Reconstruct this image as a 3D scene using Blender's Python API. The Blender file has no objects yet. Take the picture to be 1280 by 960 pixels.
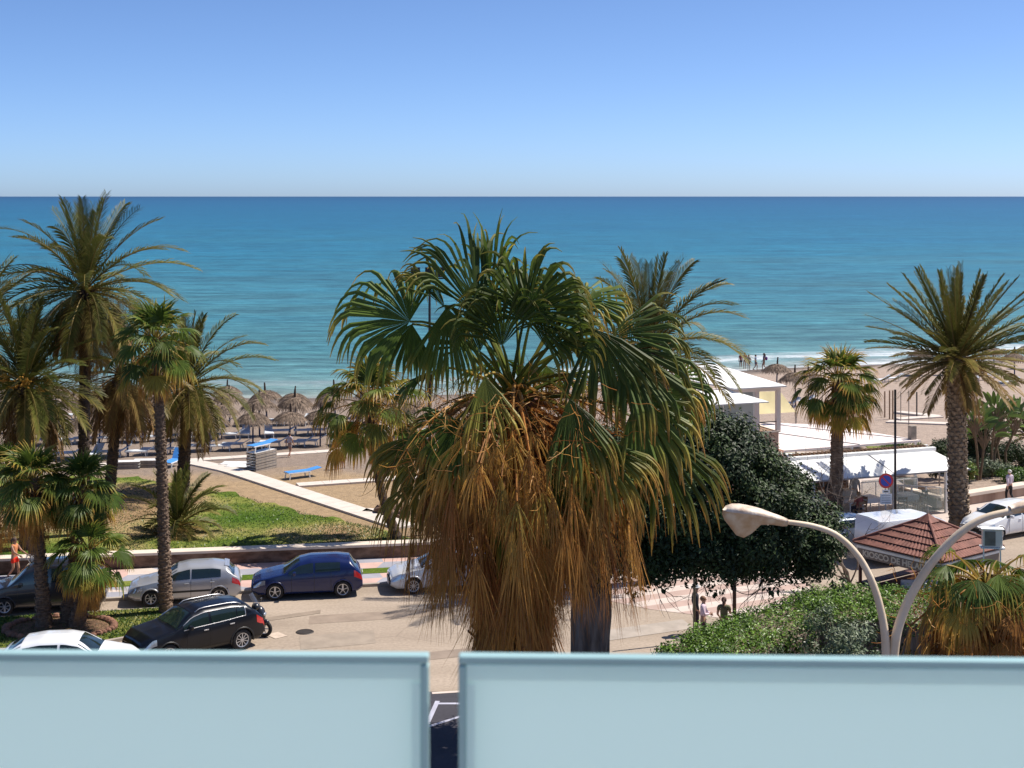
import bpy, math, random
import numpy as np
from mathutils import Vector, Matrix
R = math.radians
PI = math.pi
scene = bpy.context.scene
COL = scene.collection
FOC = 1280*50/36.0
CH = 15.5
HZ = 245.0
rng = random.Random(7)
nrg = np.random.RandomState(11)

# ---------- measuring helpers (photo measurements -> metres) ----------
def PX(x, y, d):
    return Vector(((x-640)/FOC*d, d, CH-(y-HZ)/FOC*d))
def lerp_poly(pts, X):
    if X <= pts[0][0]:
        a, b = pts[0], pts[1]
    elif X >= pts[-1][0]:
        a, b = pts[-2], pts[-1]
    else:
        for a, b in zip(pts, pts[1:]):
            if a[0] <= X <= b[0]:
                break
    t = (X-a[0])/(b[0]-a[0])
    return a[1]+(b[1]-a[1])*t
WALL = [(-80, 49.0), (-21.1, 58.5), (-6.6, 60.8), (4, 62.6), (5.5, 86), (20.9, 86), (21.3, 70.6), (26.4, 73.6), (60, 93), (120, 120)]
SHORE = [(-300, 190), (-100, 150), (-42, 131), (-21, 126), (0, 130), (26, 148), (56, 157), (120, 172), (300, 190)]
KERB = [(-80, 41.6), (-16.3, 54.2), (-5.1, 56.5), (4, 58.3), (12, 61), (17, 64.5), (26, 69), (60, 88), (120, 116)]
SEA_Z = -2.5
def wallY(X): return lerp_poly(WALL, X)
def shoreY(X): return lerp_poly(SHORE, X)
def kerbY(X): return lerp_poly(KERB, X)
def terr(X, Y):
    wy, sy = wallY(X), shoreY(X)
    v = Y-wy
    if v < 0:
        return 0.12 if Y > kerbY(X) else 0.0
    v0 = 18.0
    if v <= v0: return 0.5
    return 0.5-3.0*(Y-wy-v0)/(sy-wy-v0)
def TP(x, y):
    d = 30.0
    while d < 400:
        p = PX(x, y, d)
        if p.z <= terr(p.x, p.y): break
        d += 0.1
    return Vector((p.x, p.y, terr(p.x, p.y)))
def GP(x, y, z=0.0):
    d = FOC*(CH-z)/(y-HZ)
    return Vector(((x-640)/FOC*d, d, z))

# ---------- mesh builder ----------
class MB:
    def __init__(s):
        s.v, s.f, s.c, s.m, s.n = [], [], [], [], 0
    def add(s, v, f, c=None, mi=0):
        v = np.asarray(v, float).reshape(-1, 3)
        k = s.n
        for q in f:
            s.f.append([int(i)+k for i in q]); s.m.append(mi)
        s.v.append(v); s.n += len(v)
        if c is None: c = np.zeros((len(v), 2))
        s.c.append(np.asarray(c, float).reshape(-1, 2))
        return s
    def box(s, c, size, rot=None, mi=0, taper=1.0):
        x, y, z = [q/2 for q in size]
        vs = [(-x,-y,-z),(x,-y,-z),(x,y,-z),(-x,y,-z),(-x*taper,-y*taper,z),(x*taper,-y*taper,z),(x*taper,y*taper,z),(-x*taper,y*taper,z)]
        vs = [Vector(q) for q in vs]
        if rot is not None:
            if not isinstance(rot, Matrix): rot = Matrix.Rotation(rot, 3, 'Z')
            vs = [rot @ q for q in vs]
        vs = [q+Vector(c) for q in vs]
        return s.add(vs, [(0,3,2,1),(4,5,6,7),(0,1,5,4),(1,2,6,5),(2,3,7,6),(3,0,4,7)], mi=mi)
    def bar(s, a, b, w, h=None, mi=0):
        a, b = Vector(a), Vector(b); h = h or w
        d = (b-a); L = d.length; d.normalize()
        up = Vector((0,0,1)) if abs(d.z) < .95 else Vector((0,1,0))
        sx = d.cross(up).normalized(); sz = sx.cross(d)
        m = Matrix((sx, d, sz)).transposed()
        return s.box((a+b)/2, (w, L, h), m, mi)
    def tube(s, pts, rad, n=8, mi=0, cap=True, c=None, closed=False):
        pts = [Vector(p) for p in pts]
        if not hasattr(rad, '__len__'): rad = [rad]*len(pts)
        V = []; prev = None
        for i, p in enumerate(pts):
            a = pts[max(i-1, 0)]; b = pts[min(i+1, len(pts)-1)]
            d = (b-a).normalized()
            if prev is None:
                u = Vector((0,0,1)).cross(d) if abs(d.z) < .9 else Vector((1,0,0)).cross(d)
            else:
                u = prev-d*prev.dot(d)
            u.normalize(); prev = u
            w = d.cross(u)
            for k in range(n):
                t = 2*PI*k/n
                V.append(p+(u*math.cos(t)+w*math.sin(t))*rad[i])
        Fc = []
        for i in range(len(pts)-1):
            for k in range(n):
                Fc.append((i*n+k, i*n+(k+1)%n, (i+1)*n+(k+1)%n, (i+1)*n+k))
        if cap:
            Fc.append(tuple(range(n-1, -1, -1))); Fc.append(tuple((len(pts)-1)*n+k for k in range(n)))
        cc = None
        if c is not None: cc = np.tile(np.array(c, float), (len(V), 1))
        return s.add(V, Fc, cc, mi)
    def lathe(s, prof, n=24, c=(0,0,0), axis='Z', mi=0):
        V = []
        for r, z in prof:
            for k in range(n):
                t = 2*PI*k/n
                q = (r*math.cos(t), r*math.sin(t), z)
                if axis == 'Y': q = (q[0], q[2], q[1])
                if axis == 'X': q = (q[2], q[0], q[1])
                V.append(Vector(q)+Vector(c))
        Fc = [(i*n+k, i*n+(k+1)%n, (i+1)*n+(k+1)%n, (i+1)*n+k) for i in range(len(prof)-1) for k in range(n)]
        return s.add(V, Fc, mi=mi)
    def prism(s, poly, z0, z1, mi=0):
        n = len(poly)
        V = [(p[0], p[1], z0) for p in poly]+[(p[0], p[1], z1) for p in poly]
        Fc = [tuple(range(n-1, -1, -1)), tuple(range(n, 2*n))]+[(i, (i+1)%n, n+(i+1)%n, n+i) for i in range(n)]
        return s.add(V, Fc, mi=mi)
    def quad(s, a, b, c, d, mi=0):
        return s.add([a, b, c, d], [(0,1,2,3)], mi=mi)
    def ball(s, c, r, n=12, m=8, mi=0):
        rx, ry, rz = (r, r, r) if not hasattr(r, '__len__') else r
        V = [(c[0], c[1], c[2]-rz)]
        for i in range(1, m):
            a = -PI/2+PI*i/m
            for k in range(n):
                t = 2*PI*k/n
                V.append((c[0]+rx*math.cos(a)*math.cos(t), c[1]+ry*math.cos(a)*math.sin(t), c[2]+rz*math.sin(a)))
        V.append((c[0], c[1], c[2]+rz))
        Fc = [(0, 1+(k+1)%n, 1+k) for k in range(n)]
        for i in range(m-2):
            for k in range(n):
                Fc.append((1+i*n+k, 1+i*n+(k+1)%n, 1+(i+1)*n+(k+1)%n, 1+(i+1)*n+k))
        b = 1+(m-2)*n
        Fc += [(b+k, b+(k+1)%n, len(V)-1) for k in range(n)]
        return s.add(V, Fc, mi=mi)
    def build(s, name, mats, parent=None, smooth=False, bevel=0, **props):
        me = bpy.data.meshes.new(name)
        v = np.concatenate(s.v) if s.v else np.zeros((0, 3))
        me.from_pydata([tuple(q) for q in v.tolist()], [], s.f)
        if not isinstance(mats, (list, tuple)): mats = [mats]
        for m in mats: me.materials.append(m)
        me.polygons.foreach_set('material_index', np.array(s.m, dtype=np.int32))
        c = np.concatenate(s.c) if s.c else np.zeros((0,2))
        if c.any():
            at = me.color_attributes.new('leaf', 'FLOAT_COLOR', 'POINT')
            full = np.ones((len(c), 4)); full[:, :2] = c; full[:, 2] = 0
            at.data.foreach_set('color', full.astype(np.float32).ravel())
        if smooth: me.polygons.foreach_set('use_smooth', [True]*len(me.polygons))
        me.update()
        o = bpy.data.objects.new(name, me); COL.objects.link(o)
        if parent is not None: o.parent = parent
        if bevel:
            b = o.modifiers.new('bevel', 'BEVEL'); b.width = bevel; b.segments = 2; b.limit_method = 'ANGLE'
        for k, q in props.items(): o[k] = q
        return o

def thing(name, label, cat, loc=(0,0,0), rz=0.0, group=None):
    o = bpy.data.objects.new(name, None); COL.objects.link(o)
    o.empty_display_size = 0.2
    o.location = loc; o.rotation_euler = (0, 0, rz)
    o['label'] = label; o['category'] = cat
    if group: o['group'] = group
    return o
def tag(o, label, cat, group=None):
    o['label'] = label; o['category'] = cat
    if group: o['group'] = group
    return o
def struct(o): o['kind'] = 'structure'; return o
def copy_tree(o, parent=None):
    c = o.copy(); COL.objects.link(c); c.parent = parent
    for ch in [q for q in KIDS.get(o.name, [])]:
        copy_tree(ch, c)
    return c
KIDS = {}
def index_kids():
    KIDS.clear()
    for o in bpy.data.objects:
        if o.parent: KIDS.setdefault(o.parent.name, []).append(o)
def dup(root, loc, rz, label, group=None, scale=None):
    index_kids()
    c = copy_tree(root)
    c.location = loc; c.rotation_euler = (0, 0, rz); c['label'] = label
    if group: c['group'] = group
    if scale: c.scale = (scale,)*3
    return c

# ---------- materials ----------
def newmat(name):
    m = bpy.data.materials.new(name); m.use_nodes = True
    nt = m.node_tree; b = nt.nodes['Principled BSDF']
    return m, nt, b
def N(nt, t, **kw):
    n = nt.nodes.new(t)
    for k, v in kw.items(): setattr(n, k, v)
    return n
def pmat(name, col, rough=.6, var=.12, scale=4.0, bump=0.0, bscale=None, metal=0.0, coat=0.0, spec=.5, stretch=None, col2=None, detail=6, trans=0.0, alpha=1.0):
    m, nt, b = newmat(name)
    L = nt.links.new
    tc = N(nt, 'ShaderNodeTexCoord'); src = tc.outputs['Object']
    if stretch:
        mp = N(nt, 'ShaderNodeMapping'); mp.inputs['Scale'].default_value = stretch
        L(src, mp.inputs['Vector']); src = mp.outputs['Vector']
    nz = N(nt, 'ShaderNodeTexNoise'); nz.inputs['Scale'].default_value = scale; nz.inputs['Detail'].default_value = detail
    L(src, nz.inputs['Vector'])
    mx = N(nt, 'ShaderNodeMix', data_type='RGBA')
    c2 = col2 or tuple(min(1, q*(1+var)) for q in col)
    c1 = col if col2 else tuple(q*(1-var) for q in col)
    mx.inputs[6].default_value = (*c1, 1); mx.inputs[7].default_value = (*c2, 1)
    rp = N(nt, 'ShaderNodeMapRange'); rp.inputs[1].default_value = .35; rp.inputs[2].default_value = .65
    L(nz.outputs['Fac'], rp.inputs[0]); L(rp.outputs[0], mx.inputs[0])
    L(mx.outputs[2], b.inputs['Base Color'])
    b.inputs['Roughness'].default_value = rough; b.inputs['Metallic'].default_value = metal
    b.inputs['Coat Weight'].default_value = coat; b.inputs['Specular IOR Level'].default_value = spec
    b.inputs['Transmission Weight'].default_value = trans; b.inputs['Alpha'].default_value = alpha
    if bump:
        n2 = N(nt, 'ShaderNodeTexNoise'); n2.inputs['Scale'].default_value = bscale or scale*4; n2.inputs['Detail'].default_value = 5
        L(src, n2.inputs['Vector'])
        bp = N(nt, 'ShaderNodeBump'); bp.inputs['Strength'].default_value = bump; bp.inputs['Distance'].default_value = .03
        L(n2.outputs['Fac'], bp.inputs['Height']); L(bp.outputs[0], b.inputs['Normal'])
    return m

def leafmat(name, stops, trans=.3, rough=.45, spec=.4, var=.5):
    """colour from the leaf attribute: r = how dry the leaf is (hedge: lit top, shaded sides), g = leaf to leaf variation"""
    m, nt, b = newmat(name); L = nt.links.new
    at = N(nt, 'ShaderNodeAttribute', attribute_name='leaf')
    sp = N(nt, 'ShaderNodeSeparateColor'); L(at.outputs['Color'], sp.inputs[0])
    cr = N(nt, 'ShaderNodeValToRGB'); e = cr.color_ramp.elements
    while len(e) < len(stops): e.new(.5)
    for q, (p, c) in zip(e, stops): q.position = p; q.color = (*c, 1)
    L(sp.outputs[0], cr.inputs[0])
    mr = N(nt, 'ShaderNodeMapRange'); mr.inputs[3].default_value = 1-var; mr.inputs[4].default_value = 1+var
    L(sp.outputs[1], mr.inputs[0])
    hs = N(nt, 'ShaderNodeHueSaturation'); L(mr.outputs[0], hs.inputs['Value']); L(cr.outputs[0], hs.inputs['Color'])
    L(hs.outputs[0], b.inputs['Base Color'])
    b.inputs['Roughness'].default_value = rough; b.inputs['Specular IOR Level'].default_value = spec
    tr = N(nt, 'ShaderNodeBsdfTranslucent'); L(hs.outputs[0], tr.inputs[0])
    ms = N(nt, 'ShaderNodeMixShader'); ms.inputs[0].default_value = trans
    L(b.outputs[0], ms.inputs[1]); L(tr.outputs[0], ms.inputs[2])
    L(ms.outputs[0], nt.nodes['Material Output'].inputs[0])
    return m

M = {}
PALM = [(0, (.055,.100,.015)), (.22, (.11,.155,.024)), (.40, (.34,.28,.05)), (.66, (.56,.31,.07)), (1, (.36,.145,.038))]
M['fan'] = leafmat('fan_leaf_surface', PALM, trans=.38, rough=.5, spec=.3)
M['date'] = leafmat('date_leaf_surface', [(0, (.050,.072,.014)), (.3, (.115,.115,.024)), (.6, (.27,.19,.06)), (1, (.24,.12,.045))], trans=.25, rough=.5, spec=.2)
M['ficus'] = leafmat('ficus_leaf_surface', [(0, (.018,.034,.010)), (1, (.055,.085,.022))], trans=.08, rough=.5, spec=.28)
M['hedge'] = leafmat('hedge_leaf_surface', [(0, (.028,.060,.011)), (.5, (.075,.145,.02)), (1, (.16,.27,.03))], trans=.25, rough=.4)
M['greyshrub'] = leafmat('grey_leaf_surface', [(0, (.07,.11,.045)), (1, (.32,.36,.24))], trans=.2, rough=.5)
M['broad'] = leafmat('broad_leaf_surface', [(0, (.08,.15,.03)), (.5, (.18,.26,.05)), (1, (.38,.25,.1))], trans=.3, rough=.35)
M['straw'] = leafmat('thatch_straw', [(0, (.08,.055,.038)), (1, (.31,.225,.16))], trans=.05, rough=.8)
M['trunk'] = pmat('palm_bark', (.10,.065,.042), .9, scale=6, bump=1, bscale=20, col2=(.22,.15,.10), stretch=(1,1,3))
M['trunk_dark'] = pmat('dark_palm_bark', (.035,.022,.016), .9, scale=6, bump=1, bscale=20, col2=(.09,.06,.04), stretch=(1,1,3))
M['trunk_red'] = pmat('fibrous_red_bark', (.09,.035,.018), .95, scale=5, bump=1, bscale=18, col2=(.22,.10,.05), stretch=(1,1,.3))
M['scale'] = pmat('leaf_scar_bark', (.17,.12,.08), .9, scale=5, bump=.8, bscale=25, col2=(.32,.24,.16))
M['bark'] = pmat('grey_bark', (.09,.060,.042), .9, scale=2.5, bump=1, bscale=9, col2=(.24,.18,.135), stretch=(2,2,.4))
M['twig'] = pmat('bare_twig', (.10,.08,.065), .9, col2=(.24,.19,.15))
M['fruit'] = pmat('orange_dates', (.55,.22,.02), .5, col2=(.7,.38,.04), scale=12)
M['white'] = pmat('white_paint', (.80,.80,.78), .5, .03)
M['canvas'] = pmat('white_canvas', (.82,.82,.80), .8, .02, scale=1.0)
M['pinkcanvas'] = pmat('cream_canvas', (.80,.70,.66), .8, .03, scale=1.0)
M['cream'] = pmat('cream_render', (.62,.52,.40), .8, .08, scale=1.5, bump=.3)
M['salmon'] = pmat('salmon_render', (.55,.36,.27), .85, .08, scale=1.5)
M['metal'] = pmat('brushed_metal', (.45,.46,.48), .35, .1, metal=.8)
M['grey'] = pmat('grey_paint', (.30,.30,.31), .5, .1)
M['black'] = pmat('black_plastic', (.012,.012,.013), .45, .2)
M['rubber'] = pmat('tyre_rubber', (.018,.017,.017), .85, .2)
M['rim'] = pmat('alloy_rim', (.55,.55,.56), .3, .05, metal=.6)
M['steel'] = pmat('lamp_pole_paint', (.70,.54,.36), .55, .12, scale=3, bump=.1, col2=(.80,.66,.48))
M['lampshell'] = pmat('weathered_lamp_shell', (.52,.38,.27), .6, scale=7, col2=(.80,.70,.57), bump=.2)
M['lampbowl'] = pmat('stained_lamp_bowl', (.60,.36,.17), .35, scale=6, col2=(.80,.62,.40))
M['wood'] = pmat('wood', (.26,.16,.09), .6, .25, scale=3, stretch=(6,6,1))
M['greywood'] = pmat('weathered_wood', (.28,.24,.20), .8, .2, scale=4)
M['skin'] = pmat('skin', (.45,.26,.18), .55, .05)
M['eye'] = pmat('eye_dark', (.02,.015,.012), .3, .05)
M['bluepole'] = pmat('blue_pole_paint', (.02,.04,.12), .5, .1)
M['darkpole'] = pmat('dark_pole_paint', (.02,.02,.022), .5, .1)
M['bluefab'] = pmat('blue_fabric', (.05,.25,.62), .8, .08)
M['whitefab'] = pmat('white_mesh_fabric', (.62,.66,.70), .8, .08)
M['plastic'] = pmat('white_plastic', (.70,.70,.68), .45, .06)
M['yellow'] = pmat('yellow_awning', (.76,.66,.36), .8, .1, scale=1)
M['redtile'] = pmat('brown_red_tile', (.15,.055,.038), .75, scale=3, col2=(.25,.10,.07), bump=.3)
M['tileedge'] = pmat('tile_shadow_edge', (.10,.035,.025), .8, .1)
M['signboard'] = pmat('sign_board', (.20,.16,.13), .6, .08)
M['letter'] = pmat('cream_letters', (.62,.55,.44), .6, .03)
M['stone'] = pmat('rubble_stone', (.10,.055,.035), .9, scale=2.2, col2=(.24,.15,.10), bump=1, bscale=5, stretch=(1,1,2))
M['cap'] = pmat('wall_cap', (.66,.56,.46), .8, .06, scale=1.2, bump=.2)
M['carglass'] = pmat('car_glass', (.012,.022,.022), .06, .1, spec=.9)
M['redlight'] = pmat('red_lamp_glass', (.45,.02,.02), .15, .1, coat=1)
M['headlight'] = pmat('headlight_glass', (.45,.47,.5), .08, .2, spec=.8, metal=.5)
M['plate'] = pmat('licence_plate', (.75,.75,.73), .4, .03)
# ================= world, sun, camera =================
SUN_EL, SUN_AZ = 56.0, 71.0            # azimuth measured from +Y (away from camera) to the right
w = bpy.data.worlds.new('World'); scene.world = w; w.use_nodes = True
nt = w.node_tree; bg = nt.nodes['Background']
sky = N(nt, 'ShaderNodeTexSky', sky_type='NISHITA'); sky.sun_disc = False
sky.sun_elevation = R(SUN_EL); sky.sun_rotation = R(SUN_AZ); sky.altitude = 0
sky.air_density = .45; sky.dust_density = .55; sky.ozone_density = 8.0
nt.links.new(sky.outputs[0], bg.inputs[0]); bg.inputs[1].default_value = 0.105
sl = bpy.data.lights.new('sun', 'SUN'); sl.energy = 4.1; sl.angle = R(.5); sl.color = (1.0, .93, .84)
so = bpy.data.objects.new('sun', sl); COL.objects.link(so)
sd = Vector((math.sin(R(SUN_AZ))*math.cos(R(SUN_EL)), math.cos(R(SUN_AZ))*math.cos(R(SUN_EL)), math.sin(R(SUN_EL))))
so.rotation_euler = (-sd).to_track_quat('-Z', 'Y').to_euler(); so.location = (40, 60, 80)
cam = bpy.data.cameras.new('camera'); cam.lens = 50; cam.sensor_width = 36
cam.shift_y = -(480-HZ)/1280.0; cam.clip_start = .1; cam.clip_end = 60000
cam.dof.use_dof = True; cam.dof.focus_distance = 38; cam.dof.aperture_fstop = 10
co = bpy.data.objects.new('camera', cam); COL.objects.link(co)
co.location = (0, 0, CH); co.rotation_euler = (R(90), 0, 0); scene.camera = co
scene.view_settings.view_transform = 'Standard'; scene.view_settings.look = 'None'
scene.view_settings.exposure = 0.7; scene.view_settings.gamma = 1
scene.render.resolution_x = 1024; scene.render.resolution_y = 768

# ================= ground =================
def sandmat():
    m, nt, b = newmat('sand'); L = nt.links.new
    tc = N(nt, 'ShaderNodeTexCoord'); uv = N(nt, 'ShaderNodeUVMap'); uv.uv_map = 'UVMap'
    sp = N(nt, 'ShaderNodeSeparateXYZ'); L(uv.outputs[0], sp.inputs[0])       # u = X, v = distance past the wall
    n1 = N(nt, 'ShaderNodeTexNoise'); n1.inputs['Scale'].default_value = .25; n1.inputs['Detail'].default_value = 8; L(tc.outputs['Object'], n1.inputs['Vector'])
    n2 = N(nt, 'ShaderNodeTexNoise'); n2.inputs['Scale'].default_value = 2.2; n2.inputs['Detail'].default_value = 8; n2.inputs['Roughness'].default_value = .75; L(tc.outputs['Object'], n2.inputs['Vector'])
    # left grey-brown sand, right paler sand
    mr = N(nt, 'ShaderNodeMapRange'); mr.inputs[1].default_value = -5; mr.inputs[2].default_value = 16; L(sp.outputs[0], mr.inputs[0])
    a = N(nt, 'ShaderNodeMix', data_type='RGBA'); a.inputs[6].default_value = (.245,.185,.140,1); a.inputs[7].default_value = (.36,.275,.215,1); L(mr.outputs[0], a.inputs[0])
    # tan dirt near the lawn, on the left
    ad = N(nt, 'ShaderNodeMath', operation='MULTIPLY_ADD'); ad.inputs[1].default_value = 9; L(n1.outputs['Fac'], ad.inputs[0]); L(sp.outputs[1], ad.inputs[2])
    md = N(nt, 'ShaderNodeMapRange'); md.inputs[1].default_value = 24; md.inputs[2].default_value = 20; L(ad.outputs[0], md.inputs[0])
    mx0 = N(nt, 'ShaderNodeMapRange'); mx0.inputs[1].default_value = 5; mx0.inputs[2].default_value = 1; L(sp.outputs[0], mx0.inputs[0]); mm0 = N(nt, 'ShaderNodeMath', operation='MULTIPLY'); L(md.outputs[0], mm0.inputs[0]); L(mx0.outputs[0], mm0.inputs[1])
    c = N(nt, 'ShaderNodeMix', data_type='RGBA'); c.inputs[7].default_value = (.34,.235,.13,1); L(mm0.outputs[0], c.inputs[0]); L(a.outputs[2], c.inputs[6])
    # mottling by footprints
    m2 = N(nt, 'ShaderNodeMapRange'); m2.inputs[1].default_value = .3; m2.inputs[2].default_value = .7; m2.inputs[3].default_value = .72; m2.inputs[4].default_value = 1.22; L(n2.outputs['Fac'], m2.inputs[0])
    hs = N(nt, 'ShaderNodeHueSaturation'); L(c.outputs[2], hs.inputs['Color']); L(m2.outputs[0], hs.inputs['Value'])
    # wet sand by the water (height)
    so_ = N(nt, 'ShaderNodeSeparateXYZ'); L(tc.outputs['Object'], so_.inputs[0])
    mw = N(nt, 'ShaderNodeMapRange'); mw.inputs[1].default_value = -2.15; mw.inputs[2].default_value = -2.4; L(so_.outputs[2], mw.inputs[0])
    wet = N(nt, 'ShaderNodeMix', data_type='RGBA'); wet.inputs[7].default_value = (.13,.10,.08,1); L(mw.outputs[0], wet.inputs[0]); L(hs.outputs[0], wet.inputs[6])
    L(wet.outputs[2], b.inputs['Base Color']); b.inputs['Roughness'].default_value = .9
    bp = N(nt, 'ShaderNodeBump'); bp.inputs['Strength'].default_value = 1; bp.inputs['Distance'].default_value = .12; L(n2.outputs['Fac'], bp.inputs['Height']); L(bp.outputs[0], b.inputs['Normal'])
    return m
def set_uv(me, uvs):
    l = me.uv_layers.new(name='UVMap')
    vi = np.zeros(len(me.loops), dtype=np.int32); me.loops.foreach_get('vertex_index', vi)
    l.data.foreach_set('uv', np.asarray(uvs, np.float32)[vi].ravel())
xs = [-2600, -1200, -500, -260, -180, -130, -100]+[x for x in range(-80, 82, 2)]+[100, 130, 180, 260, 500, 1200, 2600]
xs = sorted(set(xs+[5.5, 20.9, 21.3, 26.4, -21.1, -6.6]))
g = MB(); V = []; UV = []; rows = 0
for X in xs:
    cx = max(-300, min(300, X)); wy, sy = wallY(cx), shoreY(cx)
    col = [(-60, -.02), (20, -.02), (wy-.35, -.02), (wy-.3, .3), (wy-.2, .5), (wy+9, .5), (wy+18, .5)]
    for k in range(1, 15):
        t = k/14.0; y = wy+18+(sy-wy-18)*t
        z = .5-3.0*t
        col.append((y, z+.05*math.sin(X*.7+k*1.9)*(t > .1 and t < .95)))
    col += [(sy+4, -2.75), (sy+15, -3.6), (sy+80, -8)]
    rows = len(col)
    for y, z in col: V.append((X, y, z)); UV.append((X, y-wy))
F_ = [(i*rows+k, (i+1)*rows+k, (i+1)*rows+k+1, i*rows+k+1) for i in range(len(xs)-1) for k in range(rows-1)]
g.add(V, F_); gr = struct(g.build('ground', sandmat(), smooth=True)); set_uv(gr.data, UV)

# ---- sea ----
def seamat():
    m, nt, b = newmat('sea_water'); L = nt.links.new
    tc = N(nt, 'ShaderNodeTexCoord'); uv = N(nt, 'ShaderNodeUVMap'); uv.uv_map = 'UVMap'
    sp = N(nt, 'ShaderNodeSeparateXYZ'); L(uv.outputs[0], sp.inputs[0])
    lg = N(nt, 'ShaderNodeMath', operation='LOGARITHM'); lg.inputs[1].default_value = 10
    mx = N(nt, 'ShaderNodeMath', operation='MAXIMUM'); mx.inputs[1].default_value = 1; L(sp.outputs[1], mx.inputs[0]); L(mx.outputs[0], lg.inputs[0])
    sc = N(nt, 'ShaderNodeMath', operation='DIVIDE'); sc.inputs[1].default_value = 4.3; L(lg.outputs[0], sc.inputs[0])
    def noise(sx, sy, det=4, rough=.6):
        mp = N(nt, 'ShaderNodeMapping'); mp.inputs['Scale'].default_value = (sx, sy, 1); L(tc.outputs['Object'], mp.inputs['Vector'])
        n = N(nt, 'ShaderNodeTexNoise'); n.inputs['Scale'].default_value = 1; n.inputs['Detail'].default_value = det; n.inputs['Roughness'].default_value = rough
        L(mp.outputs[0], n.inputs['Vector']); return n.outputs['Fac']
    nb = noise(.0025, .010, 5); nm = noise(.02, .07, 5); ns = noise(.12, .5, 6, .7); nf = noise(.0006, .003, 4)
    # large soft colour bands shift the depth colour
    s1 = N(nt, 'ShaderNodeMath', operation='MULTIPLY_ADD'); s1.inputs[1].default_value = .26; L(nb, s1.inputs[0])
    s2 = N(nt, 'ShaderNodeMath', operation='MULTIPLY_ADD'); s2.inputs[1].default_value = .16; L(nm, s2.inputs[0])
    L(sc.outputs[0], s1.inputs[2]); L(s1.outputs[0], s2.inputs[2])
    s3 = N(nt, 'ShaderNodeMath', operation='SUBTRACT'); s3.inputs[1].default_value = .21; L(s2.outputs[0], s3.inputs[0])
    cr = N(nt, 'ShaderNodeValToRGB'); e = cr.color_ramp.elements
    st = [(0, (.19,.21,.17)), (.2, (.13,.21,.19)), (.4, (.055,.17,.18)), (.56, (.018,.138,.20)), (.7, (.009,.108,.19)), (.84, (.007,.082,.17)), (1, (.006,.05,.12))]
    while len(e) < len(st): e.new(.5)
    for q, (p, c) in zip(e, st): q.position = p; q.color = (*c, 1)
    L(s3.outputs[0], cr.inputs[0])
    # wavelets
    mv = N(nt, 'ShaderNodeMapRange'); mv.inputs[1].default_value = .3; mv.inputs[2].default_value = .7; mv.inputs[3].default_value = .35; mv.inputs[4].default_value = 1.6; L(ns, mv.inputs[0])
    mv2 = N(nt, 'ShaderNodeMapRange'); mv2.inputs[1].default_value = .3; mv2.inputs[2].default_value = .7; mv2.inputs[3].default_value = .8; mv2.inputs[4].default_value = 1.2; L(nm, mv2.inputs[0])
    ml = N(nt, 'ShaderNodeMath', operation='MULTIPLY'); L(mv.outputs[0], ml.inputs[0]); L(mv2.outputs[0], ml.inputs[1])
    n5 = noise(.45, 1.9, 4, .7); mv5 = N(nt, 'ShaderNodeMapRange'); mv5.inputs[1].default_value = .3; mv5.inputs[2].default_value = .7; mv5.inputs[3].default_value = .7; mv5.inputs[4].default_value = 1.3; L(n5, mv5.inputs[0])
    ml2 = N(nt, 'ShaderNodeMath', operation='MULTIPLY'); L(ml.outputs[0], ml2.inputs[0]); L(mv5.outputs[0], ml2.inputs[1])
    hs = N(nt, 'ShaderNodeHueSaturation'); L(cr.outputs[0], hs.inputs['Color']); L(ml2.outputs[0], hs.inputs['Value'])
    # foam: bands by distance from the shoreline
    nfo = noise(.09, .35, 6, .7); nfo2 = noise(.5, 1.6, 6, .8); nlong = noise(.035, .02, 2)
    off = N(nt, 'ShaderNodeMath', operation='MULTIPLY_ADD'); off.inputs[1].default_value = 14; L(nfo, off.inputs[0]); L(sp.outputs[1], off.inputs[2])
    fr = N(nt, 'ShaderNodeValToRGB'); e = fr.color_ramp.elements
    st = [(0, 1.0), (.22, .85), (.30, .15), (.42, .10), (.47, .95), (.55, .35), (.60, .0), (1, 0)]
    while len(e) < len(st): e.new(.5)
    for q, (p, c) in zip(e, st): q.position = p; q.color = (c, c, c, 1)
    dv = N(nt, 'ShaderNodeMath', operation='DIVIDE'); dv.inputs[1].default_value = 34; L(off.outputs[0], dv.inputs[0]); L(dv.outputs[0], fr.inputs[0])
    fm = N(nt, 'ShaderNodeMapRange'); fm.inputs[1].default_value = .34; fm.inputs[2].default_value = .56; L(nfo2, fm.inputs[0])
    fx = N(nt, 'ShaderNodeMapRange'); fx.inputs[1].default_value = -10; fx.inputs[2].default_value = 20; fx.inputs[3].default_value = .2; L(sp.outputs[0], fx.inputs[0])
    f1 = N(nt, 'ShaderNodeMath', operation='MULTIPLY'); L(fr.outputs[0], f1.inputs[0]); L(fm.outputs[0], f1.inputs[1])
    f2 = N(nt, 'ShaderNodeMath', operation='MULTIPLY'); L(f1.outputs[0], f2.inputs[0]); L(fx.outputs[0], f2.inputs[1])
    fo = N(nt, 'ShaderNodeMix', data_type='RGBA'); fo.inputs[7].default_value = (.8,.82,.82,1); L(f2.outputs[0], fo.inputs[0]); L(hs.outputs[0], fo.inputs[6])
    L(fo.outputs[2], b.inputs['Base Color'])
    b.inputs['Roughness'].default_value = .35; b.inputs['IOR'].default_value = 1.33; b.inputs['Specular IOR Level'].default_value = .35
    bh = N(nt, 'ShaderNodeMath', operation='ADD'); L(ns, bh.inputs[0]); L(nm, bh.inputs[1])
    bp = N(nt, 'ShaderNodeBump'); bp.inputs['Strength'].default_value = 1; bp.inputs['Distance'].default_value = .35
    L(bh.outputs[0], bp.inputs['Height']); L(bp.outputs[0], b.inputs['Normal'])
    return m
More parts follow.
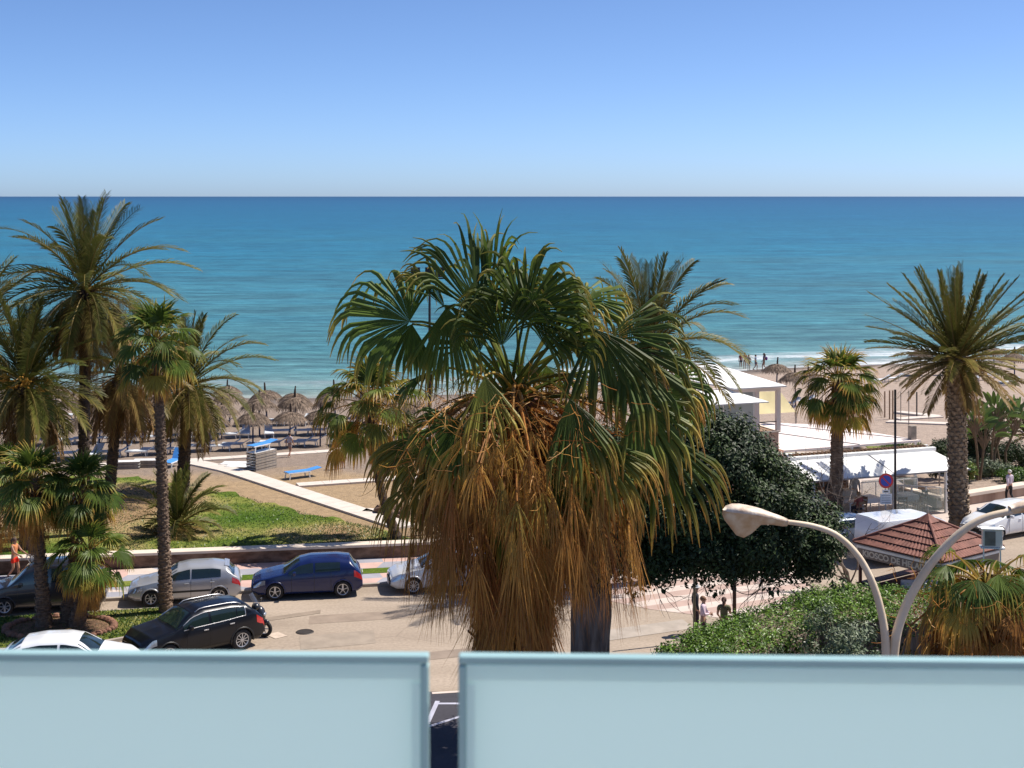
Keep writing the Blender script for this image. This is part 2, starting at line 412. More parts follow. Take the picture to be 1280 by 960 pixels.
xs2 = [-30000, -9000, -3000, -1000, -400]+list(range(-200, 201, 4))+[400, 1000, 3000, 9000, 30000]
ws = [-6, -2, 0, 2, 4, 6, 8, 10, 12, 14, 17, 20, 26, 34, 45, 60, 90, 140, 220, 400, 800, 1600, 3500, 8000, 20000, 45000]
V = []; UV = []
for X in xs2:
    sy = shoreY(max(-300, min(300, X)))
    for wv in ws:
        crest = .38*math.exp(-((wv-11-2*math.sin(X*.05))/1.8)**2)*(0.6+.4*math.sin(X*.11+1)) + .15*math.exp(-((wv-4)/1.2)**2)
        V.append((X, sy+wv, SEA_Z+crest-(.25 if wv < 0 else 0))); UV.append((X, wv))
n_ = len(ws)
F_ = [(i*n_+k, (i+1)*n_+k, (i+1)*n_+k+1, i*n_+k+1) for i in range(len(xs2)-1) for k in range(n_-1)]
sea = struct(MB().add(V, F_).build('sea', seamat(), smooth=True)); set_uv(sea.data, UV)

# ---- road, pavements ----
def roadmat(name, c1, c2, c3):
    m, nt, b = newmat(name); L = nt.links.new
    tc = N(nt, 'ShaderNodeTexCoord')
    mp = N(nt, 'ShaderNodeMapping'); mp.inputs['Scale'].default_value = (.12, .5, 1); mp.inputs['Rotation'].default_value = (0, 0, R(-12)); L(tc.outputs['Object'], mp.inputs['Vector'])
    n1 = N(nt, 'ShaderNodeTexNoise'); n1.inputs['Scale'].default_value = 1; n1.inputs['Detail'].default_value = 7; L(mp.outputs[0], n1.inputs['Vector'])
    n2 = N(nt, 'ShaderNodeTexNoise'); n2.inputs['Scale'].default_value = 9; n2.inputs['Detail'].default_value = 8; L(tc.outputs['Object'], n2.inputs['Vector'])
    cr = N(nt, 'ShaderNodeValToRGB'); e = cr.color_ramp.elements; e.new(.5)
    for q, (p, c) in zip(e, [(.33, c1), (.5, c2), (.66, c3)]): q.position = p; q.color = (*c, 1)
    L(n1.outputs['Fac'], cr.inputs[0])
    mr = N(nt, 'ShaderNodeMapRange'); mr.inputs[1].default_value = .3; mr.inputs[2].default_value = .7; mr.inputs[3].default_value = .86; mr.inputs[4].default_value = 1.12; L(n2.outputs['Fac'], mr.inputs[0])
    # cracks and tyre stains
    vo = N(nt, 'ShaderNodeTexVoronoi', feature='DISTANCE_TO_EDGE'); vo.inputs['Scale'].default_value = .16; 
    ds = N(nt, 'ShaderNodeMix', data_type='VECTOR'); ds.inputs[0].default_value = .12
    n3 = N(nt, 'ShaderNodeTexNoise'); n3.inputs['Scale'].default_value = .8; n3.inputs['Detail'].default_value = 5; L(tc.outputs['Object'], n3.inputs['Vector'])
    L(tc.outputs['Object'], ds.inputs[4]); L(n3.outputs['Color'], ds.inputs[5]); L(ds.outputs[1], vo.inputs['Vector'])
    ck = N(nt, 'ShaderNodeMapRange'); ck.inputs[1].default_value = 0; ck.inputs[2].default_value = .006; ck.inputs[3].default_value = .82; ck.inputs[4].default_value = 1; L(vo.outputs['Distance'], ck.inputs[0])
    mm = N(nt, 'ShaderNodeMath', operation='MULTIPLY'); L(mr.outputs[0], mm.inputs[0]); L(ck.outputs[0], mm.inputs[1])
    hs = N(nt, 'ShaderNodeHueSaturation'); L(cr.outputs[0], hs.inputs['Color']); L(mm.outputs[0], hs.inputs['Value'])
    L(hs.outputs[0], b.inputs['Base Color']); b.inputs['Roughness'].default_value = .85
    bp = N(nt, 'ShaderNodeBump'); bp.inputs['Strength'].default_value = .3; bp.inputs['Distance'].default_value = .01; L(n2.outputs['Fac'], bp.inputs['Height']); L(bp.outputs[0], b.inputs['Normal'])
    return m
M['road'] = roadmat('worn_beige_asphalt', (.285,.225,.170), (.34,.272,.207), (.385,.31,.24))
M['asphalt'] = roadmat('dark_asphalt', (.035,.033,.042), (.045,.042,.052), (.06,.055,.065))
def strip(name, fa, fb, z, mat, x0=-80, x1=120, step=1.0, lift=None):
    V = []; X = x0
    while X <= x1+1e-6:
        V += [(X, fa(X), z), (X, fb(X), z)]; X += step
    n = len(V)//2
    return struct(MB().add(V, [(2*i, 2*i+2, 2*i+3, 2*i+1) for i in range(n-1)]).build(name, mat))
strip('road', lambda X: 24.0, lambda X: kerbY(X), 0.0, M['road'])
# kerb as a real step
def band(name, pts, w_, z0, z1, mat, **kw):
    mb = MB()
    P = [Vector((p[0], p[1], 0)) for p in pts]; V = []
    for i, p in enumerate(P):
        d = (P[min(i+1, len(P)-1)]-P[max(i-1, 0)]).normalized(); nrm = Vector((-d.y, d.x, 0))
        for q, z in ((p, z0), (p+nrm*w_, z0), (p+nrm*w_, z1), (p, z1)): V.append((q.x, q.y, z))
    Fc = []
    for i in range(len(P)-1):
        a, b_ = i*4, i*4+4
        Fc += [(a, b_, b_+3, a+3), (a+3, b_+3, b_+2, a+2), (a+2, b_+2, b_+1, a+1)]
    Fc += [(0, 3, 2, 1), (len(V)-4, len(V)-3, len(V)-2, len(V)-1)]
    return mb.add(V, Fc).build(name, mat, **kw)
M['kerb'] = pmat('kerb_stone', (.36,.31,.26), .85, .15, scale=2)
struct(band('kerb', [(x, kerbY(x)) for x in np.arange(-80, 110, 1.0)], .16, -.01, .125, M['kerb'], bevel=.02))
# pavement beyond the kerb: tiles, grass verge, promenade
M['tile_grey'] = pmat('blue_grey_paving', (.30,.30,.34), .8, .08, scale=1.5)
M['tile_pink'] = pmat('pink_paving', (.52,.35,.30), .8, .08, scale=1.5)
M['tile_cream'] = pmat('cream_paving', (.56,.47,.41), .8, .08, scale=1.5)
def tri_paving(name, fa, fb, z, x0, x1, per=3.1, dirn=1):
    mb = MB(); X = x0
    mb2 = []
    V = []; Fc = []; ms = []
    def P(X, t): return (X, fa(X)+(fb(X)-fa(X))*t, z)
    k = 0
    while X < x1:
        a, b_ = X, X+per
        # a long blue-grey triangle/trapezium, a pink one, a cream sliver
        sh = .62*per
        for poly, mi in (([P(a, 0), P(b_-.5, 0), P(a+sh*.9, .5), P(a+.2, .5)], 0),
                         ([P(b_-.5, 0), P(b_, 0), P(b_+.2, .5), P(a+sh*.9, .5)], 1),
                         ([P(a+.2, .5), P(a+sh*.9, .5), P(a+.9, 1), P(a, 1)], 2 if k % 2 else 1),
                         ([P(a+sh*.9, .5), P(b_+.2, .5), P(b_, 1), P(a+.9, 1)], 0 if k % 2 else 1)):
            mb.add(poly, [(0, 1, 2, 3)], mi=mi)
        X += per; k += 1
    return struct(mb.build(name, [M['tile_grey'], M['tile_pink'], M['tile_cream']]))
o1 = lambda X: kerbY(X)+.16
def frac(t): return lambda X: o1(X)+(min(wallY(X), kerbY(X)+4.6)-.3-o1(X))*t
tri_paving('pavement', o1, frac(.34), .12, -60, 3.4, per=3.9)
tri_paving('promenade', frac(.55), frac(1.0), .12, -60, 3.4, per=3.4)
M['grass'] = None
def grassmat(name, dry):
    m, nt, b = newmat(name); L = nt.links.new
    tc = N(nt, 'ShaderNodeTexCoord')
    n1 = N(nt, 'ShaderNodeTexNoise'); n1.inputs['Scale'].default_value = .22; n1.inputs['Detail'].default_value = 7; n1.inputs['Roughness'].default_value = .6; L(tc.outputs['Object'], n1.inputs['Vector'])
    n2 = N(nt, 'ShaderNodeTexNoise'); n2.inputs['Scale'].default_value = 3.5; n2.inputs['Detail'].default_value = 9; n2.inputs['Roughness'].default_value = .8; L(tc.outputs['Object'], n2.inputs['Vector'])
    last = n1.outputs['Fac']
    for (p, rad, amt) in dry:                       # worn, dry places of the lawn
        mp = N(nt, 'ShaderNodeMapping'); mp.inputs['Location'].default_value = (-p[0]/rad[0], -p[1]/rad[1], 0); mp.inputs['Scale'].default_value = (1/rad[0], 1/rad[1], 0)
        L(tc.outputs['Object'], mp.inputs['Vector'])
        ln = N(nt, 'ShaderNodeVectorMath', operation='LENGTH'); L(mp.outputs[0], ln.inputs[0])
        mr = N(nt, 'ShaderNodeMapRange', interpolation_type='SMOOTHSTEP'); mr.inputs[1].default_value = 1.3; mr.inputs[2].default_value = .2; mr.inputs[3].default_value = 0; mr.inputs[4].default_value = amt; L(ln.outputs['Value'], mr.inputs[0])
        ad = N(nt, 'ShaderNodeMath', operation='ADD'); L(last, ad.inputs[0]); L(mr.outputs[0], ad.inputs[1]); last = ad.outputs[0]
    a2 = N(nt, 'ShaderNodeMath', operation='MULTIPLY_ADD'); a2.inputs[1].default_value = .3; L(n2.outputs['Fac'], a2.inputs[0]); L(last, a2.inputs[2])
    cr = N(nt, 'ShaderNodeValToRGB'); e = cr.color_ramp.elements
    st = [(.48, (.065,.125,.012)), (.63, (.115,.165,.024)), (.74, (.24,.25,.06)), (.88, (.36,.27,.13)), (1, (.33,.22,.12))]
    while len(e) < len(st): e.new(.5)
    for q, (p, c) in zip(e, st): q.position = p; q.color = (*c, 1)
    L(a2.outputs[0], cr.inputs[0])
    mr = N(nt, 'ShaderNodeMapRange'); mr.inputs[1].default_value = .3; mr.inputs[2].default_value = .7; mr.inputs[3].default_value = .6; mr.inputs[4].default_value = 1.25; L(n2.outputs['Fac'], mr.inputs[0])
    hs = N(nt, 'ShaderNodeHueSaturation'); L(cr.outputs[0], hs.inputs['Color']); L(mr.outputs[0], hs.inputs['Value'])
    L(hs.outputs[0], b.inputs['Base Color']); b.inputs['Roughness'].default_value = .9; b.inputs['Specular IOR Level'].default_value = .1
    bp = N(nt, 'ShaderNodeBump'); bp.inputs['Strength'].default_value = 1; bp.inputs['Distance'].default_value = .08; L(n2.outputs['Fac'], bp.inputs['Height']); L(bp.outputs[0], b.inputs['Normal'])
    return m
def lp(x, y): p = TP(x, y); return (p.x, p.y)
M['lawn'] = grassmat('lawn_grass', [(lp(150, 632), (4.5, 6), .42), (lp(385, 668), (3.2, 2.2), .22), (lp(235, 664), (4, 1.8), .2), (lp(0, 640), (7, 7), .45), (lp(470, 655), (3, 2.5), .2), (lp(215, 622), (2, 3), .35)])
M['verge'] = grassmat('verge_grass', [])
M['island'] = grassmat('island_grass', [(lp(60, 800), (4, 1.5), .1)])
strip('grass_verge', frac(.345), frac(.545), .125, M['verge'], -60, 3.0)
strip('pavement_extension', o1, lambda X: min(wallY(X), 86)+.0, .11, pmat('pale_paving', (.46,.39,.35), .8, .12, scale=.6, col2=(.56,.47,.41)), 3.4, 100)
strip('rear_paving', lambda X: 24.0, lambda X: 45.5 if X < -3 else 44.0-(X+3)*0.9 if X < 4 else 34, .004, M['road'], -80, 60)
# lawn with an irregular outline
lawn_far = [(-80, 66), *[lp(*q) for q in ((-60, 606), (0, 600), (120, 596), (185, 599), (240, 611), (290, 617), (325, 627), (372, 639), (420, 650), (470, 660), (496, 672))], (-2.5, 61.5)]
mb = MB(); V = []; X = -80; n = 0
while X < -2.6:
    y0 = wallY(X)+.1; y1 = max(y0+.05, lerp_poly(lawn_far, X)+.35*math.sin(X*2.1)+.25*math.sin(X*5.3+1))
    for k in range(9): V.append((X, y0+(y1-y0)*k/8, .512))
    X += .4; n += 1
mb.add(V, [(i*9+k, (i+1)*9+k, (i+1)*9+k+1, i*9+k+1) for i in range(n-1) for k in range(8)])
struct(mb.build('lawn', M['lawn']))
# boundary wall with cap, left
cw = [(x, wallY(x)-.55) for x in np.arange(-70, 4.1, 1.0)]
t = thing('stone_wall', 'long low brown stone wall with pale cap between promenade and lawn', 'wall', (0, 0, 0))
band('wall_body', cw, .42, .1, .62, M['stone'], parent=t)
band('wall_cap', [(x, y-.06) for x, y in cw], .60, .62, .73, M['cap'], parent=t, bevel=.02)
# right wall
A = GP(1174, 637, .12); B_ = GP(1284, 619, .12)
dr = (B_-A).normalized()
t = thing('stone_wall', 'low pale capped garden wall behind the promenade at right, person standing before it', 'wall', (0, 0, 0))
cw = [(A+dr*k)[:2] for k in np.arange(0, 45, 1.5)]
band('wall_body', cw, .45, .1, .55, pmat('brown_pink_blocks', (.26,.16,.11), .9, scale=1.6, col2=(.42,.29,.21), stretch=(1,1,.1)), parent=t)
band('wall_cap', [(p[0]+.05, p[1]-.08) for p in cw], .62, .55, .72, M['cap'], parent=t, bevel=.03)
# median island
isl = [GP(x, y) for x, y in ((-80, 779), (0, 775.5), (100, 769), (190, 763.5), (212, 763), (222, 766), (218, 771), (190, 786), (156, 801), (130, 806), (60, 812), (-80, 824))]
ip = [(p.x, p.y) for p in isl]
mb = MB().prism(ip, -.01, .13); struct(mb.build('traffic_island', M['kerb'], bevel=.02))
cx_, cy_ = sum(p[0] for p in ip)/len(ip), sum(p[1] for p in ip)/len(ip)
inner = [(cx_+(p[0]-cx_)*.985, cy_+(p[1]-cy_)*.93) for p in ip]
mb = MB().prism(inner, .1, .145); struct(mb.build('island_grass', M['island']))
# dry grass tufts and blades on island and lawn edges: one uncountable cover
def tufts(name, pts, z, h, mat, n):
    V = np.zeros((n*3, 3)); C = np.zeros((n*3, 2))
    for i in range(n):
        x, y = pts(); a = rng.random()*PI; hh = h*(.5+rng.random()); w_ = .012+.014*rng.random()
        V[3*i] = (x-w_*math.cos(a), y-w_*math.sin(a), z); V[3*i+1] = (x+w_*math.cos(a), y+w_*math.sin(a), z)
        V[3*i+2] = (x+rng.uniform(-.08, .08), y+rng.uniform(-.08, .08), z+hh)
        C[3*i:3*i+3] = (rng.random()*.5, rng.random())
    o = MB().add(V, [(3*i, 3*i+1, 3*i+2) for i in range(n)], C).build(name, mat)
    o['kind'] = 'stuff'; o['label'] = 'short green grass blades growing on the traffic island and lawn'; o['category'] = 'grass'
    return o
def inpoly(x, y, P):
    r = False; j = len(P)-1
    for i in range(len(P)):
        if (P[i][1] > y) != (P[j][1] > y) and x < (P[j][0]-P[i][0])*(y-P[i][1])/(P[j][1]-P[i][1])+P[i][0]: r = not r
        j = i
    return r
def isl_pt():
    while True:
        x, y = rng.uniform(-26, -12.5), rng.uniform(48, 53.2)
        if inpoly(x, y, inner): return x, y
def lawn_pt():
    x = rng.uniform(-24, -4); y0 = wallY(x)+.15; y1 = lerp_poly(lawn_far, x)
    return x, y0+(y1-y0)*rng.random()**1.2
tufts('grass', isl_pt, .14, .06, M['hedge'], 12000)
o = tufts('grass', lawn_pt, .51, .055, M['hedge'], 22000); o['label'] = 'short green grass blades growing on the lawn behind the wall'
bpy.data.objects['grass']['label'] = 'short green grass blades on the traffic island under the palms'
# boardwalks of pale slabs on the sand
M['slab'] = pmat('pale_boardwalk_slab', (.60,.53,.46), .8, .07, scale=2.5, bump=.2)
def walk(name, a, b, w_, label=None):
    a = TP(*a); b = TP(*b); d = (b-a); n = max(2, int(d.length/1.2)); d2 = Vector((d.x, d.y, 0)).normalized(); s = Vector((-d2.y, d2.x, 0))*w_/2
    mb = MB()
    for i in range(n):
        p = a+d*(i/n); q = a+d*((i+.985)/n)
        z0, z1 = terr(p.x, p.y)+.10, terr(q.x, q.y)+.10
        V = [(p.x-s.x, p.y-s.y, z0-.15), (p.x+s.x, p.y+s.y, z0-.15), (q.x+s.x, q.y+s.y, z1-.15), (q.x-s.x, q.y-s.y, z1-.15)]
        V += [(v[0], v[1], z) for v, z in zip(V, (z0, z0, z1, z1))]
        mb.add(V, [(4,7,6,5),(0,1,5,4),(1,2,6,5),(2,3,7,6),(3,0,4,7)])
    return struct(mb.build(name, M['slab']))
walk('path', (232, 577), (508, 661), 1.15)
walk('path', (236, 577), (420, 565), .8)
walk('path', (372, 608), (560, 595), .85)
walk('path', (112, 583), (232, 577.5), 1.0)
walk('path', (500, 642), (455, 640), .7)
walk('path', (1110, 528), (1290, 540), .9)
walk('path', (1122, 525), (1176, 521.5), .8)
walk('path', (1122, 516), (1172, 521.5), .9)
# striped raised crossing
stripe = [M['tile_cream'], pmat('red_paving_band', (.43,.31,.26), .8, .08, scale=1.2)]
a = GP(763, 751); dirv = Vector((1, .50, 0)).normalized(); nv = Vector((-dirv.y, dirv.x, 0))
mb = MB(); k = 0; o_ = a-nv*3.2
cl = [(3.2, 51.0), (12.5, 50.2), (20, 60), (17, 62.5), (9, 59.4), (3.0, 57.9), (2.6, 54)]
def clip(poly, cp):
    out = poly
    for i in range(len(cp)):
        A_, B2 = cp[i], cp[(i+1) % len(cp)]
        res = []
        for j in range(len(out)):
            p, q = out[j], out[(j+1) % len(out)]
            sp_ = (B2[0]-A_[0])*(p[1]-A_[1])-(B2[1]-A_[1])*(p[0]-A_[0]); sq = (B2[0]-A_[0])*(q[1]-A_[1])-(B2[1]-A_[1])*(q[0]-A_[0])
            if sp_ >= 0: res.append(p)
            if (sp_ >= 0) != (sq >= 0):
                t_ = sp_/(sp_-sq); res.append((p[0]+(q[0]-p[0])*t_, p[1]+(q[1]-p[1])*t_))
        out = res
        if len(out) < 3: return []
    return out
clip_poly = [(2.9, 54.3), (5.2, 53.3), (8.5, 50.8), (11.5, 51.3), (12.0, 60.6), (4, 57.9)]
for k in range(-6, 16):
    p0 = a+nv*(k*.62)-dirv*12; q = [p0, p0+dirv*34, p0+dirv*34+nv*.62, p0+nv*.62]
    pl = clip([(v.x, v.y) for v in q], clip_poly)
    if len(pl) >= 3: mb.add([(x, y, .010) for x, y in pl], [tuple(range(len(pl)))], mi=(k % 2))
struct(mb.build('crossing', stripe))
# dark yard with parking lines seen between the glass panels
e1 = GP(541, 866); e2 = GP(600, 861)
sl_ = (e2.y-e1.y)/(e2.x-e1.x)
yl = lambda X: e1.y+sl_*(X-e1.x)
MB()
struct(MB().add([(-60, 0, .012), (60, 0, .012), (60, 40, .012), (4, yl(4)-1.2, .012), (-2.2, yl(-2.2)-.0, .012), (-60, 45, .012)], [(0,1,2,3,4,5)]).build('yard', M['asphalt']))
M['line'] = pmat('worn_white_line', (.42,.42,.50), .8, .1)
def line(a, b, w_, z=.018, mat=None, name='road_marking'):
    a, b = GP(*a), GP(*b); d = (b-a).normalized(); s = Vector((-d.y, d.x, 0))*w_/2
    return struct(MB().add([(a-s)+Vector((0,0,z)), (b-s)+Vector((0,0,z)), (b+s)+Vector((0,0,z)), (a+s)+Vector((0,0,z))], [(0,1,2,3)]).build(name, mat or M['line']))
line((540, 867), (640, 861), .16, mat=M['tile_cream'], name='kerb')
line((544, 880), (640, 880), .14)
line((547, 877), (531, 912), .14, .022)
line((530, 911), (640, 852+24), .12, .026)
line((340, 792), (352, 797), .5, .014, pmat('white_paint_patch', (.52,.42,.33), .8, .1))
for k_, (px_, py_, lx_, ly_, cc_) in enumerate([(470, 770, 5.0, 1.1, (.27,.21,.16)), (420, 800, 2.6, 1.6, (.30,.245,.19)), (520, 822, 4.0, .9, (.255,.20,.155)), (560, 755, 3.2, .7, (.37,.31,.25)), (790, 790, 4.5, 1.2, (.36,.31,.26)), (350, 772, 3.0, .5, (.26,.205,.155))]):
    q_ = GP(px_, py_); o_ = MB().add([(-lx_/2, -ly_/2, 0), (lx_/2, -ly_/2+.1, 0), (lx_/2+.15, ly_/2, 0), (-lx_/2+.1, ly_/2-.08, 0)], [(0,1,2,3)]).build('road_patch', pmat('road_patch_%d' % k_, cc_, .9, .12, scale=1.5, bump=.3)); o_.location = (q_.x, q_.y, .006+.001*k_); o_.rotation_euler = (0, 0, R(11+3*k_)); struct(o_)
mh = MB(); c = GP(381, 790)
mh.lathe([(0, .02), (.30, .02), (.33, .0)], 20, (0, 0, 0)); mh.lathe([(.24, .024), (.26, .024)], 20)
o = mh.build('manhole_cover', pmat('cast_iron', (.035,.028,.022), .6, .3, scale=20)); o.location = c; tag(o, 'dark round iron manhole cover set in the beige road', 'manhole cover')
struct(MB().add([(-500, -200, -.03), (500, -200, -.03), (500, -60.01, -.03), (-500, -60.01, -.03)], [(0,1,2,3)]).build('ground_behind', M['asphalt']))
# yard wall / tiled strip where our own building stands
# ================= balcony =================
Mg = pmat('frosted_glass', (.84,1.0,.92), .35, .02, scale=1.0, spec=.4)
_nt = Mg.node_tree; _b = _nt.nodes['Principled BSDF']; _t = N(_nt, 'ShaderNodeBsdfTranslucent'); _t.inputs[0].default_value = (.88,1.0,.97,1); _m = N(_nt, 'ShaderNodeMixShader'); _m.inputs[0].default_value = .85
_nt.links.new(_b.outputs[0], _m.inputs[1]); _nt.links.new(_t.outputs[0], _m.inputs[2]); _nt.links.new(_m.outputs[0], _nt.nodes['Material Output'].inputs[0])
Me = pmat('glass_edge', (.33,.50,.50), .3, .05, spec=.4)
Mi = pmat('clear_glass_margin', (.84,.96,.95), .3, .03)
for _k in (Mi,):
    _nt = _k.node_tree; _b = _nt.nodes['Principled BSDF']; _t = N(_nt, 'ShaderNodeBsdfTranslucent'); _t.inputs[0].default_value = (.92,1.0,.97,1); _m = N(_nt, 'ShaderNodeMixShader'); _m.inputs[0].default_value = .5
    _nt.links.new(_b.outputs[0], _m.inputs[1]); _nt.links.new(_t.outputs[0], _m.inputs[2]); _nt.links.new(_m.outputs[0], _nt.nodes['Material Output'].inputs[0])
def glass(x0, x1, y0, y1, label):
    # panel between photo columns x0..x1 with top edge y0..y1; hangs half a metre under eye height
    hz_ = .50; D0 = FOC*hz_/(y0-HZ); D1 = FOC*hz_/(y1-HZ)
    a = Vector(((x0-640)/FOC*D0, D0, CH-hz_)); b = Vector(((x1-640)/FOC*D1, D1, CH-hz_))
    d = (b-a); Lx = d.length; rz = math.atan2(d.y, d.x)
    t = thing('glass_panel', label, 'glass panel', (a.x, a.y, a.z-1.05), rz)
    th = .016
    MB().box((Lx/2, th/2, .525), (Lx-.018, th, 1.05-.018)).build('frosted_sheet', Mg, t)
    e = MB()
    e.box((Lx/2, th/2, 1.05-.0045), (Lx, th+.001, .009), mi=0)
    e.box((.0045, th/2, .52), (.009, th+.001, 1.04)); e.box((Lx-.0045, th/2, .52), (.009, th+.001, 1.04))
    e.build('polished_edge', Me, t, bevel=.002)
    m_ = MB(); m_.box((Lx/2, -.0006, 1.05-.017), (Lx-.018, .0012, .016)); m_.box((.0135, -.0006, .52), (.009, .0012, 1.0)); m_.box((Lx-.0135, -.0006, .52), (.009, .0012, 1.0))
    m_.build('clear_margin', Mi, t)
    return t
glass(-190, 535.5, 815.5, 820, 'pale blue frosted glass balustrade panel at left, ending at the narrow gap')
glass(573, 1460, 820.5, 829, 'pale blue frosted glass balustrade panel at right of the narrow gap')
fl = MB().box((0, -.2, CH-1.65), (4, 3.9, .2)); struct(fl.build('balcony_floor', pmat('balcony_tile', (.42,.38,.34), .6, .08)))
t = MB().box((0, 1.57, CH-1.53), (3.4, .1, .1)).build('base_channel', M['metal']); tag(t, 'metal base channel that holds the glass balustrade panels', 'rail')
# ================= palms =================
UP = Vector((0, 0, 1))
def rv(r, s=1.0): return Vector((r.gauss(0, s), r.gauss(0, s), r.gauss(0, s)))
def blade(mb, hub, axis, normal, Rr, r, nseg=30, spread=3.6, droop=.5, dry=0.0, tip=.5, split=.5, fold=.0, wsc=1.0, hook=1.0):
    """one costapalmate fan blade: joined pleats near the hub, free drooping ribbons outside"""
    axis = Vector(axis).normalized(); normal = Vector(normal); normal = (normal-axis*normal.dot(axis)).normalized()
    S = axis.cross(normal)
    V, Fc, C = [], [], []
    ts = (0.0, .3, split, split+(1-split)*.22, split+(1-split)*.45, split+(1-split)*.72, 1.0)
    dth = spread/nseg; rnd = r.random()
    for i in range(nseg):
        th = spread*((i+.5)/nseg-.5)
        L = Rr*(.70+.30*math.cos(th*.8))*(1+r.uniform(-.1, .1))
        d = axis*math.cos(th)+S*math.sin(th)+normal*(abs(math.sin(th))*fold)
        d.normalize(); p = hub+d*(L*ts[0]); prev = ts[0]; dd = d.copy(); n0 = len(V)
        kd = droop*r.uniform(.6, 1.4); tp = min(1.0, dry+tip*r.uniform(.5, 1.2)); sgn = 1
        sway = rv(r, .08)
        for k, t in enumerate(ts):
            if k:
                st = t-prev
                if t > split*.7:
                    dd = (dd+Vector((0, 0, -1))*kd*st*5.0*hook*(1 if t > split else .25/hook)+sway*st*3).normalized()
                else:
                    dd = (dd+Vector((0, 0, -1))*kd*st*.45).normalized()
                p = p+dd*(L*st); prev = t
            w = L*t*math.tan(dth/2)*1.12 if t <= split else L*split*math.tan(dth/2)*1.0*max(.06, (1-t)/(1-split))**.8
            w *= wsc
            lat = dd.cross(normal)
            if lat.length < .05: lat = S.copy()
            lat.normalize(); nn = lat.cross(dd)
            V += [p-lat*w, p+nn*w*.7, p+lat*w]
            x = dry+(tp-dry)*max(0, (t-.45)/.55)**1.3
            g_ = min(1, max(0, rnd*.6+r.random()*.4))
            C += [(x, g_)]*3
        for k in range(len(ts)-1):
            a = n0+3*k
            Fc += [(a, a+1, a+4, a+3), (a+1, a+2, a+5, a+4)]
    mb.add([tuple(q) for q in V], Fc, C)
def petiole(mb, a, b, sag, w0, w1, dry, r, n=6):
    """leaf stalk from the heart a to the hub b; returns end direction"""
    a, b = Vector(a), Vector(b); pts = []
    for i in range(n+1):
        t = i/n
        pts.append(a.lerp(b, t)+UP*(sag*4*t*(1-t)))
    rad = [w0+(w1-w0)*i/n for i in range(n+1)]
    mb.tube(pts, rad, 4, c=(dry, r.random()))
    return (pts[-1]-pts[-2]).normalized()
def fan_leaf(mb, heart, az, el, plen, Rr, r, dry=0, tip=.5, droop=.5, nseg=26, spread=3.6, fold=0.0, wsc=1.0, drop=.5):
    d = Vector((math.cos(az)*math.cos(el), math.sin(az)*math.cos(el), math.sin(el)))
    hub = heart+d*plen+Vector((0, 0, -drop*plen*.35*math.cos(el)))
    ax = petiole(mb, heart, hub, .12*plen*math.cos(el), .035, .014, min(1, dry+.35), r)
    axis = (ax+Vector((0, 0, -drop*.7*max(0, math.cos(el))))+rv(r, .12)).normalized()
    out = Vector((math.cos(az), math.sin(az), 0))
    nrm = axis.cross(out.cross(UP)).normalized()
    if nrm.length < .1: nrm = UP
    if nrm.z < 0 and el > -.5: nrm = -nrm
    blade(mb, hub, axis, nrm+rv(r, .15), Rr, r, nseg, spread, droop, dry, tip, fold=fold, wsc=wsc)
def skirt_leaf(mb, p, az, Rr, r, plen=.5, spread=1.1, nseg=12, out=.5, dry=.8):
    d = Vector((math.cos(az)*out, math.sin(az)*out, -.25)).normalized()
    hub = Vector(p)+d*plen+Vector((0, 0, -plen*.35))
    petiole(mb, p, hub, .1*plen, .025, .014, .95, r, 4)
    ax = Vector((math.cos(az)*.25, math.sin(az)*.25, -1)).normalized()
    nrm = Vector((math.cos(az), math.sin(az), .2))
    blade(mb, hub, ax, nrm+rv(r, .1), Rr, r, nseg, spread, .25, dry*r.uniform(.8, 1.1), .2, split=.25, fold=-.15)
def trunk_mesh(mb, pts, rad, n=14, rough=.05, r=rng, seg=.12):
    P = [Vector(p) for p in pts]; out = []; rr = []
    for i in range(len(P)-1):
        m = max(1, int((P[i+1]-P[i]).length/seg))
        for k in range(m):
            t = k/m
            out.append(P[i].lerp(P[i+1], t)); rr.append((rad[i]+(rad[i+1]-rad[i])*t)*(1+rough*(r.random()-.5)*2+(.05 if (len(out) % 2) else -.03)))
    out.append(P[-1]); rr.append(rad[-1])
    mb.tube(out, rr, n)
def scars(mb, pts, rad, r, per_turn=9, step=.17, size=.2, jut=.10):
    """spiral of leaf scars round the trunk"""
    P = [Vector(p) for p in pts]; L = sum((P[i+1]-P[i]).length for i in range(len(P)-1))
    def at(s):
        for i in range(len(P)-1):
            l = (P[i+1]-P[i]).length
            if s <= l or i == len(P)-2:
                t = min(1, s/l); return P[i].lerp(P[i+1], t), rad[i]+(rad[i+1]-rad[i])*t
            s -= l
    s = 0; row = 0
    while s < L:
        pc, q = at(s)
        for k in range(per_turn):
            a = 2*PI*(k+.5*(row % 2))/per_turn+r.uniform(-.08, .08)
            o = Vector((math.cos(a), math.sin(a), 0)); tt = Vector((-o.y, o.x, 0)); w = PI*q/per_turn*.95; h = size*r.uniform(.8, 1.15); p = pc+UP*(step*(2*k/per_turn % 1)+r.uniform(-.03, .03))
            j = jut*r.uniform(.6, 1.3)
            b = p+o*q*.96
            V = [b-tt*w*.4-UP*h*.6, b+tt*w*.4-UP*h*.6, b+tt*w+UP*h*.3+o*j*.7, b-tt*w+UP*h*.3+o*j*.7, b+UP*h*.42+o*j, b+tt*w*.8+UP*h*.42, b-tt*w*.8+UP*h*.42, b-UP*h*.15+o*j*.9]
            mb.add([tuple(v) for v in V], [(0,1,7),(1,2,7),(2,4,7),(4,3,7),(3,0,7),(2,5,4),(4,6,3),(5,6,4)], mi=0)
        s += step; row += 1
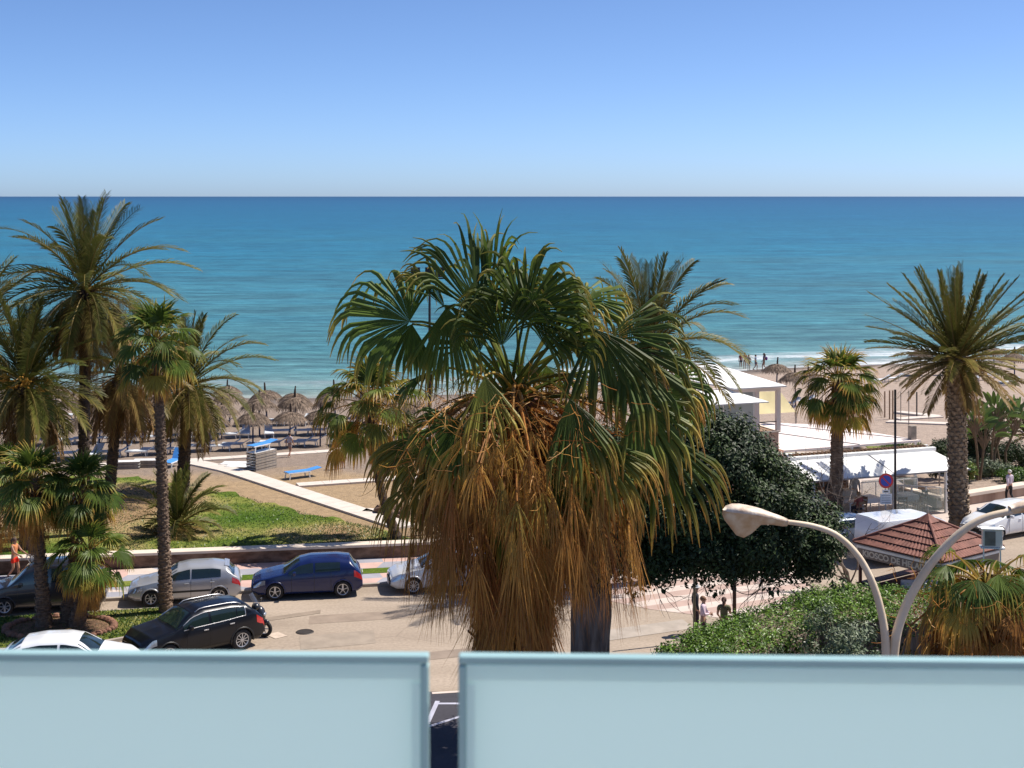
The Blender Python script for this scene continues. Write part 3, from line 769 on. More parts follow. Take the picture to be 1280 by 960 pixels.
def frond(mb, base, az, el, L, r, dry=0, grav=.6, n=14, lf=.5, pairs=34, vlift=.35, wid=.020, twist=0.0):
    d = Vector((math.cos(az)*math.cos(el), math.sin(az)*math.cos(el), math.sin(el)))
    p = Vector(base); pts = [p.copy()]; ds = [d.copy()]
    for i in range(n):
        t = (i+1)/n
        d = (d+Vector((0, 0, -1))*grav*(.25+1.1*t)/n*1.5).normalized()
        p = p+d*(L/n); pts.append(p.copy()); ds.append(d.copy())
    rnd = r.random()
    mb.tube(pts, [.035*(1-.85*i/n)+.004 for i in range(n+1)], 4, c=(min(1, dry+.35), rnd))
    side0 = Vector((-math.sin(az), math.cos(az), 0))
    side0 = (Matrix.Rotation(r.uniform(-.5, .5)+twist, 3, ds[0]) @ side0)
    V, Fc, C = [], [], []
    for k in range(pairs):
        t = .12+.88*(k+.5)/pairs; f = t*n; i = min(n-1, int(f)); q = pts[i].lerp(pts[i+1], f-i); dd = ds[i].lerp(ds[i+1], f-i).normalized()
        s = (side0-dd*side0.dot(dd)).normalized(); nn = s.cross(dd)
        if nn.z < 0: nn = -nn
        ll = lf*(.35+.9*math.sin(PI*min(1, .12+t*.80))**.7)*r.uniform(.85, 1.1)
        fw = .75+.9*t
        for sg in (-1, 1):
            ld = (dd*fw+s*sg+nn*(vlift+r.uniform(-.25, .25))).normalized()
            m_ = q+ld*ll*.55; e = q+ld*ll+Vector((0, 0, -1))*ll*(.10+.25*dry)
            wv = nn.cross(ld)
            wv = (nn*.5+wv*.8).normalized()*wid
            a = len(V)
            V += [q-wv*.6, q+wv*.6, m_+wv, m_-wv, e]
            Fc += [(a, a+1, a+2, a+3), (a+3, a+2, a+4)]
            x = min(1, dry+r.uniform(0, .12)); g_ = min(1, rnd*.6+r.random()*.4)
            C += [(x, g_)]*4+[(min(1, x+.3), g_)]
    mb.add([tuple(v) for v in V], Fc, C)

def date_palm(name, label, base, heart, trad, L, r, nf=60, emin=-35, grav=.7, lf=.5, pairs=34, fruit=False, hang=6, wid=.02, style='dark', group='palm trees', power=1.0, dry0=.05, bend=0.0, trad_top=None):
    base = Vector(base); t = thing(name, label, 'palm tree', base, 0, group)
    h = Vector(heart)-base; tp = trad_top or trad*.9
    mid = h*.5+Vector((bend, 0, 0))
    mb = MB(); pts = [(0, 0, -.3), (h.x*.05, h.y*.05, .3), tuple(h*.25+Vector((bend*.7, 0, 0))), tuple(mid), tuple(h*.8+Vector((bend*.5, 0, 0))), tuple(h*1.0)]
    rad = [trad*1.35, trad*1.1, trad, trad*.95, tp, tp*1.05]
    if h.z > 1.6:
        trunk_mesh(mb, pts, rad, 14, .06, r)
        if style == 'scar': scars(mb, pts[1:], rad[1:], r, 9, .19, .22, .11); mat = [M['scale']]
        else: scars(mb, pts[1:], rad[1:], r, 8, .2, .17, .05); mat = [M['trunk_dark'] if style == 'dark' else M['trunk']]
        # cut leaf bases under the crown
        for k in range(60):
            a = r.random()*2*PI; z = h.z-r.random()*1.1; o = Vector((math.cos(a), math.sin(a), .7))
            p = Vector((h.x, h.y, z))+Vector((o.x, o.y, 0))*tp*.8; mb.bar(p, p+o*r.uniform(.15, .4), .07, .03)
        mb.build('trunk', mat, t)
    cr = MB(); ga = 2.39996
    for i in range(nf):
        u = i/(nf-1); el = R(86)-(R(86)-R(emin))*(u**power); az = i*ga+r.uniform(-.3, .3)
        ll = L*(.72+.34*math.sin(PI*min(1, u*1.1+.12)))*r.uniform(.9, 1.08)
        dry = dry0+(.12 if u > .6 else 0)+(.35*(u-.8)/.2 if u > .8 else 0)+r.uniform(0, .12)
        b = h+Vector((math.cos(az), math.sin(az), 0))*tp*.5*u+Vector((0, 0, .25-.35*u))
        frond(cr, b, az, el, ll, r, min(.8, dry), grav*(.5+.8*u)*r.uniform(.8, 1.2), lf=lf, pairs=pairs, wid=wid)
    cr.build('crown', M['date'], t)
    if hang:
        dm = MB()
        for i in range(hang):
            az = r.random()*2*PI
            frond(dm, h+Vector((math.cos(az), math.sin(az), 0))*tp*.8+Vector((0, 0, -.3)), az, R(r.uniform(-60, -25)), L*r.uniform(.6, .85), r, .75, 1.6, lf=lf*.8, pairs=pairs-6, wid=wid)
        dm.build('dead_fronds', M['date'], t)
    if fruit:
        fm = MB()
        for i in range(9):
            fm = MB(); az = r.random()*2*PI; c = h+Vector((math.cos(az)*.9, math.sin(az)*.9, r.uniform(-.6, .5)))
            fm.tube([h+Vector((0, 0, .1)), (h+c)/2+Vector((0, 0, .25)), c], [.03, .02, .015], 4)
            for k in range(70):
                q = c+rv(r, .09)+Vector((0, 0, -.08)); fm.ball(q, .045, 5, 3)
            fm.build('fruit_cluster', M['fruit'], t)
    return t
def fan_palm(name, label, base, heart, trad, r, nleaf=34, plen=.9, Rr=.95, nskirt=18, skirt_len=1.6, group='palm trees', bend=0, nseg=22, tip=.35, mat='trunk', emin=-40, emax=80, dry0=0.0, droop=.45, scarred=True, trad_top=None, spread=3.5):
    base = Vector(base); t = thing(name, label, 'palm tree', base, 0, group)
    h = Vector(heart)-base; tp = trad_top or trad*.8
    mb = MB(); pts = [(0, 0, -.3), (0, 0, .25), tuple(h*.3+Vector((bend*.8, 0, 0))), tuple(h*.65+Vector((bend, 0, 0))), tuple(h)]
    rad = [trad*1.6, trad*1.3, trad, trad*.92, tp]
    trunk_mesh(mb, pts, rad, 14, .07, r)
    if scarred: scars(mb, pts[1:], rad[1:], r, 8, .15, .12, .05)
    mb.build('trunk', M[mat], t)
    cr = MB(); ga = 2.39996
    for i in range(nleaf):
        u = i/(nleaf-1); el = R(emax)-(R(emax)-R(emin))*u; az = i*ga+r.uniform(-.35, .35)
        fan_leaf(cr, h+Vector((0, 0, -.25*u)), az, el, plen*r.uniform(.75, 1.15)*(.6+.5*min(1, u*2)), Rr*r.uniform(.85, 1.1), r, dry=dry0+r.uniform(0, .12)+(.25 if u > .85 else 0), tip=tip+(.25 if u > .6 else 0), droop=droop*(.5+u), nseg=nseg, fold=.15*r.random(), spread=spread)
    cr.build('crown', M['fan'], t)
    if nskirt:
        sk = MB()
        for i in range(nskirt):
            u = r.random(); az = r.random()*2*PI
            p = h+Vector((math.cos(az), math.sin(az), 0))*tp*.7+Vector((0, 0, -.15-u*skirt_len))
            skirt_leaf(sk, p, az, Rr*r.uniform(.7, .95), r, plen*r.uniform(.35, .7)*(1-.5*u), dry=.75, nseg=14)
        sk.build('dead_leaf_skirt', M['fan'], t)
    return t
def rel(b, x, y, d): return PX(x, y, d)

r1 = random.Random(21)
# A: tall date palm, left
b = TP(104, 655); b.y = 63
b = Vector((PX(104, 0, 63).x, 63, terr(PX(104, 0, 63).x, 63)))
date_palm('date_palm', 'tallest date palm at left, slim dark trunk, round crown reaching the horizon', b, PX(107, 366, 63), .24, 4.45, r1, nf=78, emin=-55, grav=1.15, lf=.6, pairs=40, hang=14, wid=.023, fruit=False, dry0=.1)
# far left date palm with orange fruit
x0 = PX(30, 0, 60).x
date_palm('date_palm', 'bushy date palm with hanging orange fruit at the far left edge', (x0, 60.5, terr(x0, 60.5)), PX(32, 482, 60.5), .32, 3.9, r1, nf=70, emin=-50, grav=.9, lf=.6, pairs=38, fruit=True, hang=12, wid=.023, dry0=.05)
x0 = PX(-42, 0, 66).x
date_palm('date_palm', 'date palm cut by the left edge, only its fronds showing', (x0, 66, terr(x0, 66)), PX(-42, 420, 66), .3, 4.2, r1, nf=60, emin=-50, hang=10, lf=.6, wid=.023, dry0=.15)
# brown drooping date palm between tall palm and fan palm
x0 = PX(150, 0, 72).x
date_palm('date_palm', 'date palm with mostly brown drooping fronds behind the slim fan palm trunk', (x0, 70, terr(x0, 70)), PX(150, 470, 70), .25, 3.9, r1, nf=46, emin=-70, grav=1.1, lf=.55, hang=30, wid=.023, dry0=.35)
# C: date palm right of it
b = TP(228, 652); x0 = PX(228, 0, 72).x
date_palm('date_palm', 'date palm whose arching green fronds reach over the thatched parasols', (x0, 72, terr(x0, 72)), PX(235, 485, 72), .29, 4.1, r1, nf=60, emin=-48, grav=1.25, lf=.56, pairs=38, hang=9, wid=.023, dry0=.1)
# G: low date palm clump on the lawn
b = TP(222, 668)
date_palm('young_date_palm', 'low trunkless date palm clump growing on the lawn', b, b+Vector((0, 0, .35)), .2, 2.5, r1, nf=40, emin=-2, grav=1.0, lf=.42, pairs=32, hang=0, wid=.022, dry0=.06)
# J: date palm behind the big fan palm
x0 = PX(808, 0, 57).x
date_palm('date_palm', 'date palm whose crown shows to the right behind the big shaggy fan palm', (x0, 57, terr(x0, 57)), PX(812, 440, 57), .3, 4.3, r1, nf=60, emin=-45, grav=1.15, lf=.56, pairs=40, hang=10, wid=.023, dry0=.15)
# L: stiff date palm, right
b = GP(1199, 657, .12)
date_palm('date_palm', 'stout date palm with stiff upright fronds and thick scarred trunk at right', b, PX(1196, 450, b.y), .40, 4.6, random.Random(5), nf=92, emin=-28, grav=.30, lf=.46, pairs=44, hang=3, wid=.027, style='scar', dry0=.14, power=.85, bend=-.05, trad_top=.36)
# fan palms
r2 = random.Random(99)
b = GP(207, 765, .13)
fan_palm('fan_palm', 'slender tall fan palm at the tip of the grass island, crossing the silver car', b, PX(195, 425, b.y), .19, r2, nleaf=36, plen=1.2, Rr=1.0, nskirt=20, skirt_len=1.4, dry0=.05, bend=.04, emin=-45, emax=84, mat='trunk')
b = GP(55, 783, .13)
fan_palm('fan_palm', 'fan palm on the grass island standing right in front of the dark parked van', b, PX(42, 600, b.y), .21, r2, nleaf=36, plen=.95, Rr=1.0, nskirt=40, skirt_len=1.5, dry0=.1, tip=.5, bend=.02, mat='trunk', emin=-50)
b = GP(84, 778, .13)
fan_palm('fan_palm', 'fan palm standing left of the stubby one inside the stone ring on the island', b, PX(103, 605, b.y), .19, r2, nleaf=34, plen=.95, Rr=.95, nskirt=30, skirt_len=2.6, dry0=.04, mat='trunk', emin=-45)
b = GP(97, 783, .13)
fan_palm('fan_palm', 'shortest stubby fan palm on the island with a brown skirt and bright green fans', b, PX(112, 688, b.y-.3), .22, r2, nleaf=26, plen=.9, Rr=.9, nskirt=34, skirt_len=1.4, dry0=.06, mat='trunk', emin=-40)
x0 = PX(8, 0, 53.5).x
fan_palm('fan_palm', 'fan palm at the left edge, its brown skirt hanging above the woman in red', (x0, 57.6, .12), PX(8, 585, 57.6), .22, r2, nleaf=30, plen=.85, Rr=.9, nskirt=50, skirt_len=2.7, mat='trunk')
# H: leaning fan palm
x0 = PX(492, 0, 61).x
fan_palm('fan_palm', 'leaning fan palm with a thin curved trunk just left of the big shaggy palm', (x0, 62.2, .4), PX(462, 505, 62.2), .19, r2, nleaf=34, plen=1.7, Rr=1.4, nskirt=16, skirt_len=.8, bend=-.25, tip=.6, droop=.8, mat='trunk_dark', scarred=False, dry0=.16)
# K: small fan palm before the cafe
b = GP(1044, 668, .1)
fan_palm('fan_palm', 'sturdy fan palm with a small golden crown in front of the white cafe awning', b, PX(1048, 476, b.y), .28, r2, nleaf=50, plen=1.3, Rr=1.15, nskirt=30, skirt_len=.8, tip=.7, droop=.45, mat='trunk', emin=-50, emax=80, trad_top=.27, dry0=.12, nseg=20, spread=2.8)
# ---- I: the big shaggy palm, 21 m away ----
r3 = random.Random(3)
D = 21.0; base = Vector((PX(640, 0, D).x, D, 0)); heart = PX(642, 500, D)-base
t = thing('fan_palm', 'big shaggy central fan palm with a long golden brown skirt of dead leaves', 'palm tree', base, 0, 'palm trees')
tm = MB(); trunk_mesh(tm, [(0, 0, -.2), (0, 0, .5), (0.0, 0, 5), (-.05, 0, 8.5), (-.06, 0, 10.8), tuple(heart)], [.5, .42, .36, .34, .36, .30], 18, .07, r3)
for k in range(260):
    a = r3.random()*2*PI; z = r3.uniform(8, heart.z-.1); o = Vector((math.cos(a), math.sin(a), .9)); p = Vector((-.05, 0, z))+Vector((o.x, o.y, 0))*.30
    tm.bar(p, p+o*r3.uniform(.12, .35), .07, .025)
tm.build('trunk', M['trunk_red'], t)
def P3(x, y, dd=0): return PX(x, y, D+dd)-base
cr = MB()
def lf(hub, ax, face=(0, -1, 0), R_=1.2, droop=.5, dry=0, tip=.5, spread=3.4, nseg=38, fold=.1, sag=.1, start=None, dy=0, split=.64):
    hb = P3(hub[0], hub[1], dy); st = start or heart+Vector((r3.uniform(-.12, .12), 0, r3.uniform(-.1, .15)))
    petiole(cr, st, hb, sag, .034, .016, dry+.22, r3, 8)
    a = Vector((ax[0], ax[1] if len(ax) > 2 else 0, -ax[-1]))
    blade(cr, hb, a, Vector(face), R_, r3, nseg, spread, droop, dry, tip, split=split, fold=fold, hook=2.6)
# upright leaves   (hub px), axis (dx, dydepth, dypx) in picture directions, y down
lf((600, 398), (-.42, .1, -1), (.75, -.6, .2), 1.75, .35, .03, .45, 1.5, 24, split=.66)
lf((612, 405), (.03, .2, -1), (-.9, -.45, .1), 1.7, .4, .06, .4, 1.2, 20, dy=.3, split=.72)
lf((655, 400), (.05, 0, -1), (0, -1, .25), 1.22, .75, .0, .45, 3.0, 44, dy=-.35, split=.74)
lf((663, 402), (.75, .1, -.65), (-.3, -1, .1), 1.2, .95, .03, .6, 3.0, 40, dy=-.2, split=.70)
lf((700, 392), (.6, .4, -.7), (-.5, -.8, .4), 1.0, .9, .1, .6, 2.2, 24, dy=.5)
lf((645, 385), (.15, .5, -1), (0, -.8, .5), 1.05, .5, .02, .3, 2.0, 24, dy=.7)
lf((628, 432), (-.12, -.2, -1), (.3, -1, .2), 1.15, .6, .03, .4, 1.8, 26, dy=-.3, split=.7)
lf((684, 436), (.35, -.1, -1), (-.3, -1, .2), 1.15, .6, .05, .5, 1.9, 26, dy=-.2, split=.7)
lf((600, 440), (-.5, .2, -1), (.2, -1, .2), 1.0, .7, .06, .5, 1.7, 24, dy=.2, split=.68)
# left leaves
lf((512, 402), (-1, .1, -.50), (.3, -.9, .55), 1.45, .55, .05, .5, 3.1, 38, sag=.3, dy=-.1, split=.6)
lf((515, 405), (-.3, -.1, 1), (0, -1, .1), .85, .5, .05, .5, 1.8, 18, sag=.3)
lf((556, 385), (-.55, 0, -.9), (.8, -.5, .2), .95, .5, .08, .5, .9, 12, sag=.4, split=.75)
lf((558, 384), (.1, -.1, 1), (0, -1, .3), 1.35, .3, .06, .6, 1.5, 26, sag=.45, dy=-.1)
# right leaves
lf((762, 425), (1, 0, -.62), (-.2, -.6, .9), 1.35, .55, .02, .5, 1.2, 18, sag=.3, split=.72)
lf((745, 412), (.35, -.2, 1), (0, -1, .3), 1.45, .35, .06, .7, 1.9, 28, sag=.35, dy=-.4)
lf((778, 440), (.9, -.3, .5), (-.2, -.8, .7), 1.5, .7, .06, .7, 2.4, 34, sag=.3, dy=-.3)
lf((838, 478), (1, .0, .45), (0, -.8, .7), 1.0, .8, .02, .6, 3.0, 36, sag=.3, dy=0)
lf((730, 380), (.8, .3, -.5), (-.3, -.7, .6), 1.05, 1.0, .12, .7, 2.6, 28, sag=.2, dy=.6)
# front drooping leaves
lf((606, 470), (.15, -.35, 1), (0, -1, .3), 1.25, .3, .26, .6, 1.25, 24, sag=.2, dy=-.9)
lf((712, 498), (.25, -.3, 1), (0, -1, .4), 1.4, .35, .08, .7, 1.4, 26, sag=.3, dy=-1.0)
lf((572, 525), (-.2, -.3, .6), (.1, -1, .4), 1.0, .4, .02, .7, 3.6, 38, sag=.2, dy=-.9)
lf((745, 550), (.6, -.3, 1), (-.1, -1, .3), 1.25, .3, .15, .8, 1.7, 30, sag=.3, dy=-.8)
lf((690, 590), (.5, -.2, 1), (0, -1, .3), 1.05, .2, .12, .8, 1.3, 24, sag=.2, dy=-.9)
lf((818, 540), (.3, 0, 1), (0, -1, .3), 1.7, .3, .05, .8, 1.9, 32, sag=.3, dy=-.1)
lf((530, 545), (-.45, .1, 1), (.1, -1, .4), 1.2, .5, .2, .8, 2.2, 30, sag=.3, dy=-.2)
lf((795, 500), (.7, -.1, .7), (0, -1, .5), 1.4, .6, .12, .8, 2.5, 32, sag=.3, dy=-.6)
for i in range(36):
    az = i*2.39996
    if i % 6 == 0 and math.sin(az) > 0: fan_leaf(cr, heart, az, R(r3.uniform(15, 50)), r3.uniform(1.0, 1.4), r3.uniform(1.0, 1.25), r3, r3.uniform(.05, .2), .6, .8, 30, 2.4, drop=.6); continue
    if i % 3 == 1: continue
    fan_leaf(cr, heart+Vector((0, 0, -.3)), az, R(r3.uniform(-50, -5)), r3.uniform(.7, 1.15)*(1.25 if math.cos(az) > .2 else 1), r3.uniform(.95, 1.25), r3, r3.choice([.1, .35, .5, .65])+r3.uniform(0, .1), .7, .9, 28, 2.0, drop=1.5)
for hx, hy, ax_, dy_ in ((520, 600, -.35, -.6), (560, 585, -.2, -1.0), (600, 560, .0, -1.1), (660, 575, .1, -1.1), (720, 560, .3, -.9), (755, 575, .25, -.5), (535, 560, -.4, -.3), (800, 560, .4, .2), (640, 545, 0, -1.2), (585, 540, -.2, -1.1)):
    lf((hx, hy), (ax_, -.1, 1), (.1*ax_, -1, .2), r3.uniform(1.15, 1.45), .3, r3.uniform(.35, .6), .6, r3.uniform(1.3, 1.9), 26, sag=.35, dy=dy_, split=.4)
cr.build('crown', M['fan'], t)
# dead golden skirt, wide under the crown and narrowing downwards
sk = MB()
for i in range(330):
    az = r3.random()*2*PI; z = r3.uniform(-4.3, -.2); u = -z/4.3
    ro = .3
    p = Vector((heart.x+math.cos(az)*ro, math.sin(az)*ro, heart.z+z))
    wide = (1.35 if u < .3 else max(.12, 1.35-1.25*(u-.3)/.2))*(1.0+.12*math.cos(az))
    sp_ = r3.uniform(.6, 1.3)
    skirt_leaf(sk, p, az, r3.uniform(1.0, 1.45), r3, max(.15, wide*r3.uniform(.45, 1.05)), spread=sp_, nseg=16, out=1.0, dry=r3.uniform(.66, 1.0))
for i in range(95):
    az = r3.random()*2*PI; z = r3.uniform(-.75, .12); p = Vector((heart.x+math.cos(az)*.28, math.sin(az)*.28, heart.z+z))
    skirt_leaf(sk, p, az, r3.uniform(.5, .85), r3, r3.uniform(.5, 1.5), spread=r3.uniform(.8, 2.0), nseg=14, out=2.2, dry=r3.uniform(.5, .95))
sk.build('dead_leaf_skirt', M['fan'], t)
# curly fibres and bare fruit stalks through the crown
fb = MB()
for i in range(620):
    az = r3.random()*2*PI; p = heart+Vector((math.cos(az), math.sin(az), 0))*r3.uniform(.2, 1.9)+Vector((0, 0, r3.uniform(-.9, .25)))
    d = rv(r3).normalized(); pts = [p]
    for k in range(6):
        d = (d+rv(r3, .45)+Vector((0, 0, -.12))).normalized(); p = p+d*r3.uniform(.06, .16); pts.append(p)
    fb.tube(pts, [.005, .005, .005, .004, .004, .003, .002], 3, c=(r3.choice([.7, .8, .95]), r3.random()), cap=False)
for i in range(26):
    az = r3.random()*2*PI; el = R(r3.uniform(-20, 40)); L = r3.uniform(1.4, 2.6)
    d = Vector((math.cos(az)*math.cos(el), math.sin(az)*math.cos(el), math.sin(el))); p = heart.copy(); pts = [p.copy()]
    for k in range(9):
        d = (d+Vector((0, 0, -.17))).normalized(); p = p+d*L/9; pts.append(p.copy())
    fb.tube(pts, [.018*(1-.09*k) for k in range(10)], 4, c=(.68, r3.random()), cap=False)
    for k in range(3, 10):
        for q in range(5):
            e = pts[k]+rv(r3, .12)+Vector((0, 0, -.12)); fb.tube([pts[k], (pts[k]+e)/2+rv(r3, .02), e], [.007, .005, .003], 3, c=(.75, r3.random()), cap=False)
fb.build('flower_stalks', M['fan'], t)
# ---- M: shaggy fan palm, bottom right, 27 m away ----
D2 = 28.0; base = Vector((PX(1232, 0, D2).x, D2, 0)); h = PX(1232, 736, D2)-base
t = thing('fan_palm', 'short shaggy fan palm with a wide dry skirt right of the lamp post', 'palm tree', base, 0, 'palm trees')
tm = MB(); trunk_mesh(tm, [(0, 0, -.2), (0, 0, .4), (0, 0, 4), tuple(h)], [.45, .38, .33, .3], 16, .07, r3); tm.build('trunk', M['trunk_red'], t)
cr = MB()
for i in range(52):
    az = i*2.39996; u = i/51; el = R(52-90*u)
    fan_leaf(cr, h, az, el, r3.uniform(.75, 1.25), r3.uniform(.8, 1.0), r3, (r3.uniform(.03, .2) if u < .25 else r3.uniform(.4, .95)), .8, .9, 28, 2.6, drop=1.1)
cr.build('crown', M['fan'], t)
sk = MB()
for i in range(200):
    az = r3.random()*2*PI; z = r3.uniform(-2.6, -.1); p = Vector((h.x+math.cos(az)*.3, h.y+math.sin(az)*.3, h.z+z))
    skirt_leaf(sk, p, az, r3.uniform(.85, 1.2), r3, r3.uniform(.5, 1.45), spread=r3.uniform(.6, 1.2), nseg=14, out=1.0, dry=r3.uniform(.55, .9))
for i in range(240):
    az = r3.random()*2*PI; p = h+Vector((math.cos(az), math.sin(az), 0))*r3.uniform(.3, 1.8)+Vector((0, 0, r3.uniform(-.9, .2)))
    d = rv(r3).normalized(); pts = [p]
    for k in range(6):
        d = (d+rv(r3, .4)+Vector((0, 0, -.1))).normalized(); p = p+d*r3.uniform(.07, .16); pts.append(p)
    sk.tube(pts, [.008, .008, .007, .007, .006, .005, .003], 3, c=(r3.choice([.62, .75, .9]), r3.random()), cap=False)
sk.build('dead_leaf_skirt', M['fan'], t)

# ================= leafy trees and hedges =================
def leafcloud(C, Nn, rs, count, spread, size, dry, ldry=.0, flat=.5, aspect=.5, seed=1, dirn=None, sag=0):
    """count leaves scattered round centres C; each leaf two quads folded on the midrib"""
    q = np.random.RandomState(seed); C = np.asarray(C, float); k = q.randint(0, len(C), count)
    sp = np.asarray(spread)[k][:, None] if hasattr(spread, '__len__') else spread
    d = q.normal(size=(count, 3)); d /= np.linalg.norm(d, axis=1)[:, None]
    p = C[k]+d*sp*(q.rand(count, 1)**.45)
    out = d*1.0+np.array([0, 0, .5])+q.normal(size=(count, 3))*.6
    if Nn is not None: out = out+np.asarray(Nn)[k]*.8
    nrm = out/np.linalg.norm(out, axis=1)[:, None]
    t = q.normal(size=(count, 3))+np.array([0, 0, -sag]); ax = t-nrm*(t*nrm).sum(1)[:, None]; ax /= np.linalg.norm(ax, axis=1)[:, None]
    sd = np.cross(ax, nrm); L = size*(.7+.6*q.rand(count, 1)); W = L*aspect/2
    a = p; b = p+ax*L; m = p+ax*L*.5
    V = np.stack([a, m-sd*W+nrm*W*.35, b, m+sd*W+nrm*W*.35], 1).reshape(-1, 3)
    i = np.arange(count)*4
    F1 = np.stack([i, i+1, i+2], 1); F2 = np.stack([i, i+2, i+3], 1)
    dr = np.clip(np.asarray(dry)[k]+q.normal(size=count)*.15, 0, 1) if hasattr(dry, '__len__') else np.clip(dry+q.normal(size=count)*.2, 0, 1)
    Cc = np.repeat(np.stack([dr, q.rand(count)], 1), 4, 0)
    return V, np.concatenate([F1, F2]).tolist(), Cc
def lobes_points(lobes, n, r, inner=.75):
    """cluster centres over and inside a union of ellipsoids"""
    out = []; nr = []
    wts = [l[3]*l[4] for l in lobes]
    while len(out) < n:
        l = r.choices(lobes, wts)[0]; d = rv(r).normalized(); s = r.uniform(inner, 1.0)
        p = Vector((l[0]+d.x*l[3]*s, l[1]+d.y*l[4]*s, l[2]+d.z*l[5]*s))
        if any(((p.x-m[0])/m[3])**2+((p.y-m[1])/m[4])**2+((p.z-m[2])/m[5])**2 < .5 for m in lobes if m is not l): continue
        out.append(tuple(p)); nr.append(tuple(d))
    return out, nr
r4 = random.Random(8)
# ficus tree
fb_ = Vector((PX(738, 0, 40).x, 40.0, 0)); t = thing('ficus_tree', 'broad dense dark green tree with a thick forked trunk behind the shaggy palm', 'tree', fb_)
X = lambda x, d=40: PX(x, 0, d).x-fb_.x
Z = lambda y, d=40: PX(0, y, d).z
lob = [(X(870), 0, Z(608), 2.6, 2.9, 2.1), (X(940), .2, Z(640), 2.1, 2.6, 1.75), (X(1000), 0, Z(668), 1.15, 1.8, 1.1), (X(775), .5, Z(620), 2.4, 2.8, 1.9), (X(670), 1, Z(630), 2.1, 2.4, 1.5), (X(820), -.8, Z(648), 2.2, 2.0, 1.3), (X(880), 0, Z(572), 1.7, 2.0, 1.2), (X(910), -.5, Z(664), 2.2, 2.0, .9)]
cs, ns = lobes_points(lob, 760, r4, .6)
V, F1, C1 = leafcloud(cs, ns, None, 130000, .42, .13, [r4.random()**1.5*.9 for _ in cs], seed=2, aspect=.5)
cr = MB().add(V, F1, C1)
# hanging fringe underneath
low = [(X(x), r4.uniform(-1.5, 1.5), Z(r4.uniform(698, 728))) for x in [r4.uniform(600, 1040) for _ in range(110)]]
V, F1, C1 = leafcloud(low, None, None, 2600, .28, .15, .3, seed=4, sag=1.5); cr.add(V, F1, C1)
cr.build('crown', M['ficus'], t)
tm = MB()
tm.tube([(0, 0, -.3), (.02, 0, .4), (.05, 0, 1.5), (.0, 0, 2.8), (0.02, 0, 3.7), (.05, 0, 4.6)], [.85, .66, .56, .52, .58, .55], 20)
for k in range(9):
    a = 2*PI*k/9+.3; tm.tube([(math.cos(a)*.75, math.sin(a)*.75, -.2), (math.cos(a)*.5, math.sin(a)*.5, .8), (math.cos(a)*.45, math.sin(a)*.45, 2.4), (math.cos(a+.2)*.42, math.sin(a+.2)*.42, 3.8)], [.2, .13, .11, .14], 8)
def limb(mb, p, d, L, rad, depth, r, gr=.0):
    pts = [Vector(p)]; n = 5; d = Vector(d).normalized()
    for k in range(n):
        d = (d+rv(r, .16)+Vector((0, 0, gr))).normalized(); pts.append(pts[-1]+d*L/n)
    mb.tube(pts, [rad*(1-.55*k/n) for k in range(n+1)], 7 if rad > .05 else 4, cap=False)
    if depth > 0:
        for k in range(r.choice([2, 3])):
            s = pts[r.choice([3, 4, 5])]; limb(mb, s, d+rv(r, .55)+Vector((0, 0, gr)), L*.68, rad*.5, depth-1, r, gr)
for d, L, rd in (((-1, 0, 1.1), 2.2, .36), ((1.2, .2, 1.2), 2.6, .34), ((.5, -.4, 1), 2.2, .28), ((-.6, .5, 1), 2, .25), ((.8, .5, .9), 2.6, .2)):
    limb(tm, (.02, 0, 4.3), d, L, rd, 3, r4, .10)
for k in range(40):
    limb(tm, (X(r4.uniform(700, 1000)), r4.uniform(-1.5, 1.5), Z(r4.uniform(700, 725))), (r4.uniform(-1, 1), r4.uniform(-.5, .5), -.5), .9, .014, 1, r4, -.05)
tm.build('trunk', M['bark'], t, smooth=True)
# clipped hedge
hp = [(4.15, 42.1), (9.6, 48.2), (12.6, 49.2), (16, 48.6), (21, 47.2), (22, 43.5), (12.2, 45.2), (9.6, 45.0), (7.2, 41.5), (5.2, 40.4)]
hc = (sum(p[0] for p in hp)/len(hp), sum(p[1] for p in hp)/len(hp))
t = thing('hedge', 'long clipped green hedge with a bright leafy top, between the tree and the kiosk', 'hedge', (hc[0], hc[1], 0))
core = MB().prism([(hc[0]*0+(p[0]-hc[0])*.93, (p[1]-hc[1])*.86) for p in hp], .05, 1.95)
core.build('branch_core', M['bark'], t)
cs, dr, nn_ = [], [], []  # leaf tones carry painted light: sunlit top, shaded sides
for _ in range(1500):
    while True:
        x, y = r4.uniform(4, 22), r4.uniform(40, 49.5)
        if inpoly(x, y, hp): break
    cs.append((x-hc[0], y-hc[1], 2.0+.10*math.sin(x*1.3)+r4.uniform(-.1, .1))); dr.append(min(1, .45+r4.random()*.6)); nn_.append((0, 0, 1))
for i in range(len(hp)):
    a, b_ = Vector((*hp[i], 0)), Vector((*hp[(i+1) % len(hp)], 0)); n = int((b_-a).length*26)
    e = (b_-a).normalized(); on = (-e.y, e.x, 0) if (Vector((-e.y, e.x))).dot(Vector((a.x-hc[0], a.y-hc[1]))) > 0 else (e.y, -e.x, 0)
    for k in range(n):
        p = a.lerp(b_, r4.random()); zz = r4.uniform(.1, 2.05); cs.append((p.x-hc[0], p.y-hc[1], zz)); dr.append(.0+r4.random()*.28); nn_.append(on)  # side leaves kept darker, the shade of the hedge faces put into their colour
V, F1, C1 = leafcloud(cs, nn_, None, 90000, .26, .105, dr, seed=5, aspect=.55)
MB().add(V, F1, C1).build('foliage', M['hedge'], t)
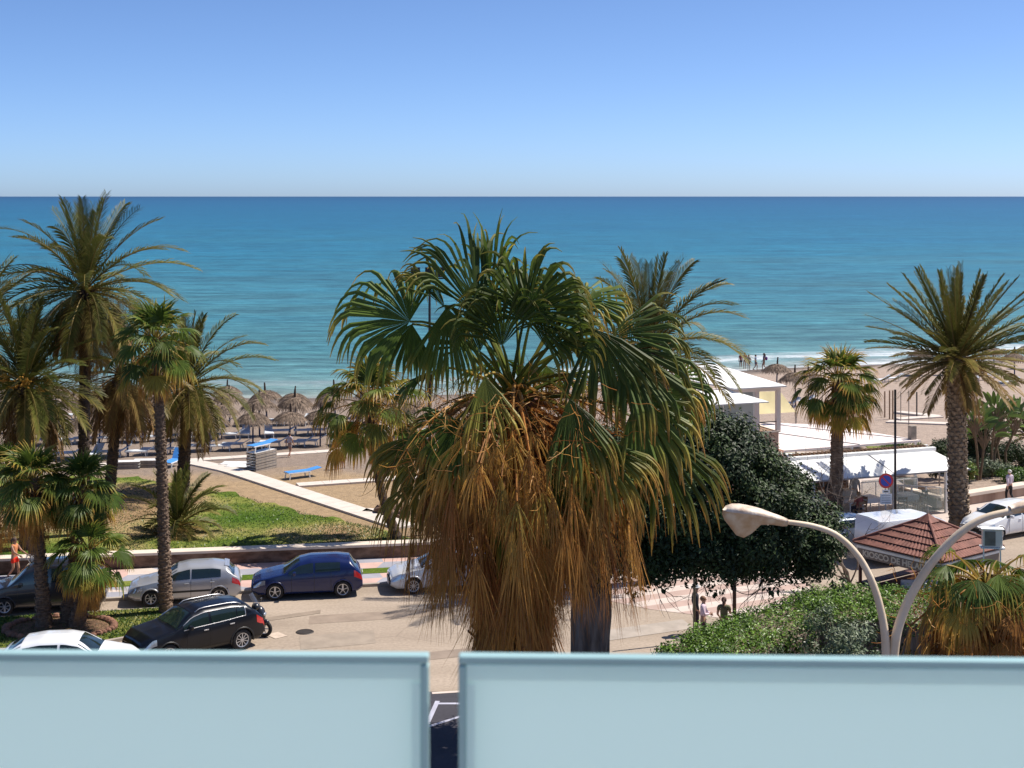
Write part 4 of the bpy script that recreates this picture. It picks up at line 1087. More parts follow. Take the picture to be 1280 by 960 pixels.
# pale-leaved shrub in front of the hedge
def shrub(name, label, base, rad, hh, n, mat, size, seed, cat='shrub', group=None, aspect=.45, dry=.4, stems=10):
    base = Vector(base); t = thing(name, label, cat, base, 0, group); r = random.Random(seed)
    cs, ns = lobes_points([(0, 0, hh*.55, rad, rad, hh*.5), (rad*.5, -.1*rad, hh*.5, rad*.6, rad*.6, hh*.35), (-rad*.5, .1*rad, hh*.62, rad*.6, rad*.6, hh*.38)], 60, r, .4)
    V, F1, C1 = leafcloud(cs, ns, None, n, rad*.26, size, [dry+r.uniform(-.3, .3) for _ in cs], seed=seed, aspect=aspect)
    MB().add(V, F1, C1).build('foliage', mat, t)
    s = MB()
    for k in range(stems):
        a = r.random()*2*PI; q = r.random()*rad*.7; s.tube([(0, 0, -.05), (math.cos(a)*q*.5, math.sin(a)*q*.5, hh*.4), (math.cos(a)*q, math.sin(a)*q, hh*.8)], [.03, .02, .01], 5)
    s.build('stem', M['twig'], t); return t
shrub('shrub', 'loose pale grey-green shrub in front of the hedge, left of the lamp post', (9.9, 42.6, 0), 1.25, 3.2, 5200, M['greyshrub'], .13, 31, dry=.35)
shrub('shrub', 'darker small-leaved shrub at the foot of the hedge, left of the pale one', (7.6, 41.2, 0), .8, 2.2, 4200, M['ficus'], .10, 32, dry=.5)
shrub('shrub', 'yellow-green shrub at the bottom right corner beside the shaggy palm', (PX(1275, 0, 30).x, 30, 6.2-.9), .7, 1.0, 2500, M['hedge'], .11, 33, dry=.9) if False else None
for i, (x, y, z, rd, hh, lab) in enumerate([(17.2, 47.5, 0, 1.1, 3.0, 'round green bush right of the kiosk, below the air conditioner'), (19.6, 46.4, 0, 1.2, 3.0, 'leafy green bush at the right edge behind the shaggy palm')]):
    shrub('shrub', lab, (x, y, z), rd, hh, 6000, M['hedge'], .11, 40+i, dry=.5)
# bare tree
b = Vector((PX(1062, 0, 56).x, 56, 0)); t = thing('bare_tree', 'small leafless tree with tangled grey twigs between the dark tree and the kiosk', 'tree', b)
tm = MB()
for d, L, rd in (((.05, 0, 1), 2.6, .07), ((-.45, .1, 1), 2.5, .055), ((-.9, 0, .9), 2.3, .045), ((.3, .1, 1), 2.0, .04), ((-.6, -.2, .6), 2.2, .04)):
    limb(tm, (0, 0, .2), d, L, rd, 4, r4, .06)
tm.tube([(0, 0, -.1), (0, 0, .3)], [.12, .09], 8); tm.build('trunk', M['twig'], t)
b = Vector((PX(1000, 0, 58).x, 58, 0)); t = thing('bare_tree', 'thin leafless branches rising above the right shoulder of the dark tree', 'tree', b)
tm = MB(); tm.tube([(0, 0, -.1), (0, 0, 2.4)], [.09, .06], 8)
for d in ((-.2, 0, 1), (.3, .1, 1), (.05, -.2, 1)): limb(tm, (0, 0, 2.2), d, 1.0, .035, 2, r4, .1)
tm.build('trunk', M['twig'], t)
# traveller's palms (white bird of paradise), right
def banana_like(label, base, hts, seed, group='white bird of paradise plants'):
    r = random.Random(seed); base = Vector(base); t = thing('bird_of_paradise_tree', label, 'tree', base, 0, group)
    lf_ = MB(); st = MB()
    for (ox, oy, hh, lean) in hts:
        top = Vector((ox+lean, oy, hh)); st.tube([(ox*.3, oy*.3, -.1), (ox*.8, oy, hh*.5), tuple(top)], [.09, .07, .07], 7)
        pl = r.uniform(0, PI)
        for k in range(15):
            a = -1.15+2.3*k/14+r.uniform(-.08, .08)
            d = Vector((math.cos(pl*.15)*math.sin(a), math.sin(pl)*.35*math.sin(a), math.cos(a))).normalized()
            p1 = top+d*r.uniform(.7, 1.0); st.tube([top-UP*.35, top+d*.3, p1], [.04, .03, .018], 5, mi=0)
            # broad blade
            s = Vector((r.uniform(-.6, .6), 1, r.uniform(-.3, .3))).cross(d).normalized(); L = r.uniform(.65, .95); V = []; C = []; dd = d.copy(); p = p1
            dy = r.choice([.1, .25, .4, .7]) if k in (0, 12) else r.uniform(.1, .5); g_ = r.random()
            for j in range(7):
                tt = j/6; w_ = .115*math.sin(PI*(.08+.88*tt))**.7
                V += [p-s*w_+UP*.04, p, p+s*w_+UP*.04]; C += [(dy, g_)]*3; dd = (dd-UP*.16).normalized(); p = p+dd*L/6
            lf_.add([tuple(v) for v in V], [f for j in range(6) for f in ((3*j, 3*j+1, 3*j+4, 3*j+3), (3*j+1, 3*j+2, 3*j+5, 3*j+4))], C)
    st.build('stem', pmat('pale_stem_%d' % seed, (.17,.11,.06), .8, .2), t); lf_.build('leaves', M['broad'], t)
def at(x, d, dz=0): q = PX(x, 0, d).x; return (q, d, terr(q, d)+dz)
banana_like('clump of broad-leaved stems right of the stout date palm, tallest of the three clumps', at(1240, 76), [(0, 0, 2.9, .15), (.3, .3, 2.3, .3)], 1)
banana_like('clump of broad-leaved stems nearest the stout date palm trunk', at(1222, 75), [(0, 0, 2.6, -.15), (.4, .2, 1.9, 0)], 2)
banana_like('clump of broad-leaved stems cut by the right edge, behind the walking person', at(1257, 76.5), [(0, 0, 2.5, .5), (-.3, .4, 1.7, -.1)], 3)
# ivy column
b = at(1222, 77); t = thing('ivy_column', 'tall dark ivy-covered stump beside the stout date palm', 'plant', b)
cs = [(math.cos(a)*rr_, math.sin(a)*rr_, z) for a, rr_, z in [(r4.random()*2*PI, r4.uniform(.3, .62), r4.uniform(.1, 2.9)) for _ in range(200)]]
V, F1, C1 = leafcloud(cs, None, None, 9000, .22, .12, .35, seed=9); MB().add(V, F1, C1).build('foliage', M['ficus'], t)
MB().tube([(0, 0, -.1), (0, 0, 2.9)], [.45, .4], 10).build('trunk', M['trunk_dark'], t)
for i, (x, d, rd, hh, mt, lab) in enumerate([
    (1170, 75.5, .7, 1.9, 'ficus', 'narrow dark bush beside the right end of the awning'),
    (1205, 74.5, .6, 1.1, 'broad', 'low green plants at the foot of the stout date palm'),
    (1254, 79, 1.3, 1.3, 'ficus', 'dark rounded bush behind the walking person'),
    (1278, 78.5, 1.2, 1.4, 'ficus', 'dark rounded bush cut by the right edge behind the wall'),
    (1226, 76.0, .9, .9, 'greyshrub', 'brownish dry low bush just behind the garden wall'),
    (1245, 76.5, .9, .7, 'greyshrub', 'dry low bush behind the wall, left of the walking person'),
    (1190, 80, .7, 1.4, 'ficus', 'dark bush left of the stout date palm trunk'),
    (1160, 80, .9, .8, 'hedge', 'bright green bush seen under the awning at its right end'),
    (1128, 82, 1.2, .8, 'hedge', 'bright green bush seen under the middle of the awning'),
    (1272, 74.5, .9, .6, 'hedge', 'low green plants behind the wall at the right edge')]):
    shrub('bush', lab, at(x, d), rd, hh, 3000, M[mt], .13, 60+i, dry=.4)
# small palm at far right edge
b = at(1284, 82)
date_palm('young_date_palm', 'small stemless palm at the right edge behind the garden wall', b, Vector(b)+Vector((0, 0, 1.2)), .2, 1.9, r1, nf=26, emin=5, grav=.6, lf=.35, pairs=22, hang=0, wid=.022, group='palm trees')
# ================= vehicles =================
def curve_at(pts, x):
    if x <= pts[0][0]: return pts[0][1]
    for a, b in zip(pts, pts[1:]):
        if x <= b[0]:
            t = (x-a[0])/(b[0]-a[0]); t = t*t*(3-2*t)*.5+t*.5
            return a[1]+(b[1]-a[1])*t
    return pts[-1][1]
def paint(name, col, flake=.0, rough=.3):
    return pmat(name, col, rough, .03, scale=1.5, metal=flake, coat=.8, spec=.5)
def make_car(name, label, cat, paintm, loc, rz, L, W, top, belt, wb, foh, wr, glass, wind, rear, group='parked cars', zb=.2, tumble=.36, cladding=False, strip=False, chrome=False, spokes=5, spoiler=False, rails=False, taper=(.16, .10), extra=None, handles=None, bpill=None, rc=1.0):
    t = thing(name, label, cat, loc, rz, group)
    xo = L/2
    def hw(x):
        a = max(0, (.7-x)/.7); b = max(0, (x-(L-.6))/.6)
        return W/2*(1-taper[0]*a**2.2-taper[1]*b**2.2)
    def section(x):
        x = min(max(x, 0), L)
        zt = curve_at(top, x); bz = min(curve_at(belt, x), zt-.03)
        e = max(0, (.25-x)/.25, (x-(L-.2))/.2); z0 = zb+.12*e
        w = hw(x); s = min(1, (zt-bz)/.35); wrf = w*.965-tumble*max(0, zt-bz)
        h = bz-z0
        pts = [(0, z0), (.80*w, z0), (.955*w, z0+.09), (w*.995, z0+.30*h), (w, z0+.68*h), (w*.965, bz), ((w*.965+wrf)/2+.012*s, bz+(zt-bz)*.5), (wrf, zt-.09*s*rc-.008), (wrf-(.13+.05*s)*rc, zt-.015*s), (0, zt+.02)]
        return pts
    def S(x, u, off=0.0):
        p = section(x); u = min(max(u, 0), len(p)-1-1e-6); i = int(u); f = u-i
        P = lambda k: p[max(0, min(len(p)-1, k))]
        if i in (0, 8): y, z = P(i)[0]+(P(i+1)[0]-P(i)[0])*f, P(i)[1]+(P(i+1)[1]-P(i)[1])*f
        else:
            def cr_(a, b, c, d): return .5*((2*b)+(-a+c)*f+(2*a-5*b+4*c-d)*f*f+(-a+3*b-3*c+d)*f**3)
            y, z = [cr_(P(i-1)[j], P(i)[j], P(i+1)[j], P(i+2)[j])*.7+(P(i)[j]+(P(i+1)[j]-P(i)[j])*f)*.3 for j in (0, 1)]
        return Vector((x-xo, y, z))
    def SN(x, u, off, side=1):
        e = .02; p = S(x, u); dx = S(min(L, x+e), u)-S(max(0, x-e), u); du = S(x, min(8.99, u+e))-S(x, max(0, u-e)); n = dx.cross(du); n.normalize()
        if n.z < 0 and u > 5 or (n.y < 0 and u <= 5): n = -n
        p = p+n*off; p.y *= side; return p
    wx = [foh, foh+wb]
    nx = int(L/.045); us = [0, 1]+[1+7*k/21 for k in range(1, 22)]+[8.5, 9]
    mb = MB(); V = []; full = us+[None]
    nU = len(us)
    for i in range(nx+1):
        x = L*i/nx
        for u in us: V.append(S(x, u))
    nV = len(V); V += [Vector((v.x, -v.y, v.z)) for v in V]
    Fc = []
    for i in range(nx):
        for k in range(nU-1):
            q = (i*nU+k, i*nU+k+1, (i+1)*nU+k+1, (i+1)*nU+k)
            c = sum((V[j] for j in q), Vector())/4
            if any((c.x+xo-a)**2+(c.z-wr)**2 < (wr*1.16)**2 for a in wx) and c.y > W*.28 and us[k] < 5.2: continue
            Fc.append(q); Fc.append(tuple(j+nV for j in reversed(q)))
    for e in (0, nx):
        ring = [e*nU+k for k in range(nU)]+[nV+e*nU+k for k in range(nU-1, -1, -1)]
        Fc.append(tuple(ring))
    mb.add([tuple(v) for v in V], Fc); body = mb.build('body', paintm, t, smooth=True)
    me = body.data
    # patches on the surface
    def patch(x0, x1, u0, u1, off, m=8, n=5, sides=(1, -1), mirror=False):
        b = MB()
        for sd in sides:
            Vp = []
            for i in range(m+1):
                for k in range(n+1): Vp.append(tuple(SN(x0+(x1-x0)*i/m, u0+(u1-u0)*k/n, off, sd)))
            b.add(Vp, [(i*(n+1)+k, i*(n+1)+k+1, (i+1)*(n+1)+k+1, (i+1)*(n+1)+k) for i in range(m) for k in range(n)])
        return b
    def across(x0, x1, ue, off, m=8):
        b = MB(); Vp = []; ul = [ue, (ue+9)/2, 8.97]
        for i in range(m+1):
            x = x0+(x1-x0)*i/m
            a = [SN(x, u, off, 1) for u in ul]; c = [SN(x, u, off, -1) for u in reversed(ul)]
            Vp += [tuple(v) for v in a+c]
        n = 5
        return b.add(Vp, [(i*6+k, i*6+k+1, (i+1)*6+k+1, (i+1)*6+k) for i in range(m) for k in range(n)])
    across(wind[0], wind[1], 7.25, .008).build('windscreen', M['carglass'], t, smooth=True)
    across(rear[0], rear[1], 7.25, .008).build('rear_window', M['carglass'], t, smooth=True)
    for (a, b) in glass:
        for sd in (1, -1): patch(a, b, 5.2, 6.72, .007, 10, 5, (sd,)).build('side_window', M['carglass'], t, smooth=True)
    if chrome:
        for sd in (1, -1):
            c = MB(); a, b = glass[0][0], glass[-1][1]
            c.tube([SN(a+(b-a)*k/16, 5.12, .012, sd) for k in range(17)], .014, 5); c.tube([SN(a+(b-a)*k/16, 6.80, .012, sd) for k in range(17)], .016, 5)
            c.tube([SN(b, 5.12+1.68*k/6, .012, sd) for k in range(7)], .014, 5)
            c.build('window_trim', M['rim'], t, smooth=True)
    if rails:
        for sd in (1, -1):
            c = MB(); a, b = wind[1]+.15, rear[0]-.2
            c.tube([SN(a+(b-a)*k/10, 7.7, .05 if 0 < k < 10 else .0, sd) for k in range(11)], .018, 6); c.build('roof_rail', M['rim'], t, smooth=True)
    # door seams and handles
    sm = MB()
    seams = [glass[0][0]+.12]+([bpill] if bpill else [])+[glass[-1][1]-.35]
    for x in seams:
        for sd in (1, -1): MB().tube([SN(x, 1.9+3.2*k/6, .003, sd) for k in range(7)], .006, 4).build('door_seam', M['black'], t)
    for x in (handles or []):
        for sd in (1, -1):
            p = SN(x, 4.55, .015, sd); MB().box(p, (.17, .035, .035)).build('door_handle', paintm if not chrome else M['rim'], t, bevel=.008)
    for sd in (1, -1):
        p = SN(glass[0][0]+.22, 5.15, .0, sd); m_ = MB(); m_.box(p+Vector((.0, sd*.10, .06)), (.13, .20, .14)); mi = m_.build('side_mirror', paintm, t, bevel=.03)
    for sd in (1, -1): patch(.06, .50, 4.05, 4.92, .008, 6, 4, (sd,)).build('headlight', M['headlight'], t, smooth=True)
    for sd in (1, -1): patch(L-.34, L-.03, 4.15, 5.15, .008, 6, 4, (sd,)).build('tail_light', M['redlight'], t, smooth=True)
    for sd in ((1, -1) if strip else ()): patch(.75, L-.5, 3.3, 3.55, .01, 20, 1, (sd,)).build('side_moulding', M['black'], t)
    for sd in ((1, -1) if cladding else ()): patch(.05, L-.05, 1.0, 2.45, .006, 30, 4, (sd,)).build('lower_cladding', M['black'], t, smooth=True)
    fr = MB(); h0 = top[0][1]
    fr.box((-xo-.012, 0, h0-.12), (.05, W*.42, .13)); fr.box((-xo-.012, 0, zb+.22), (.05, W*.62, .12)); fr.build('grille', M['black'], t, bevel=.01)
    for x, s in ((-xo-.045, 1), (xo+.02, -1)):
        MB().box((x, 0, h0-.26 if s == 1 else .75), (.015, .5, .11)).build('licence_plate', M['plate'], t)
    # wheels
    for x in wx:
        for sd in (1, -1):
            w_ = hw(x); yc = sd*(w_-.115)
            tt = MB(); pr = [(wr*.66, -.1), (wr*.92, -.105), (wr*.985, -.085), (wr, -.05), (wr, .05), (wr*.985, .085), (wr*.92, .105), (wr*.66, .1)]
            tt.lathe(pr, 28, (x-xo, yc, wr), 'Y'); tw = tt.build('wheel', M['rubber'], t, smooth=True)
            rm = MB(); yo = yc+sd*.085
            rm.lathe([(wr*.67, sd*.02), (wr*.60, sd*.012), (wr*.58, -sd*.05)], 28, (x-xo, yo, wr), 'Y')
            rm.lathe([(.001, sd*.015), (wr*.16, sd*.012), (wr*.17, -sd*.02)], 14, (x-xo, yo, wr), 'Y')
            for k in range(spokes):
                a = 2*PI*k/spokes+.3; p0 = Vector((x-xo+math.cos(a)*wr*.12, yo, wr+math.sin(a)*wr*.12)); p1 = Vector((x-xo+math.cos(a)*wr*.62, yo, wr+math.sin(a)*wr*.62))
                rm.bar(p0, p1, wr*(.20 if spokes < 8 else .09), .022)
            rm.build('rim', M['rim'], tw)
            bk = MB(); bk.lathe([(.001, 0), (wr*.62, 0)], 20, (x-xo, yo-sd*.07, wr), 'Y'); bk.build('brake_disc', M['black'], tw)
            ar = MB(); rr = wr*1.17; pts = [Vector((x-xo+rr*math.cos(R(a)), 0, wr+rr*math.sin(R(a)))) for a in range(-18, 200, 9)]
            for p in pts: p.y = sd*(hw(min(L, max(0, p.x+xo)))*.985)
            pts = [p for p in pts if p.z > zb+.02]
            ar.tube(pts, .032, 6); ar.build('wheel_arch', M['black'] if cladding else paintm, t, smooth=True)
            ln = MB(); pts = [(rr*math.cos(R(a)), rr*math.sin(R(a))) for a in range(-10, 191, 10)]
            V = []; 
            for px_, pz_ in pts: V += [(x-xo+px_, sd*(w_-.02), wr+pz_), (x-xo+px_, sd*(w_-.34), wr+pz_)]
            nn = len(pts); Fq = [(2*i, 2*i+1, 2*i+3, 2*i+2) for i in range(nn-1)]+[tuple(2*i+1 for i in range(nn))]
            ln.add(V, Fq).build('wheel_well', M['black'], t)
    if spoiler:
        sp_ = MB(); zt = curve_at(top, rear[0]-.1); sp_.box((rear[0]-xo-.02, 0, zt-.02), (.20, W*.60, .03), Matrix.Rotation(.25, 3, 'Y'));   sp_.build('spoiler', paintm, t, bevel=.01)
    it = MB()                                     # seats and floor seen through the glass
    it.box((0, 0, zb+.12), (L*.9, W*.7, .08)); it.build('floor_pan', M['black'], t)
    if extra: extra(t, S, SN, xo)
    return t
KS = .0
road_ang = math.atan(.185)
P_sil = paint('silver_paint', (.40,.41,.43), .35); P_blue = pmat('navy_paint', (.006,.014,.075), .25, .03, scale=1.5, coat=.5, spec=.4); P_black = pmat('black_paint', (.004,.005,.009), .28, .03, scale=1.5, coat=.25, spec=.35)
P_white = paint('white_car_paint', (.74,.76,.78)); P_dk = paint('dark_grey_paint', (.022,.024,.032), .3); P_lb = paint('pale_blue_grey_paint', (.30,.36,.44), .3)
hatch_top = [(0, .58), (.06, .70), (.35, .80), (1.05, .96), (1.75, 1.38), (2.15, 1.46), (2.9, 1.46), (3.45, 1.38), (3.80, 1.18), (4.08, .98), (4.18, .62)]
def place(wheel_f, wheel_r, foh, L, wb):
    """car pose from the ground contacts of its near wheels (photo columns, rows)"""
    a, b = GP(*wheel_f), GP(*wheel_r); d = (b-a).normalized(); return a, d, math.atan2(d.y, d.x)
def pose(wf, rz, foh, wb, L, W):
    a = GP(*wf); d = Vector((math.cos(rz), math.sin(rz), 0)); n = Vector((-d.y, d.x, 0))
    return tuple(a+d*(L/2-foh)+n*(W/2-.1))
# silver hatchback
L, W = 4.18, 1.71
make_car('parked_car', 'silver five-door hatchback with a rear spoiler, parked beside the navy car', 'car', P_sil, pose((188.5, 758), road_ang, .83, 2.53, L, W), road_ang, L, W,
    [(0, .60), (.06, .70), (.35, .80), (1.05, .93), (1.85, 1.36), (2.25, 1.44), (3.1, 1.44), (3.62, 1.36), (3.95, 1.05), (4.10, .95), (4.18, .62)],
    [(0, .55), (.4, .76), (1.1, .88), (2.5, .92), (3.8, .97), (4.18, .80)], 2.53, .83, .31,
    [(1.35, 2.28), (2.34, 3.42)], (1.15, 1.80), (3.66, 3.93), strip=True, spoiler=True, spokes=7, handles=[2.15, 3.1], bpill=2.31)
# navy hatchback
L, W = 4.22, 1.76
make_car('parked_car', 'shiny navy blue five-door hatchback parked alone by the kerb, left of the white car', 'car', P_blue, pose((344.5, 750.5), road_ang, .87, 2.58, L, W), road_ang-.03, L, W,
    [(0, .60), (.06, .72), (.35, .83), (1.10, .97), (1.85, 1.40), (2.25, 1.48), (3.2, 1.48), (3.72, 1.42), (4.02, 1.10), (4.16, .95), (4.22, .62)],
    [(0, .55), (.4, .78), (1.15, .92), (2.6, .96), (3.9, 1.02), (4.22, .80)], 2.58, .87, .325,
    [(1.38, 2.32), (2.40, 3.35)], (1.20, 1.80), (3.76, 4.0), spokes=5, handles=[2.2, 3.2], bpill=2.36)
# white car behind the big palm
make_car('parked_car', 'white car parked by the kerb, mostly hidden behind the dead leaves of the big palm', 'car', paint('white_silver_paint', (.60,.61,.62), .15), pose((516.5, 742.5), road_ang, .87, 2.58, L, W), road_ang, L, W,
    [(0, .60), (.06, .72), (.35, .83), (1.10, .97), (1.85, 1.40), (2.25, 1.48), (3.2, 1.48), (3.72, 1.42), (4.02, 1.10), (4.16, .95), (4.22, .62)],
    [(0, .55), (.4, .78), (1.15, .92), (2.6, .96), (3.9, 1.02), (4.22, .80)], 2.58, .87, .325,
    [(1.38, 2.32), (2.40, 3.35)], (1.20, 1.80), (3.76, 4.0), spokes=10, handles=[2.2, 3.2], bpill=2.36)
# dark compact van, left
L, W = 4.45, 1.8
make_car('parked_van', 'dark grey compact passenger van at the left edge behind the island palms', 'van', P_dk, pose((6, 769), road_ang, .88, 2.7, L, W), road_ang, L, W,
    [(0, .62), (.06, .76), (.35, .90), (.95, 1.04), (1.65, 1.62), (2.1, 1.78), (3.3, 1.80), (4.1, 1.76), (4.33, 1.40), (4.42, 1.0), (4.45, .65)],
    [(0, .58), (.4, .84), (1.0, 1.0), (2.6, 1.08), (4.2, 1.1), (4.45, .85)], 2.7, .88, .32,
    [(1.22, 2.15), (2.24, 3.2), (3.28, 4.0)], (1.02, 1.68), (4.14, 4.32), spokes=7, handles=[2.05, 3.05], bpill=2.2, tumble=.2, strip=True)
# black SUV
L, W = 4.48, 1.86; rz = R(38)
d = Vector((math.cos(rz), math.sin(rz), 0)); n = Vector((-d.y, d.x, 0)); b = GP(302, 812.5)
c = b-d*(.92+2.67-L/2)+n*(W/2-.08)
make_car('parked_car', 'glossy black sport utility car with chrome window trim, parked beside the grass island', 'car', P_black, tuple(c), rz, L, W,
    [(0, .66), (.06, .86), (.35, 1.0), (1.15, 1.10), (1.85, 1.54), (2.25, 1.62), (3.2, 1.62), (3.8, 1.55), (4.22, 1.22), (4.40, 1.06), (4.48, .70)],
    [(0, .62), (.4, .95), (1.2, 1.04), (2.6, 1.08), (4.0, 1.16), (4.48, .9)], 2.67, .92, .36,
    [(1.45, 2.38), (2.46, 3.38), (3.42, 3.72)], (1.25, 1.82), (3.86, 4.18), cladding=True, chrome=True, rails=True, spokes=10, handles=[2.25, 3.2], bpill=2.42, zb=.26)
# white car bottom left (cut by the glass)
L, W = 4.25, 1.77; rz = R(180+6)
c = PX(88, 0, 45.6)
make_car('parked_car', 'white car at the bottom left whose roof shows just above the glass panel', 'car', P_white, (c.x, 45.6, 0), rz, L, W,
    [(0, .60), (.06, .72), (.35, .84), (1.10, .98), (1.80, 1.40), (2.2, 1.47), (2.9, 1.47), (3.5, 1.38), (4.02, 1.10), (4.18, 1.02), (4.25, .66)],
    [(0, .56), (.4, .80), (1.15, .93), (2.6, .97), (3.9, 1.02), (4.25, .80)], 2.6, .85, .32,
    [(1.40, 2.30), (2.38, 3.45)], (1.18, 1.76), (3.52, 4.0), spokes=8, handles=[2.2, 3.2], bpill=2.34)
# right: white hatchback
L, W = 4.1, 1.75; rz = R(31)
c = GP(1262, 672); c = Vector((PX(1256, 0, 65).x, 65.2, 0))
make_car('parked_car', 'white hatchback parked at the right edge below the promenade wall', 'car', P_white, tuple(c), rz, L, W,
    [(0, .60), (.06, .72), (.35, .83), (1.0, .98), (1.75, 1.40), (2.15, 1.49), (3.0, 1.49), (3.62, 1.42), (3.92, 1.10), (4.04, .95), (4.10, .62)],
    [(0, .55), (.4, .78), (1.05, .93), (2.5, .98), (3.8, 1.04), (4.10, .80)], 2.52, .83, .32,
    [(1.30, 2.28), (2.36, 3.25)], (1.10, 1.70), (3.66, 3.9), spokes=7, handles=[2.15, 3.1], bpill=2.32)
# pale blue-grey car behind the bare tree
L, W = 4.1, 1.72
c = GP(1035, 690); c.y += .6
make_car('parked_car', 'pale blue-grey car seen through the bare branches, left of the white box van', 'car', P_lb, (PX(1040, 0, 62.5).x, 62.6, 0), R(22), L, W,
    hatch_top, [(0, .55), (.4, .78), (1.05, .93), (2.5, .98), (3.8, 1.04), (4.18, .80)], 2.52, .83, .31,
    [(1.30, 2.28), (2.36, 3.25)], (1.15, 1.72), (3.5, 3.78), spokes=7, handles=[2.15, 3.1], bpill=2.32)
# white van (box shaped) behind kiosk, seen from its rear-left
L, W = 4.7, 1.9
vt = [(0, .62), (.06, .80), (.30, .95), (.70, 1.10), (1.35, 1.75), (1.75, 1.90), (2.6, 1.94), (4.6, 1.93), (4.66, 1.90), (4.69, 1.4), (4.7, .9)]
c = Vector((PX(1142, 0, 60.6).x, 60.9, 0))
make_car('parked_van', 'white box-shaped delivery van parked behind the brown-roofed kiosk', 'van', P_white, tuple(c), R(22+180), L, W, vt,
    [(0, .6), (.3, .88), (.8, 1.02), (2.6, 1.1), (4.5, 1.1), (4.7, .9)], 2.9, .85, .32, [(1.05, 1.85)], (.78, 1.36), (4.60, 4.62), tumble=.05, spokes=6, handles=[1.75], bpill=2.0, rc=.45)

# scooter / motorcycle behind the SUV
t = thing('motor_scooter', 'black touring scooter with a tall windscreen parked behind the black sport utility car', 'scooter', tuple(GP(321, 795.5)), R(-12))
def swheel(x, r_=.29):
    w_ = MB().lathe([(r_*.62, -.05), (r_*.9, -.06), (r_, -.03), (r_, .03), (r_*.9, .06), (r_*.62, .05)], 24, (x, 0, r_), 'Y').build('wheel', M['rubber'], t, smooth=True)
    q = MB(); q.lathe([(r_*.64, .03), (r_*.56, .03), (r_*.56, -.03), (r_*.64, -.03)], 24, (x, 0, r_), 'Y')
    for k in range(5):
        a = 2*PI*k/5; q.bar((x, 0, r_), (x+math.cos(a)*r_*.6, 0, r_+math.sin(a)*r_*.6), .035, .03)
    q.build('rim', M['rim'], w_)
swheel(.28); swheel(-1.12)
b = MB()
b.ball((.12, 0, .72), (.20, .22, .36)); b.ball((-.05, 0, .92), (.2, .26, .16)); b.ball((-.85, 0, .62), (.5, .19, .2)); b.ball((-.45, 0, .35), (.5, .19, .15)); b.ball((.26, 0, .52), (.22, .09, .12))
b.build('body', paint('scooter_black', (.012, .012, .016)), t, smooth=True)
b = MB(); b.ball((-.6, 0, .82), (.5, .17, .09)); b.ball((-1.0, 0, .92), (.3, .16, .08)); b.build('seat', M['black'], t, smooth=True)
b = MB(); b.ball((-1.25, 0, 1.05), (.24, .25, .19)); b.build('top_box', M['black'], t, smooth=True)
b = MB(); V = []
for i in range(7):
    for k in range(7):
        a = (k/6-.5)*1.7; hgt = i/6; V.append((.10-.32*hgt+.12*math.cos(a)-.1, .30*math.sin(a)*(1-.25*hgt), 1.0+.52*hgt))
b.add(V, [(i*7+k, i*7+k+1, (i+1)*7+k+1, (i+1)*7+k) for i in range(6) for k in range(6)])
Mw = pmat('smoked_screen', (.06,.06,.07), .08, .05, alpha=.62, spec=.8); b.build('windscreen', Mw, t, smooth=True)
b = MB(); b.tube([(.24, .07, .3), (.05, .07, .85)], .025, 6); b.tube([(.24, -.07, .3), (.05, -.07, .85)], .025, 6); b.build('fork', M['metal'], t)
b = MB(); b.tube([(-.12, -.36, 1.02), (-.02, -.15, 1.04), (-.02, .15, 1.04), (-.12, .36, 1.02)], .017, 6); b.build('handlebar', M['black'], t)
for s in (-1, 1):
    b = MB(); b.ball((.02, s*.36, 1.22), (.03, .09, .055)); b.tube([(-.03, s*.28, 1.05), (.02, s*.34, 1.2)], .008, 4); b.build('mirror', M['black'], t, smooth=True)
b = MB(); b.ball((.30, 0, .80), (.05, .12, .07)); b.build('headlight', M['headlight'], t, smooth=True)
b = MB(); b.tube([(-.5, -.2, .28), (-1.2, -.22, .38)], .06, 8); b.build('exhaust', M['metal'], t, smooth=True)
b = MB(); b.ball((.0, -.1, 1.06), (.15, .15, .14), 12, 8); o = b.build('helmet', paint('helmet_black', (.01, .01, .01)), smooth=True); o.location = GP(321, 795.5); o.rotation_euler = (0, 0, R(-12)); tag(o, 'round black helmet resting on the scooter behind its windscreen', 'helmet')
# ================= street lamp =================
DL = 19.0; b0 = Vector((PX(1112, 0, DL).x, DL, 0))
t = thing('street_lamp', 'weathered cream twin-arm street lamp standing before the hedge at right', 'street lamp', b0)
Q = lambda x, y, dd=0: PX(x, y, DL+dd)-b0
pb = Q(1112, 845)
MB().tube([(0, 0, 0), (0, 0, 3), tuple(pb+Vector((0, 0, -.3))), tuple(pb)], [.12, .11, .105, .10], 20).build('pole', M['steel'], t, smooth=True)
MB().lathe([(.2, 0), (.2, .03), (.14, .06), (.13, .3), (.11, .32)], 20).build('base', M['steel'], t, smooth=True)
def smooth_pts(P, n=8):
    out = []
    for i in range(len(P)-1):
        a = P[max(0, i-1)]; b = P[i]; c = P[i+1]; d = P[min(len(P)-1, i+2)]
        for k in range(n):
            f = k/n; out.append(.5*((2*b)+(c-a)*f+(2*a-5*b+4*c-d)*f*f+(3*b-a-3*c+d)*f**3))
    out.append(P[-1]); return out
la = smooth_pts([Q(1107.5, 850), Q(1107.5, 815), Q(1104, 778), Q(1093, 735), Q(1074, 697), Q(1047, 670), Q(1016, 657.5), Q(976, 651.5)])
MB().tube(la, [.062-.030*i/(len(la)-1) for i in range(len(la))], 16).build('arm', M['steel'], t, smooth=True)
